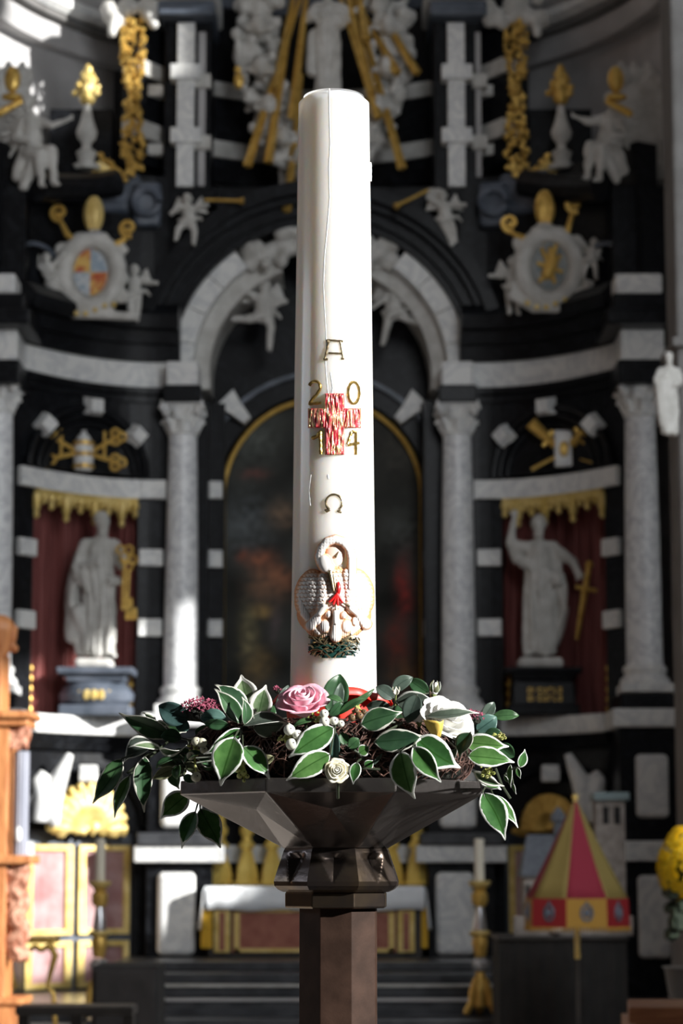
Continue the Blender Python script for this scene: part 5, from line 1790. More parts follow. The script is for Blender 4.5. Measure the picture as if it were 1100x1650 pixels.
MB().box((P(30, 1630, 14).x, 14.1, .2), (P(208, 1630, 14).x, 14.14, zr_ - .12)).build('panel', M['darkwood'], rl)
# carved oak stall end
YS = 20.0
st_ = empty('carved_oak_stall', (P(15, 1640, YS).x, YS, 0), 'orange carved oak stall end with fluted columns at the left edge', 'stall')
def sb(a, b_, y0, y1, nm, mt, d0=0.0, d1=.5, bev=.01):
    return MB().box((P(a, 1400, YS).x, YS - d0, zy(y1, YS) if y1 < 1640 else 0), (P(b_, 1400, YS).x, YS + d1, zy(y0, YS))).build(nm, mt, st_, bev=bev)


sb(-60, 10, 1170, 1650, 'post', M['oak'])
sb(-60, 50, 1146, 1158, 'cornice', M['oak'], .08, .5, .02)
sb(-60, 42, 1158, 1170, 'cornice', M['oak'], .04, .5, .02)
sb(-60, 52, 1378, 1392, 'mid_rail', M['oak'], .05, .5, .015)
sb(-60, 44, 1608, 1618, 'bottom_rail', M['oak'], .1, .5, .015)
sb(-60, 40, 1618, 1650, 'plinth', M['oak'], .06, .5)
for (ya, yb, nk) in ((1172, 1206, 30), (1394, 1545, 110)):
    mb = MB()
    for i in range(nk):
        py = RN.uniform(ya, yb)
        w_ = 23 if nk == 30 else 20 + 5 * sin((py - 1394) * .045)
        mb.ball(P(28 + RN.uniform(-w_ + 6, w_ - 6), py, YS + .05), RN.uniform(.016, .04), 6)
    nn_ = 10 if nk == 30 else 38
    mb.tube([P(28 + 6 * sin(t * .55), ya + t * (yb - ya) / (nn_ - 1), YS + .1) for t in range(nn_)], .09, 8)
    blob(mb, 'carved_garland', M['oakcarve'], st_, .012, smooth_it=1)
for (cx_, r0) in ((30, 13),):
    mb = MB()
    prof_n = 24
    vs = []; fs = []
    xx_ = P(cx_, 1300, YS).x
    rr = r0 * mpp(1300, YS)
    zs = [zy(1378, YS), zy(1210, YS)]
    for z_ in zs:
        for i in range(48):
            a = 2 * pi * i / 48
            r1_ = rr * (1 - (.10 if i % 4 in (0,) else 0))
            vs.append((xx_ + r1_ * sin(a), YS + .12 - r1_ * cos(a), z_))
    for i in range(48):
        fs.append((i, (i + 1) % 48, 48 + (i + 1) % 48, 48 + i))
    fs += [tuple(range(47, -1, -1)), tuple(range(48, 96))]
    mb.add(vs, fs)
    mb.build('fluted_column', noisy('greyed_oak', (0.22, 0.23, 0.28), (0.30, 0.31, 0.36), 8, .5, stretch=(4, 4, .3)), st_, smooth=True, ang=20)
MB().ball(P(29, 1344, YS), (.03, .03, .065), 10).build('lamp_glass', M['white'], st_, smooth=True)
mb = MB()
for i in range(16):
    mb.ball(P(2 + RN.uniform(-16, 26), RN.uniform(1012, 1048), YS + .1), RN.uniform(.03, .06), 7)
mb.cap(P(0, 1015, YS + .1), P(0, 1048, YS + .1), .13, .08)
blob(mb, 'carved_capital', M['oak'], st_, .014)
sb(-60, -4, 1050, 1150, 'upper_post', M['oak'])
# gilded console stool
sl = empty('gilded_console', (P(52, 1610, 24).x, 24, 0), 'gilded console table with curved legs in front of the sunlit door', 'console')
s_ = mpp(1550, 24)
def pc(px, py, dy=0): return P(px, py, 24 + dy)


MB().box((pc(12, 1520).x, 24, pc(0, 1520).z), (pc(88, 1520).x, 24.5, pc(0, 1510).z)).build('top', M['gold'], sl, bev=.02)
for (px, g) in ((20, -1), (80, 1)):
    for dy in (0.05, .45):
        pts = [pc(px, 1520, dy), pc(px + g * 9, 1540, dy), pc(px + g * 2, 1565, dy), pc(px - g * 4, 1590, dy), pc(px + g * 6, 1600, dy)]
        pts.append(Vector((pts[-1].x + g * .03, pts[-1].y, 0.03)))
        MB().tube(pts, [5 * s_, 6 * s_, 4.5 * s_, 3.5 * s_, 4 * s_, 4 * s_], 8).build('leg', M['gold'], sl, smooth=True)
mb = MB()
for i in range(22):
    mb.ball(pc(16 + i * 3.2, 1524 + 7 * abs(sin(i * .5))), 4.5 * s_, 6)
mb.build('carved_apron', M['gold'], sl, smooth=True)
# ================================================================== paschal candle stand
YD = 2.26
def xat(px, py=1300, Y=YD): return P(px, py, Y).x
def zf(py, Y=YD): return P(550, py, Y).z


ST = empty('octagonal_candle_stand', (xat(540), YD, 0), 'dark bronze octagonal candle stand with a faceted bowl and collar', 'candle stand')
u_ = mpp(1300, YD)


def octv(cx, r, z, rot, k_):
    a = radians(rot + 45 * k_)
    return Vector((cx + r * sin(a), YD - r * cos(a), z))


# bowl
cb = xat(534)
RB = 257 * u_
Yn = YD - RB * cos(radians(22.5))
z_rt, z_rb = zf(1253, Yn), zf(1277, Yn)
rot = 22.5
mb = MB()
V = [octv(cb, RB, z_rb, rot, k_) for k_ in range(8)]
T = [octv(cb, RB * .998, z_rt, rot, k_) for k_ in range(8)]
mb.add(V + T, [(k_, (k_ + 1) % 8, 8 + (k_ + 1) % 8, 8 + k_) for k_ in range(8)] + [tuple(range(8, 16)), tuple(range(7, -1, -1))])
rim = mb.build('rim', M['bronze'], ST, bev=.0012)
zb_neck = zf(1366, YD - .045)
RNK = 91 * u_
Bv = [octv(cb + (xat(543) - cb) * .8, RNK, zb_neck, rot, k_) for k_ in range(8)]
zN = zf(1303, YD - .095)
Nv = []
for k_ in range(8):
    a = radians(rot + 22.5 + 45 * k_)
    Nv.append(Vector((cb + 166 * u_ * sin(a), YD - 166 * u_ * cos(a), zN)))
# ridge point on each V->B crease, slightly proud
vs = []; fs = []
mb = MB()
Vb = [v + Vector((0, 0, .0004)) for v in V]
allv = Vb + Nv + Bv
for k_ in range(8):
    kn = (k_ + 1) % 8
    fs.append((k_, 8 + k_, kn))              # triangle under the rim
    fs.append((8 + k_, 16 + k_, 16 + kn))      # triangle above neck
    fs.append((k_, 16 + k_, 8 + k_))
    fs.append((kn, 8 + k_, 16 + kn))
fs.append(tuple(range(7, -1, -1)))
fs.append(tuple(range(16, 24)))
mb.add(allv, fs)
mb.build('faceted_bowl', M['bronze'], ST, bev=.0012)
# collar
cc_ = xat(542.5, 1400)
prof = [(86, 1364), (90, 1372), (94, 1385), (99, 1398), (103, 1410), (106, 1420), (105, 1427), (99, 1433), (90, 1437)]
rotc = -26.0
mb = MB()
vs = []; fs = []
NS = 24
cols_ = 8 * NS
rows_ = len(prof)
sub = []
for j in range(rows_ - 1):
    for q_ in range(5):
        t = q_ / 5
        sub.append((prof[j][0] * (1 - t) + prof[j + 1][0] * t, prof[j][1] * (1 - t) + prof[j + 1][1] * t))
sub.append(prof[-1])
for (r, y_) in sub:
    for k_ in range(8):
        a0 = octv(cc_, r * u_, zf(y_), rotc, k_); a1 = octv(cc_, r * u_, zf(y_), rotc, k_ + 1)
        nrm = ((a0 + a1) / 2 - Vector((cc_, YD, zf(y_)))).normalized()
        for i in range(NS):
            s = i / NS
            p_ = a0.lerp(a1, s)
            # recessed V (triangle, apex down)
            ty = (y_ - 1374) / (1424 - 1374)
            if 0 <= ty <= 1:
                half = .36 * (1 - ty)
                dd = abs(s - .5)
                if dd < half:
                    depth = (half - dd) / .36
                    p_ = p_ - nrm * (12.5 * u_ * depth * min(1, ty * 5 + .0))
            vs.append(p_)
R_ = len(sub)
for j in range(R_ - 1):
    for i in range(cols_):
        k_ = (i + 1) % cols_
        fs.append((j * cols_ + i, j * cols_ + k_, (j + 1) * cols_ + k_, (j + 1) * cols_ + i))
fs.append(tuple(range(cols_ - 1, -1, -1)))
fs.append(tuple((R_ - 1) * cols_ + i for i in range(cols_)))
mb.add(vs, fs)
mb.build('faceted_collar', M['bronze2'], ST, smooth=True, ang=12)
# ring and shaft
mb = MB()
c2 = xat(541.5, 1450)
mb.lathe((c2, YD, 0), [(83 * u_, zf(1463)), (86 * u_, zf(1461)), (86 * u_, zf(1440)), (84 * u_, zf(1436))], 8, rot=radians(rotc))
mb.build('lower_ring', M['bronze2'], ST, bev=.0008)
c3 = xat(545, 1550)
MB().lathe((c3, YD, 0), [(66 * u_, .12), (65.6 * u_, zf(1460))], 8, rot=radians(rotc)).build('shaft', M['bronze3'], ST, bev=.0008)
MB().lathe((c3, YD, 0), [(.22, 0), (.22, .03), (.15, .07), (.06, .12), (.05, .125)], 8, rot=radians(rotc)).build('foot', M['bronze'], ST, bev=.003)

# ================================================================== candle
cX = xat(537.5, 600)
CD = empty('paschal_candle', (cX, YD, z_rt), 'tall white wax candle with gilt alpha, year numerals, cross, omega and pelican relief', 'candle')
zt0, zb0 = zf(142, YD - .033), z_rt - 0.0005
def crad(z):
    za, zb_ = zf(150), zf(1100)
    ra, rb = 56.8 * mpp(150, YD), 69.6 * mpp(1100, YD)
    t = (z - zb_) / (za - zb_)
    return rb + (ra - rb) * t


mb = MB()
vs = []; fs = []
NR, NC = 120, 72
for j in range(NR + 1):
    z = zb0 + (zt0 - zb0) * j / NR
    d_ = zt0 - z
    r = crad(z)
    if d_ < .006: r -= .006 * (1 - sqrt(max(0, 1 - (1 - d_ / .006) ** 2)))
    for i in range(NC):
        a = 2 * pi * i / NC
        w = 1 + .006 * noise.noise(Vector((sin(a) * 1.5, cos(a) * 1.5, z * 7))) + .010 * max(0, (z - zt0 + .03) / .03) * noise.noise(Vector((sin(a) * 3, cos(a) * 3, 5)))
        zz_ = z + (.0015 * noise.noise(Vector((sin(a) * 2, cos(a) * 2, 9))) if j == NR else 0)
        vs.append((cX + r * w * sin(a), YD - r * w * cos(a), zz_))
rings = NR + 1
for (q_, dz) in ((.86, .0012), (.78, 0), (.70, -.008), (.2, -.013), (.06, -.013)):
    r = crad(zt0) * q_
    for i in range(NC):
        a = 2 * pi * i / NC
        vs.append((cX + r * sin(a), YD - r * cos(a), zt0 + dz))
    rings += 1
for j in range(rings - 1):
    for i in range(NC):
        k_ = (i + 1) % NC
        fs.append((j * NC + i, j * NC + k_, (j + 1) * NC + k_, (j + 1) * NC + i))
fs.append(tuple(range(NC - 1, -1, -1)))
fs.append(tuple((rings - 1) * NC + i for i in range(NC)))
mb.add(vs, fs)
mb.build('wax_body', M['wax'], CD, smooth=True, ang=60)
MB().cap((cX, YD, zt0 - .014), (cX + .001, YD, zt0 - .002), .0012, .001, 6).build('wick', M['darkcloth'], CD, smooth=True)


def cs(px, py, h=0.0):
    """point on the candle's skin that the pixel sees, raised by h metres"""
    Y = YD - .035
    for _ in range(6):
        p_ = P(px, py, Y)
        r = crad(p_.z) + h
        dx = p_.x - cX
        dx = max(-r * .998, min(r * .998, dx))
        Y = YD - sqrt(r * r - dx * dx)
    return P(px, py, Y)


def stroke(pts, h, rad, nm, mt, parent=None, n=8, closed=False, flat=True):
    mb = MB()
    P3 = []
    for i in range(len(pts) - (0 if closed else 1)):
        a, b_ = pts[i], pts[(i + 1) % len(pts)]
        k_ = max(1, int(math.hypot(b_[0] - a[0], b_[1] - a[1]) / 2.5))
        for j in range(k_):
            t = j / k_
            P3.append(cs(a[0] + (b_[0] - a[0]) * t, a[1] + (b_[1] - a[1]) * t, h))
    if not closed: P3.append(cs(pts[-1][0], pts[-1][1], h))
    rr = [rad * (1 + .12 * sin(i * 1.7)) for i in range(len(P3))]
    mb.tube(P3, rr, n, closed=closed)
    return mb, mb


def multi(strokes, h, rad, nm, mt, parent):
    mb = MB()
    for s in strokes:
        cl_ = s[0] == 'c'
        pts = s[1:] if cl_ else s
        m_, _ = stroke(pts, h, rad, nm, mt, closed=cl_)
        mb.add(m_.v, m_.f)
    return mb.build(nm, mt, parent, smooth=True)


px1 = u_ * .96
multi([[(527, 548), (552, 550)], [(528, 547), (528, 552)], [(530, 549), (523, 579)], [(548, 550), (553, 578)], [(529, 569), (551, 570)], [(521, 579), (528, 579)], [(549, 578), (554, 578)]], .0005, .0011, 'alpha_letter', M['goldwax2'], CD)
om = []
for i in range(19):
    a = radians(235 - i * 290 / 18)
    om.append((538 + 13.2 * cos(a), 810 - 13.2 * sin(a)))
multi([om, [(523.5, 821), (527, 824.5), (531, 821.5)], [(543, 823), (550, 826)], [(om[0][0], om[0][1]), (526, 822)], [(om[-1][0], om[-1][1]), (548, 823)]], .0005, .0011, 'omega_letter', M['goldwax2'], CD)
# numerals
def arc(cx, cy, rx, ry, a0, a1, n=10):
    return [(cx + rx * cos(radians(a0 + (a1 - a0) * i / n)), cy - ry * sin(radians(a0 + (a1 - a0) * i / n))) for i in range(n + 1)]


multi([arc(507, 624, 9, 9.5, 165, -20, 10) + [(510, 636), (503, 643), (499, 650)], [(498, 651), (517, 649)]], .0006, .0015, 'numeral_two', M['goldwax'], CD)
multi([['c'] + arc(569.5, 633, 9.0, 17.5, 90, 450 - 22, 17)], .0006, .0014, 'numeral_zero', M['goldwax'], CD)
multi([[(503, 706), (511, 703), (517, 694)], [(516, 696), (517, 732)]], .0006, .0018, 'numeral_one', M['goldwax'], CD)
multi([[(566, 696), (560, 716)], [(560, 717), (578, 714)], [(567, 695), (573, 697), (573, 733)]], .0006, .0015, 'numeral_four', M['goldwax'], CD)


def patch(poly, h0, h1, nm, mt, parent, step=2.0, wob=0.0):
    """raised slab following the candle's skin inside a pixel polygon made of rectangles"""
    mb = MB()
    vid = {}
    vs = []; fs = []
    def inside(x, y): return any(a <= x <= b_ and c_ <= y <= d_ for (a, c_, b_, d_) in poly)
    x0, x1 = min(p_[0] for p_ in poly), max(p_[2] for p_ in poly)
    y0, y1 = min(p_[1] for p_ in poly), max(p_[3] for p_ in poly)
    nx, ny = int((x1 - x0) / step), int((y1 - y0) / step)
    cell = set()
    for i in range(nx):
        for j in range(ny):
            if inside(x0 + (i + .5) * step, y0 + (j + .5) * step): cell.add((i, j))
    def vtx(i, j, top):
        key = (i, j, top)
        if key not in vid:
            x, y = x0 + i * step, y0 + j * step
            h = h0
            if top:
                edge = not all((i - a, j - b_) in cell for a in (0, 1) for b_ in (0, 1))
                h = h1 * (.55 if edge else 1) + (wob * noise.noise(Vector((x * .45, y * .06, 2))) if not edge else 0)
            vid[key] = len(vs)
            vs.append(cs(x, y, h))
        return vid[key]
    for (i, j) in cell:
        fs.append((vtx(i, j, 1), vtx(i + 1, j, 1), vtx(i + 1, j + 1, 1), vtx(i, j + 1, 1)))
        for (di, dj, a, b_) in ((-1, 0, (i, j), (i, j + 1)), (1, 0, (i + 1, j), (i + 1, j + 1)), (0, -1, (i, j), (i + 1, j)), (0, 1, (i, j + 1), (i + 1, j + 1))):
            if (i + di, j + dj) not in cell:
                fs.append((vtx(*a, 1), vtx(*b_, 1), vtx(*b_, 0), vtx(*a, 0)))
    mb.add(vs, fs)
    return mb.build(nm, mt, parent, smooth=True, ang=50)


patch([(523, 634, 555, 733), (496, 658, 582, 690)], -.0003, .0021, 'relief_cross', M['cross'], CD, step=1.5, wob=.0016)
# wax drips
wd = M['drip']
def drip(pts, rad, nm='wax_drip'):
    mb, _ = stroke(pts, -.0004, rad + .0002, nm, wd)
    mb.build(nm, wd, CD, smooth=True)


drip([(530, 143), (531, 200), (532, 230), (530, 270), (531, 320), (527, 370), (523, 410), (521, 460), (523, 500), (525, 535), (526, 562), (524, 580), (526, 610), (530, 650), (533, 690), (536, 730)], .0006)
drip([(532, 600), (536, 626), (534, 636)], .0007)
drip([(555, 150), (561, 190), (566, 215)], .0004)
drip([(501, 765), (498, 790), (500, 815)], .0006)
drip([(528, 765), (529, 772)], .0007)
drip([(596.5, 262), (597.4, 268), (597.2, 292)], .0007)

# ---------------------------------------------------------------- pelican relief
m = mat('painted_wax_relief', (.9, .87, .85), .38)
at = nd(m, 'ShaderNodeAttribute', attribute_name='dep')
tcx = nd(m, 'ShaderNodeTexCoord')
vr = nd(m, 'ShaderNodeTexVoronoi', i_Scale=420.0, feature='DISTANCE_TO_EDGE')
lk(m, tcx.outputs['Object'], vr.inputs['Vector'])
rr_ = ramp(m, [(0.0, (.74, .30, .12)), (.30, (.84, .50, .30)), (.60, (.84, .72, .66)), (.9, (.84, .82, .80))], at.outputs['Fac'])
vf = ramp(m, [(0.0, (.70, .70, .70)), (.10, (1, 1, 1))], vr.outputs['Distance'])
mx = nd(m, 'ShaderNodeMixRGB', blend_type='MULTIPLY')
mx.inputs[0].default_value = .8
lk(m, rr_.outputs[0], mx.inputs[1]); lk(m, vf.outputs[0], mx.inputs[2])
lk(m, rr_.outputs[0], bsdf(m).inputs['Base Color'])
M['pelican'] = m
PL = MB()
def ce(px, py, h, rx, ry, rh, rot=0.0, n=12, mbx_=None):
    """ellipsoid lying on the skin, radii in pixels"""
    c_ = cs(px, py, h * u_)
    n_ = Vector((c_.x - cX, c_.y - YD, 0)).normalized()
    t_ = Vector((-n_.y, n_.x, 0))
    if t_.x < 0: t_ = -t_
    up_ = Vector((0, 0, 1))
    e1 = t_ * cos(rot) + up_ * sin(rot); e2 = up_ * cos(rot) - t_ * sin(rot)
    Rm = Matrix((e1, n_, e2)).transposed()
    (mbx_ or PL).ball(c_, (rx * u_, rh * u_, ry * u_), n, Rm)


def cc2(a, b_, ra, rb, h=2, n=10, mbx_=None):
    (mbx_ or PL).cap(cs(a[0], a[1], h * u_), cs(b_[0], b_[1], h * u_), ra * u_, rb * u_, n)



def el(cx, cy, rx, ry, H, rot=0.0, kind=0, base=0.0):
    return ('e', cx, cy, rx, ry, H, cos(rot), sin(rot), kind, base)


def cp(ax_, ay_, bx_, by_, ra, rb, H, kind=0, base=0.0):
    return ('c', ax_, ay_, bx_, by_, ra, rb, H, kind, base)


SP = [el(538, 990, 60, 40, 4.2, 0, 2), el(541, 958, 30, 46, 5.5, 0, 1), el(499, 956, 25, 40, 6.0, .22, 1), el(579, 954, 24, 39, 6.0, -.22, 1)]
for i in range(6):                                   # outer flight feathers
    SP.append(cp(483 + i * 1.2, 958 + i * 6, 497 + i * 3.2, 1008 + i * 2.5, 7, 3.6, 5.0 + i * .25, 3))
    SP.append(cp(594 - i * 1.2, 958 + i * 6, 582 - i * 3.2, 1008 + i * 2.5, 7, 3.6, 5.0 + i * .25, 3))
SP += [cp(521, 930, 517, 985, 9, 8, 5.0, 1, 2.5), cp(563, 925, 566, 982, 12, 9, 5.0, 1, 2.5)]
neck = [(566, 946), (567, 920), (567, 900), (563, 884), (553, 873), (540, 869), (527, 873), (518, 883), (514, 896), (516, 906)]
for i in range(len(neck) - 1):
    SP.append(cp(neck[i][0], neck[i][1], neck[i + 1][0], neck[i + 1][1], 7.6, 7.6, 6.5, 6, 3.0))
SP += [el(540, 893, 15, 20, 3.0, 0, 4, 0.0), el(523, 908, 12.5, 17, 7.5, -.30, 0, 4.5), el(531, 915, 8.5, 9, 6, 0, 0, 5.0)]
for (pts_) in (((541, 1026), (541, 1003), (541, 987)), ((500, 1008), (514, 989), (522, 977)), ((590, 1005), (576, 989), (566, 980))):
    SP.append(cp(*pts_[0], *pts_[1], 10, 6.0, 6.0, 3, 3.5)); SP.append(cp(*pts_[1], *pts_[2], 5.4, 6.0, 6.0, 0, 5.0))
for (x_, y_, rx_, ry_) in ((523, 1009, 9.5, 12), (559, 1009, 9.5, 12), (511, 1000, 7, 9), (573, 1001, 7, 9), (529, 990, 5.5, 7), (554, 991, 5.5, 7)):
    SP.append(el(x_, y_, rx_, ry_, 5.0, 0, 3, 3.2))
SP.append(el(538, 1012, 46, 20, 4.6, 0, 5, 1.0))


def pel_h(x, y):
    best = None
    for q_ in SP:
        if q_[0] == 'e':
            _, cx_, cy_, rx_, ry_, H_, c_, s_, kd, bs = q_
            dx, dy = x - cx_, y - cy_
            u = (dx * c_ + dy * s_) / rx_; v = (-dx * s_ + dy * c_) / ry_
            d = u * u + v * v
            if d >= 1: continue
            d = sqrt(d)
        else:
            _, ax_, ay_, bx_, by_, ra, rb, H_, kd, bs = q_
            vx, vy = bx_ - ax_, by_ - ay_
            t = max(0, min(1, ((x - ax_) * vx + (y - ay_) * vy) / (vx * vx + vy * vy)))
            d = math.hypot(x - ax_ - t * vx, y - ay_ - t * vy) / (ra + (rb - ra) * t)
            if d >= 1: continue
        h = bs + H_ * (1 - d ** 2.6) ** .5
        if best is None or h > best[0]: best = (h, d, kd)
    return best


def pel_tex(x, y, kd):
    """(height offset, paint 0 orange .. 1 white)"""
    if kd == 1:                 # scales
        r = y / 6.6
        row = math.floor(r)
        v = r - row
        u = ((x + (3.2 if row % 2 else 0)) / 6.4) % 1 - .5
        e_ = v - (.35 + .6 * sqrt(max(0, 1 - 4 * u * u)))
        k_ = math.exp(-(e_ * 5.5) ** 2)
        return (-1.0 * k_, 1 - .75 * k_)
    if kd == 6:
        k_ = (.5 + .5 * cos(y * 2 * pi / 5.0)) * (.5 + .5 * cos(x * 2 * pi / 5.0))
        return (-.35 * k_, 1 - .4 * k_)
    if kd == 3 or kd == 5:      # ribbed feathers
        k_ = .5 + .5 * cos(x * 2 * pi / 3.1)
        k_ = k_ ** 2 * (1 if kd == 5 else .6)
        return (-.9 * k_, 1 - .7 * k_)
    return (0, 1)


mb = MB()
STP = .85
gx0, gy0 = 474, 856
NX_, NY_ = int(130 / STP), int(184 / STP)
grid = {}
for i in range(NX_ + 1):
    for j in range(NY_ + 1):
        b_ = pel_h(gx0 + i * STP, gy0 + j * STP)
        if b_: grid[(i, j)] = b_
vid = {}; vs = []; fs = []; dep = []
def pv(i, j):
    if (i, j) not in vid:
        x, y = gx0 + i * STP, gy0 + j * STP
        g_ = grid.get((i, j))
        if g_ is None:
            vs.append(cs(x, y, -.5 * u_)); dep.append(.1)
        else:
            to, tp = pel_tex(x, y, g_[2])
            vs.append(cs(x, y, max(.2, g_[0] + to) * u_ * 1.15))
            rim_ = 1 - max(0, g_[1] - .62) / .38
            if g_[2] == 2: rim_ *= .35
            if g_[2] == 4: rim_ = .55
            if g_[2] == 5: rim_ *= .62
            dep.append(max(0, min(1, rim_ * tp)))
        vid[(i, j)] = len(vs) - 1
    return vid[(i, j)]
for i in range(NX_):
    for j in range(NY_):
        c4 = ((i, j), (i + 1, j), (i + 1, j + 1), (i, j + 1))
        if sum(c_ in grid for c_ in c4) >= 2:
            fs.append(tuple(pv(*c_) for c_ in c4))
mb.add(vs, fs)
pel = mb.build('pelican_relief', M['pelican'], CD, smooth=True, ang=180)
fa = pel.data.attributes.new('dep', 'FLOAT', 'POINT')
fa.data.foreach_set('value', dep)
mb = MB()
cc2((531, 922), (537, 952), 4.5, 2.2, 9, mbx_=mb); cc2((536, 924), (540, 948), 2.5, 1.5, 8, mbx_=mb)
for (a, b_) in (((522, 975), (532, 970)), ((564, 978), (552, 971)), ((541, 984), (541, 975))):
    cc2(a, b_, 1.8, .9, 10, mbx_=mb)
cc2((540, 897), (545, 889), 2.6, .8, 3.2, mbx_=mb)
mb.build('beaks', M['goldwax2'], CD, smooth=True)
mb = MB()
ce(545, 948, 7, 4.2, 11, 5, mbx_=mb)
for q_ in ((530, 971), (537, 973), (544, 974), (552, 971)):
    cc2((543, 958), q_, 3.0, 1.8, 9, mbx_=mb)
mb.build('blood_drops', M['redwax'], CD, smooth=True)
mb = MB()
for (x_, y_) in ((520, 977), (566, 981)):
    ce(x_, y_, 12, 1.1, 1.1, 1.2, mbx_=mb, n=6)
mb.build('eyes', M['darkcloth'], CD, smooth=True)
# nest of woven twigs
ng = mat('dark_green_wax', (.006, .045, .036), .4)
patch([(500, 1030, 577, 1046), (503, 1027, 574, 1051), (509, 1026, 568, 1056), (518, 1026, 558, 1060)], 0, 1.8 * u_, 'nest_core', ng, CD, step=2.0)
Rg = random.Random(4)
for i in range(95):
    x_ = 498 + 80 * Rg.random(); y_ = 1024 + 32 * Rg.random()
    y_ = min(y_, 1060 - 16 * ((x_ - 538) / 40) ** 2)
    dx_, dy_ = Rg.uniform(8, 20) * Rg.choice((-1, 1)), Rg.uniform(-9, 9)
    pts = [(x_ + dx_ * (t - .5) * 1.3, y_ + dy_ * (t - .5) * 1.3 - 4 * sin(pi * t)) for t in (0, .33, .66, 1)]
    pts = [(max(497, min(579, a)), b_) for a, b_ in pts]
    m_, _ = stroke(pts, Rg.uniform(2.6, 5.6) * u_, 1.2 * u_, '', None, n=6)
    m_.build('nest_twig', M['goldwax2'] if i % 3 else ng, CD, smooth=True)
# red foil cup
fc = MB()
vs = []; fs = []
nF = 64
zA, zBf = z_rt + .002, zf(1111)
for j, (rr, z_) in enumerate([(1.02, zA), (1.05, zBf - .03), (1.10, zBf - .010), (1.25, zBf - .004), (1.38, zBf - .012)]):
    for i in range(nF):
        a = 2 * pi * i / nF
        w_ = 1 + (.05 * sin(7 * a) + .03 * sin(13 * a + 1)) * (j / 4) ** 2
        vs.append((cX + crad(z_) * rr * w_ * sin(a), YD - crad(z_) * rr * w_ * cos(a), z_ + .003 * sin(5 * a) * (j / 4)))
for j in range(4):
    for i in range(nF):
        k_ = (i + 1) % nF
        fs.append((j * nF + i, j * nF + k_, (j + 1) * nF + k_, (j + 1) * nF + i))
fc.add(vs, fs)
o = fc.build('red_foil_collar', M['redfoil'], None, smooth=True)
s__ = o.modifiers.new('t', 'SOLIDIFY'); s__.thickness = .0006; s__.offset = 1
tag(o, 'bright red foil cup around the candle foot, mostly hidden by leaves', 'foil')

# ================================================================== flower arrangement
wr = empty('twig_wreath', (cb, YD, z_rt), 'ring of tangled brown twigs and dark moss lying on the bronze bowl', 'wreath')
mb = MB()
RR, RT = .104, .026
mb.tube([(cb + RR * sin(a), YD - RR * cos(a), z_rt + .024) for a in [2 * pi * i / 48 for i in range(48)]], .0235, 12, closed=True)
mb.build('moss_core', M['moss'], wr, smooth=True)
Rg = random.Random(21)
mb = MB()
for i in range(1700):
    a = Rg.uniform(0, 2 * pi) if i % 3 else Rg.uniform(-1.45, 1.45)
    L = Rg.uniform(.08, .34)
    ph = Rg.uniform(-.6, pi + .4)
    dr = Rg.uniform(-.5, .5)
    pts = []
    r0 = RT * Rg.uniform(.92, 1.18)
    for q_ in range(5):
        t = q_ / 4 - .5
        aa = a + L * t
        pp = ph + dr * t * 4 + Rg.uniform(-.15, .15)
        rr = RR + r0 * cos(pp)
        pts.append((cb + rr * sin(aa), YD - rr * cos(aa), max(z_rt + .0015, z_rt + .024 + r0 * sin(pp))))
    mb.tube(pts, Rg.uniform(.0004, .0009), 4)
o = mb.build('tangled_twigs', M['twig'], wr, smooth=True); o['kind'] = 'stuff'


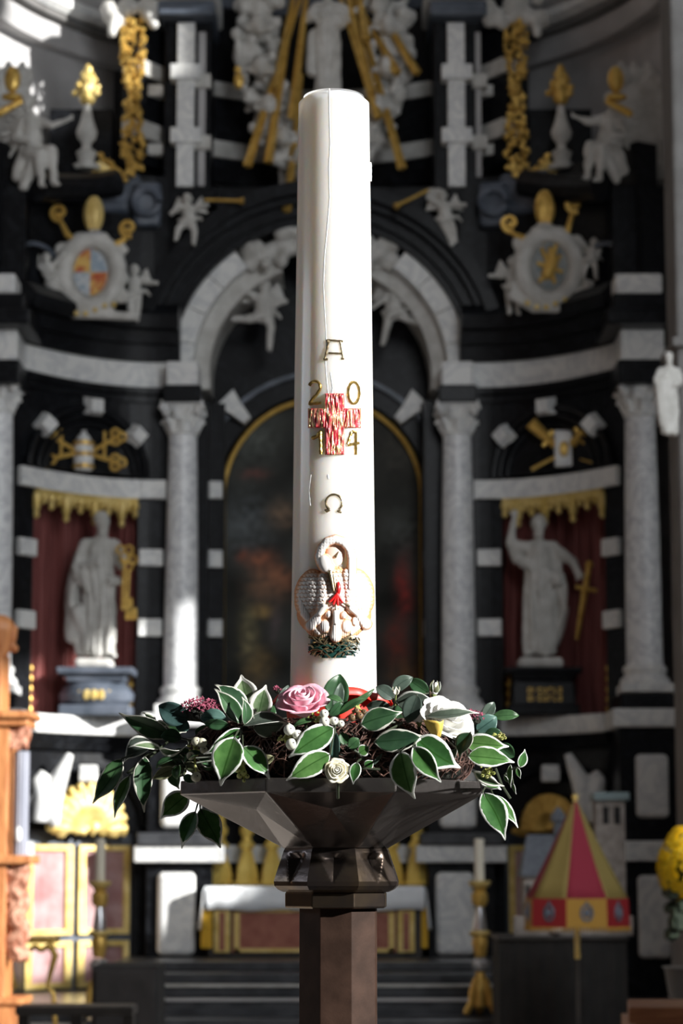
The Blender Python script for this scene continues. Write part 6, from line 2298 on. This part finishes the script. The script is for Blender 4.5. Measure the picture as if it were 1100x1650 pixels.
def leaf_mesh(B, T, width, nrm, bend, fold, mt, name, parent, twist=0.0, drip=1.0, wave=.0, side=0.0):
    B, T = Vector(B), Vector(T)
    ax = T - B
    L = ax.length
    ax.normalize()
    n0 = Vector(nrm)
    n0 = (n0 - ax * n0.dot(ax))
    if n0.length < 1e-4: n0 = ax.orthogonal()
    n0.normalize()
    NL, NW = 16, 8
    tab = [(0, .0), (.02, .12), (.07, .42), (.15, .74), (.27, .96), (.38, 1), (.50, .96), (.62, .80), (.72, .58), (.80, .36), (.86, .21), (.91, .135), (.96, .11), (1, .04)]
    if drip == 0: tab = [(0, .03), (.05, .35), (.15, .68), (.3, .94), (.45, 1), (.6, .97), (.75, .80), (.86, .55), (.94, .30), (1, .04)]
    def wf(t):
        for i in range(len(tab) - 1):
            if t <= tab[i + 1][0]:
                a, b_ = tab[i], tab[i + 1]
                k_ = (t - a[0]) / (b_[0] - a[0])
                return a[1] + (b_[1] - a[1]) * k_
        return 0
    vs = []; ed = []; md = []
    for i in range(NL + 1):
        t = i / NL
        w = wf(t) * width / 2
        nn_ = Matrix.Rotation(twist * (t - .3), 3, ax) @ n0
        sdv = ax.cross(nn_).normalized()
        c_ = B + ax * L * t + n0 * (bend * L * 4 * t * (1 - t)) + ax.cross(n0) * (side * L * 4 * t * (1 - t)) + n0 * (-.10 * L * max(0, t - .8) * 3 * (1 if bend > 0 else 0))
        for j in range(NW + 1):
            s = (j / NW - .5) * 2
            h = fold * w * (abs(s) ** 1.3 - .4) + wave * width * sin(t * 9 + (2 if s > 0 else 0)) * abs(s) ** 2
            vs.append(c_ + sdv * (w * s * cos(fold * .7)) + nn_ * h)
            ed.append((1 - abs(s)) * wf(t))
            md.append(abs(s) * max(.25, wf(t)) + (0 if t < .85 else (t - .85) * 3))
    fs = []
    for i in range(NL):
        for j in range(NW):
            a = i * (NW + 1) + j
            fs.append((a, a + 1, a + NW + 2, a + NW + 1))
    # petiole
    me = bpy.data.meshes.new(name)
    off = wloc(parent) if parent is not None else Vector((0, 0, 0))
    me.from_pydata([tuple(v - off) for v in vs], [], fs)
    e = me.attributes.new('edge', 'FLOAT', 'POINT'); e.data.foreach_set('value', ed)
    e = me.attributes.new('mid', 'FLOAT', 'POINT'); e.data.foreach_set('value', md)
    for p_ in me.polygons: p_.use_smooth = True
    me.materials.append(mt)
    o = bpy.data.objects.new(name, me)
    COL.objects.link(o)
    if parent is not None: o.parent = parent
    sm = o.modifiers.new('t', 'SOLIDIFY'); sm.thickness = .0004
    return o


def spray(label, node, leaves, stem_to=None, cat='foliage', group='leafy sprays of the flower arrangement', name='leafy_spray'):
    """node: (px, py, Y) where the twigs meet; leaves: (base px,py,  tip px,py, width px, kind, Y, dY tip, roll deg, bend, fold, opts)"""
    c_ = P(*node)
    r_ = empty(name, c_, label, cat, group)
    sm = MB()
    for lf in leaves:
        bx, by, tx, ty, w, kd, Y, dY, roll, bend, fold = lf[:11]
        op = lf[11] if len(lf) > 11 else {}
        B, T = P(bx, by, Y), P(tx, ty, Y + dY)
        ax = (T - B).normalized()
        n0 = Vector((0, -1, .12))
        n0 = (n0 - ax * n0.dot(ax)).normalized()
        n0 = Matrix.Rotation(radians(roll), 3, ax) @ n0
        leaf_mesh(B, T, w * mpp(by, Y), n0, bend, fold, M[kd], 'leaf', r_, drip=0 if kd in ('G', 'GG', 'B') else 1, **op)
        sm.tube([c_, c_.lerp(B, .5) + Vector((0, 0, .002)), B, B.lerp(T, .12)], [.0011, .0010, .0008, .0005], 5)
    if stem_to:
        sm.tube([P(*q_) for q_ in stem_to], .0012, 6)
    sm.build('stem', M['dstem'], r_, smooth=True)
    return r_


# (bx,by, tx,ty, w, kind, Y, dY, roll, bend, fold)
spray('hanging spray of green white-edged leaves farthest to the left', (262, 1205, 2.20), [
    (197, 1222, 147, 1294, 36, 'VD', 2.17, .005, 15, .06, .25, dict(side=-.06)),
    (209, 1249, 182, 1317, 25, 'V', 2.17, .0, 25, .04, .3),
    (233, 1218, 233, 1309, 32, 'VD', 2.15, .0, -10, .05, .25, dict(side=.04)),
    (246, 1196, 198, 1226, 44, 'VG', 2.18, .0, 30, .12, .5),
    (260, 1207, 207, 1202, 16, 'W', 2.16, .0, 30, .1, .5),
], [(262, 1205, 2.20), (232, 1222, 2.17), (205, 1246, 2.17)])
spray('arching spray with a long dark leaf pointing to upper left, above the hanging leaves', (285, 1190, 2.22), [
    (276, 1186, 190, 1151, 36, 'VD', 2.19, .0, -35, .10, .35, dict(side=.05)),
    (251, 1165, 228, 1147, 14, 'W', 2.20, .0, 20, .1, .4),
    (252, 1163, 272, 1170, 12, 'W', 2.20, .0, 20, .1, .4),
    (256, 1207, 301, 1203, 20, 'W', 2.14, .0, 55, .22, .4, dict(twist=1.2)),
    (262, 1165, 300, 1180, 26, 'VD', 2.24, .0, 20, .1, .3),
])
spray('blue-green rounded leaves under the left cluster of tiny red buds', (345, 1170, 2.2), [
    (305, 1158, 255, 1137, 38, 'B', 2.19, .0, -15, .08, .25, dict(side=-.05)),
    (365, 1160, 322, 1156, 30, 'B', 2.17, .0, 10, .12, .3),
    (368, 1168, 328, 1165, 18, 'G', 2.15, .0, -20, .1, .3),
    (300, 1160, 287, 1178, 26, 'B', 2.2, .0, 0, .1, .3),
])
spray('dull cream and green small leaves above the left corner of the bowl', (300, 1235, 2.18), [
    (284, 1232, 251, 1236, 15, 'K', 2.16, .0, 20, .15, .4),
    (281, 1238, 243, 1256, 20, 'K', 2.15, .0, -10, .15, .4),
    (277, 1240, 288, 1272, 22, 'VD', 2.16, .0, 20, .1, .3),
    (290, 1222, 262, 1215, 18, 'K', 2.17, .0, 0, .15, .3),
    (300, 1228, 322, 1243, 18, 'K', 2.15, .0, 30, .15, .3),
    (295, 1250, 316, 1262, 14, 'VD', 2.14, .0, 0, .15, .3),
    (308, 1224, 283, 1206, 20, 'VD', 2.19, .0, 30, .15, .3),
    (340, 1236, 318, 1222, 20, 'VD', 2.17, .0, 30, .15, .3),
    (330, 1240, 345, 1222, 18, 'G', 2.18, .0, 30, .15, .3),
])
spray('green leaves hanging below the left corner of the bowl rim', (322, 1288, 2.35), [
    (304, 1278, 256, 1320, 40, 'V', 2.36, .0, 10, .06, .2),
    (315, 1307, 291, 1367, 31, 'V', 2.34, .0, 20, .05, .25),
    (322, 1303, 356, 1366, 42, 'V', 2.35, .0, -10, .05, .2),
], [(322, 1288, 2.35), (314, 1272, 2.36), (320, 1258, 2.36)])
spray('large bright white-rimmed leaf and its smaller neighbour lapping the rim, left of centre', (389, 1176, 2.14), [
    (378, 1187, 354, 1266, 54, 'V', 2.09, .0, 12, .07, .25),
    (391, 1203, 436, 1254, 38, 'V', 2.10, .0, -20, .07, .3),
    (388, 1174, 329, 1217, 34, 'V', 2.12, .0, -40, .08, .3),
])
spray('upright white-edged leaves standing left of the pink rose', (392, 1165, 2.15), [
    (388, 1166, 346, 1108, 30, 'VD', 2.13, .0, 15, .10, .4),
    (396, 1152, 347, 1101, 38, 'VD', 2.15, .0, 25, .12, .35),
    (399, 1136, 388, 1087, 44, 'W', 2.18, .0, -10, .08, .25),
    (415, 1156, 428, 1103, 40, 'W', 2.17, .0, -5, .08, .25),
    (424, 1140, 434, 1120, 22, 'W', 2.19, .0, 0, .08, .25),
    (394, 1168, 391, 1122, 24, 'VD', 2.12, .0, 40, .15, .5),
    (408, 1172, 402, 1130, 24, 'VD', 2.13, .0, -40, .15, .5),
    (393, 1169, 469, 1164, 44, 'VG', 2.12, .0, -52, .12, .3),
    (406, 1170, 464, 1166, 40, 'VG', 2.14, .0, 40, .06, .3),
])
spray('plain green leaves between the pink rose and the candle', (538, 1165, 2.14), [
    (533, 1150, 548, 1086, 44, 'G', 2.14, .0, 5, .05, .4),
    (541, 1146, 549, 1100, 18, 'GG', 2.125, .0, 5, .05, .3),
    (552, 1131, 526, 1122, 12, 'G', 2.11, .0, 30, .1, .3),
    (531, 1153, 552, 1129, 18, 'G', 2.11, .0, 30, .1, .3),
    (548, 1147, 604, 1110, 11, 'G', 2.13, .0, 20, .12, .3),
    (545, 1151, 588, 1124, 14, 'G', 2.11, .0, -20, .1, .3),
    (446, 1141, 465, 1104, 19, 'GG', 2.17, .0, 20, .12, .3),
    (505, 1160, 472, 1170, 13, 'G', 2.09, .0, 40, .1, .3),
    (540, 1180, 540, 1230, 18, 'B', 2.105, .0, 20, .05, .3),
])
spray('pair of white-edged leaves pointing down left under the white berries', (540, 1168, 2.11), [
    (538, 1172, 465, 1221, 42, 'V', 2.085, .0, -15, .06, .2, dict(side=.03)),
    (532, 1215, 461, 1258, 40, 'V', 2.085, .0, -15, .06, .2, dict(side=.03)),
])
spray('small dark ivy leaves beside the cream rosebud', (588, 1225, 2.11), [
    (575, 1228, 568, 1264, 20, 'V', 2.08, .0, 10, .05, .2),
    (578, 1214, 596, 1202, 20, 'V', 2.09, .0, 10, .05, .2),
    (588, 1237, 602, 1225, 16, 'V', 2.09, .0, 10, .05, .2),
    (562, 1205, 578, 1190, 20, 'G', 2.10, .0, 10, .05, .2),
    (556, 1200, 550, 1180, 18, 'G', 2.11, .0, 10, .05, .2),
    (600, 1233, 616, 1214, 6, 'GG', 2.09, .0, 10, .05, .2),
], [(566, 1238, 2.09), (588, 1238, 2.09), (612, 1240, 2.09)])
spray('grey-green leaves right of the candle foot', (640, 1135, 2.18), [
    (632, 1114, 665, 1091, 22, 'GG', 2.21, .0, 10, .08, .25, dict(side=-.08)),
    (690, 1117, 658, 1095, 24, 'G', 2.22, .0, -10, .06, .25),
    (634, 1126, 606, 1106, 24, 'GG', 2.19, .0, 10, .08, .25),
    (630, 1142, 590, 1138, 26, 'GG', 2.16, .0, -20, .08, .25),
    (637, 1130, 705, 1131, 34, 'VG', 2.14, .0, 10, .10, .25),
    (672, 1120, 656, 1165, 32, 'GG', 2.12, .0, 10, .08, .25),
])
spray('two dark glossy white-rimmed leaves lying across the middle of the twigs', (648, 1165, 2.13), [
    (580, 1168, 648, 1148, 38, 'VD', 2.10, .0, 20, .08, .3, dict(side=-.04)),
    (602, 1196, 689, 1187, 38, 'VD', 2.085, .0, 15, .08, .3),
])
spray('big bright white-edged leaves draping over the rim below the white rose', (672, 1195, 2.11), [
    (671, 1189, 742, 1237, 52, 'V', 2.085, .0, 5, .07, .25, dict(side=.06)),
    (665, 1203, 710, 1261, 36, 'V', 2.06, .0, 15, .06, .3),
    (645, 1210, 666, 1288, 50, 'V', 2.07, .0, 30, .08, .3),
])
spray('long narrow grey leaf arching over the white rose', (690, 1160, 2.14), [
    (686, 1154, 772, 1145, 26, 'VG', 2.11, .0, -40, .12, .3, dict(side=.16)),
])
spray('plain green leaves at the upper right of the arrangement', (778, 1170, 2.2), [
    (778, 1158, 796, 1131, 20, 'GG', 2.22, .0, 10, .08, .25),
    (793, 1155, 836, 1152, 19, 'G', 2.2, .0, -10, .08, .25),
    (768, 1178, 800, 1155, 32, 'B', 2.17, .0, 10, .08, .25),
    (780, 1170, 745, 1170, 26, 'B', 2.18, .0, 10, .08, .25),
    (790, 1190, 804, 1176, 18, 'B', 2.18, .0, 10, .08, .25),
    (803, 1200, 828, 1220, 26, 'G', 2.2, .0, 20, .08, .25),
])
spray('three bright white-edged leaves pointing right', (750, 1205, 2.13), [
    (748, 1196, 820, 1203, 34, 'V', 2.11, .0, 10, .08, .25),
    (753, 1218, 829, 1227, 36, 'V', 2.09, .0, -10, .07, .25),
    (758, 1180, 739, 1220, 34, 'VD', 2.10, .0, 35, .1, .3),
])
spray('small ivy tendril at the far right edge of the arrangement', (822, 1245, 2.16), [
    (837, 1237, 846, 1207, 17, 'V', 2.15, .0, 20, .08, .25),
    (833, 1237, 838, 1255, 9, 'V', 2.14, .0, 20, .08, .25),
    (822, 1232, 822, 1270, 10, 'V', 2.15, .0, 30, .08, .25),
    (812, 1250, 820, 1262, 6, 'V', 2.15, .0, 30, .08, .25),
    (826, 1262, 831, 1280, 5, 'V', 2.15, .0, 30, .08, .25),
], [(798, 1238, 2.13), (808, 1265, 2.13), (822, 1287, 2.13)])
spray('white-edged leaves hanging below the right end of the bowl', (785, 1268, 2.2), [
    (762, 1243, 812, 1268, 18, 'W', 2.12, .0, 30, .12, .4),
    (772, 1254, 808, 1272, 22, 'V', 2.125, .0, -10, .08, .3),
    (777, 1277, 814, 1354, 42, 'V', 2.17, .0, 5, .05, .25, dict(side=-.05)),
    (794, 1281, 836, 1333, 22, 'V', 2.18, .0, -20, .05, .3),
], [(785, 1268, 2.2), (780, 1256, 2.2), (770, 1248, 2.2)])
spray('dark green leaves filling the back of the arrangement behind the candle', (540, 1150, 2.40), [
    (500, 1165, 470, 1130, 30, 'G', 2.38, .0, 10, .08, .25), (420, 1165, 440, 1135, 30, 'G', 2.36, .0, 10, .08, .25),
    (640, 1160, 660, 1130, 30, 'G', 2.36, .0, 10, .08, .25), (720, 1170, 745, 1150, 30, 'G', 2.34, .0, 10, .08, .25),
    (340, 1190, 315, 1175, 30, 'G', 2.34, .0, 10, .08, .25), (560, 1160, 590, 1135, 28, 'G', 2.38, .0, 10, .08, .25),
    (380, 1200, 350, 1190, 34, 'VD', 2.24, .0, 10, .08, .25), (450, 1200, 420, 1190, 30, 'VD', 2.22, .0, 10, .08, .25),
    (330, 1210, 300, 1190, 34, 'VD', 2.26, .0, 10, .08, .25), (460, 1190, 440, 1215, 30, 'VD', 2.20, .0, 10, .08, .25),
])


fl_ = []
Rg = random.Random(77)
for i in range(26):
    bx_ = Rg.uniform(265, 530); by_ = Rg.uniform(1180, 1248)
    an = Rg.uniform(-.5, 3.6)
    fl_.append((bx_, by_, bx_ + 34 * cos(an), min(1256, by_ + 26 * sin(an)), Rg.uniform(18, 28), Rg.choice(['VD', 'G', 'VD', 'G', 'K']), Rg.uniform(2.13, 2.19), .0, Rg.uniform(-60, 60), .12, .3))
spray('low dark leaves filling the left half of the ring under the brighter leaves', (400, 1225, 2.17), fl_)
fl_ = []
for i in range(9):
    bx_ = Rg.uniform(640, 790); by_ = Rg.uniform(1165, 1215)
    an = Rg.uniform(-.5, 3.6)
    fl_.append((bx_, by_, bx_ + 30 * cos(an), by_ + 22 * sin(an), Rg.uniform(18, 26), Rg.choice(['VD', 'G']), Rg.uniform(2.15, 2.2), .0, Rg.uniform(-60, 60), .12, .3))
spray('low dark leaves tucked behind the white rose on the right', (715, 1195, 2.19), fl_)


# ------------------------------------------------------------- roses
def petal(mb, c, rad, ax, a0, span, z0, z1, flare, curl, nz=7, na=9, thick=0):
    """cupped petal around axis ax (unit), from angle a0-span/2..+span/2"""
    ax = Vector(ax).normalized()
    e1 = ax.orthogonal().normalized(); e2 = ax.cross(e1)
    vs = []
    for i in range(nz + 1):
        t = i / nz
        w = span * (.30 + .70 * sin(min(1, t * 1.25) * pi / 2)) * (1 - .30 * max(0, t - .75) * 4 * .5)
        for j in range(na + 1):
            s = (j / na - .5) * 2
            a = a0 + s * w / 2
            tt = t - .14 * abs(s) ** 3 * t
            r = rad * (.35 + .65 * sin(min(1, tt * 1.1) * pi / 2)) + flare * tt ** 2 + curl * max(0, tt - .8) * 5 * rad * .22
            r *= 1 + .05 * sin(5 * s + a0 * 3)
            z = z0 + (z1 - z0) * tt - curl * max(0, tt - .85) * rad * .7
            vs.append(Vector(c) + (e1 * cos(a) + e2 * sin(a)) * r + ax * z)
    fs = [(i * (na + 1) + j, i * (na + 1) + j + 1, (i + 1) * (na + 1) + j + 1, (i + 1) * (na + 1) + j) for i in range(nz) for j in range(na)]
    mb.add(vs, fs)


def rose(px, py, Y, R_px, ax, mt, label, rings_, name='rose', heart=None, sepal=True):
    c_ = P(px, py, Y)
    s_ = mpp(py, Y) * R_px
    r_ = empty(name, c_, label, 'flower')
    a = 0.3
    for (rad, n_, z0, z1, fl, cu) in rings_:
        for i in range(n_):
            mb = MB()
            petal(mb, c_, rad * s_, ax, a, 2 * pi / n_ * 1.45, z0 * s_, z1 * s_, fl * s_, cu)
            o = mb.build('petal', mt, r_, smooth=True, ang=180)
            sd__ = o.modifiers.new('t', 'SOLIDIFY'); sd__.thickness = .0005
            a += 2 * pi / n_
        a += .9
    A = Vector(ax).normalized()
    MB().cap(c_ + A * (-.4 * s_), c_ + A * (.35 * s_), .16 * s_, .10 * s_, 8).build('heart', heart or mt, r_, smooth=True)
    if sepal:
        MB().cap(c_ - A * .75 * s_, c_ - A * .4 * s_, .16 * s_, .25 * s_, 8).build('calyx', M['stem'], r_, smooth=True)
        MB().tube([c_ - A * .6 * s_, c_ - A * 1.1 * s_ + Vector((0, .02, -.02))], .0014, 6).build('stem', M['dstem'], r_, smooth=True)
    return r_


full = [(.16, 2, -.3, .62, .02, 0), (.28, 3, -.4, .60, .06, .2), (.42, 3, -.5, .56, .12, .6), (.58, 4, -.55, .46, .20, .9), (.72, 5, -.6, .30, .30, 1.2)]
rose(489, 1133, 2.125, 37, (-.10, -.55, .75), M['pink'], 'pink rose in full bloom beside the candle foot', full)
rose(718, 1162, 2.125, 40, (.35, -.6, .6), M['wpetal'], 'large white rose on the right, half covered by leaves', full, heart=M['stamen'])
rose(672, 1152, 2.15, 24, (-.2, -.5, .8), M['wpetal'], 'white rose behind the grey leaves, left of the large white one', [(.3, 3, -.4, .6, .1, .2), (.6, 4, -.5, .5, .3, .9)], heart=M['stamen'])
MBs = MB()
c_ = P(701, 1173, 2.095)
petal(MBs, c_ + Vector((.002, .004, -.008)), .0085, (-.15, -.35, .9), 3.2, 2.6, 0, .019, .001, .1)
petal(MBs, c_ + Vector((.002, .004, -.008)), .0065, (-.15, -.35, .9), 4.6, 2.4, 0, .016, .001, .1)
o = MBs.build('yellow_petal', M['stamen'], None, smooth=True, ang=180)
o.modifiers.new('t', 'SOLIDIFY').thickness = .0004
tag(o, 'curled yellow petal at the left edge of the large white rose', 'petal')
rose(543, 1242, 2.082, 18.5, (-.05, -.93, .2), M['cpetal'], 'small cream rosebud hanging over the rim at the centre', [(.16, 2, -.3, .5, .0, 0), (.30, 3, -.35, .46, .03, .1), (.46, 4, -.4, .38, .06, .3), (.62, 4, -.45, .28, .12, .6), (.78, 5, -.5, .12, .2, 1.0)])
# closed bud
c_ = P(700, 1110, 2.2)
r_ = empty('rosebud', c_, 'small closed green and white rosebud standing above the leaves, right of the candle', 'flower')
A = Vector((.25, -.2, 1)).normalized()
s_ = mpp(1110, 2.2)
MB().cap(c_ - A * 4 * s_, c_ + A * 8 * s_, 7 * s_, 3 * s_, 10).build('petals', M['wpetal'], r_, smooth=True)
for i in range(5):
    a = i * 2 * pi / 5 + .6
    e1 = A.orthogonal().normalized(); e2 = A.cross(e1)
    d_ = e1 * cos(a) + e2 * sin(a)
    leaf_mesh(c_ - A * 11 * s_, c_ + A * 13 * s_ + d_ * 7 * s_, 9 * s_, d_, .20, -.4, M['K'] if i % 2 else M['V'], 'sepal', r_)
MB().tube([c_ - A * 9 * s_, c_ - A * 30 * s_], .0016, 6).build('stem', M['dstem'], r_, smooth=True)
MB().ball(c_ - A * 10 * s_, 6 * s_, 8).build('calyx', M['stem'], r_, smooth=True)
# cream tiny bud on grey leaves
c_ = P(638, 1115, 2.15)
r_ = empty('small_cream_bud', c_, 'tiny cream bud among the grey-green leaves right of the candle', 'flower')
for i in range(4):
    a = i * pi / 2
    leaf_mesh(c_ - Vector((0, 0, .003)), c_ + Vector((.0035 * cos(a), .0035 * sin(a), .0045)), .005, (cos(a), sin(a), 0), .1, .3, M['cpetal'], 'petal', r_)
MB().tube([c_, c_ + Vector((-.001, .002, -.012))], .0008, 5).build('stem', M['stem'], r_, smooth=True)


# ------------------------------------------------------------- berries
def berries(label, lst, mt, Y, core, group, stem_to=None, tops=True):
    c_ = P(core[0], core[1], Y + .008)
    r_ = empty('berry_sprig', c_, label, 'berries', group)
    sm = MB()
    for (px, py, r) in lst:
        p_ = P(px, py, Y)
        s_ = mpp(py, Y)
        mb = MB().ball(p_, (r * s_, r * s_, r * s_ * .96), 16)
        bo = mb.build('berry', mt, r_, smooth=True, ang=180)
        MB().ball(p_ + Vector((.3, -.93, .2)).normalized() * r * s_ * .97, (.0007, .0005, .0007), 6).build('berry_eye', M['twig'], bo, smooth=True)
        sm.tube([c_, p_], [.0012, .0007], 5)
    for i in range(14):
        q_ = c_ + Vector((RN.uniform(-1, 1), RN.uniform(-1, .3), RN.uniform(-1, 1))) * .0045
        sm.ball(q_, RN.uniform(.0008, .0016), 6)
    if stem_to: sm.tube([c_] + [P(*q) for q in stem_to], .0009, 5)
    sm.build('stem', M['ybud'], r_, smooth=True)


G_ = 'berry sprigs of the arrangement'
berries('cluster of four white berries under the pink rose, next to the candle', [(522, 1150, 7.5), (523, 1163, 9), (538, 1162, 7.5), (549, 1166, 6)], M['berry'], 2.085, (512, 1156), G_)
berries('cluster of three white berries to the lower left of the pink rose', [(466, 1176, 9.5), (479, 1184, 8.5), (470, 1199, 10)], M['berry'], 2.085, (457, 1190), G_, [(500, 1178, 2.1), (510, 1172, 2.12)])
berries('dull shaded berries at the left of the arrangement', [(316, 1195, 8), (325, 1197, 8.5), (328, 1208, 6.5), (307, 1218, 7), (316, 1252, 8.5)], M['gberry'], 2.13, (312, 1210), G_)
berries('brown shrivelled berries in front of the red foil', [(567, 1156, 6.5), (579, 1153, 7), (574, 1145, 5), (586, 1147, 5)], M['bberry'], 2.12, (573, 1140), G_)
berries('cluster of yellow-green buds at the far right, above the rim', [(786, 1245, 3.6), (780, 1242, 3), (791, 1240, 3), (795, 1246, 3), (777, 1250, 3), (784, 1252, 3), (789, 1250, 2.6)], M['ybud'], 2.10, (782, 1240), G_)
berries('yellow-green buds behind the uppermost right white-edged leaf', [(803, 1186, 3.4), (808, 1190, 3.4), (813, 1189, 3), (806, 1182, 2.6), (811, 1184, 2.4)], M['ybud'], 2.15, (800, 1190), G_)
berries('dry yellowish bud cluster below the two leaves lapping the rim, left', [(384, 1240, 6), (392, 1245, 6), (398, 1251, 4), (386, 1250, 5), (393, 1258, 3)], M['ybud'], 2.11, (390, 1230), G_)


def sedum(label, px, py, w, h, Y, n_):
    c_ = P(px, py + h * .6, Y)
    r_ = empty('sedum_head', c_, label, 'flower', 'flat heads of tiny red buds')
    Rg = random.Random(int(px))
    s_ = mpp(py, Y)
    st2 = MB()
    lobes = MB()
    MB().ball(P(px, py, Y) + Vector((0, 0, -.22 * h * s_)), (w * .40 * s_, w * .28 * s_, h * .40 * s_), 12).build('dark_core', M['moss'], r_, smooth=True)
    for i in range(n_):
        a, rr = Rg.uniform(0, 2 * pi), sqrt(Rg.random())
        x_ = rr * cos(a) * w / 2
        yv = rr * sin(a)
        p_ = P(px + x_, py, Y) + Vector((0, yv * w * .35 * s_, (1 - rr ** 2) * h * .35 * s_ + Rg.uniform(-.25, .25) * h * s_))
        r0 = Rg.uniform(1.1, 2.1) * s_
        for k_ in range(3):
            an = k_ * 2.1 + i
            lobes.cap(p_, p_ + Vector((cos(an) * r0, -r0 * .3, sin(an) * r0)), r0 * .7, r0 * .45, 5)
        if i % 40 == 0: st2.tube([c_, c_.lerp(p_, .6) + Vector((0, 0, -.002)), c_.lerp(p_, .85)], .0006, 4)
    o = lobes.build('tiny_buds', M['sedum'], r_, smooth=True); o['kind'] = 'stuff'
    st2.build('stem', M['twig'], r_, smooth=True)


sedum('flat cluster of tiny dark pink buds at the upper left of the arrangement', 324, 1142, 66, 34, 2.19, 260)
sedum('small cluster of tiny red buds just left of the pink rose', 447, 1111, 14, 10, 2.2, 26)
sedum('flat cluster of tiny pinkish red buds right of the white rose', 757, 1156, 50, 22, 2.17, 120)
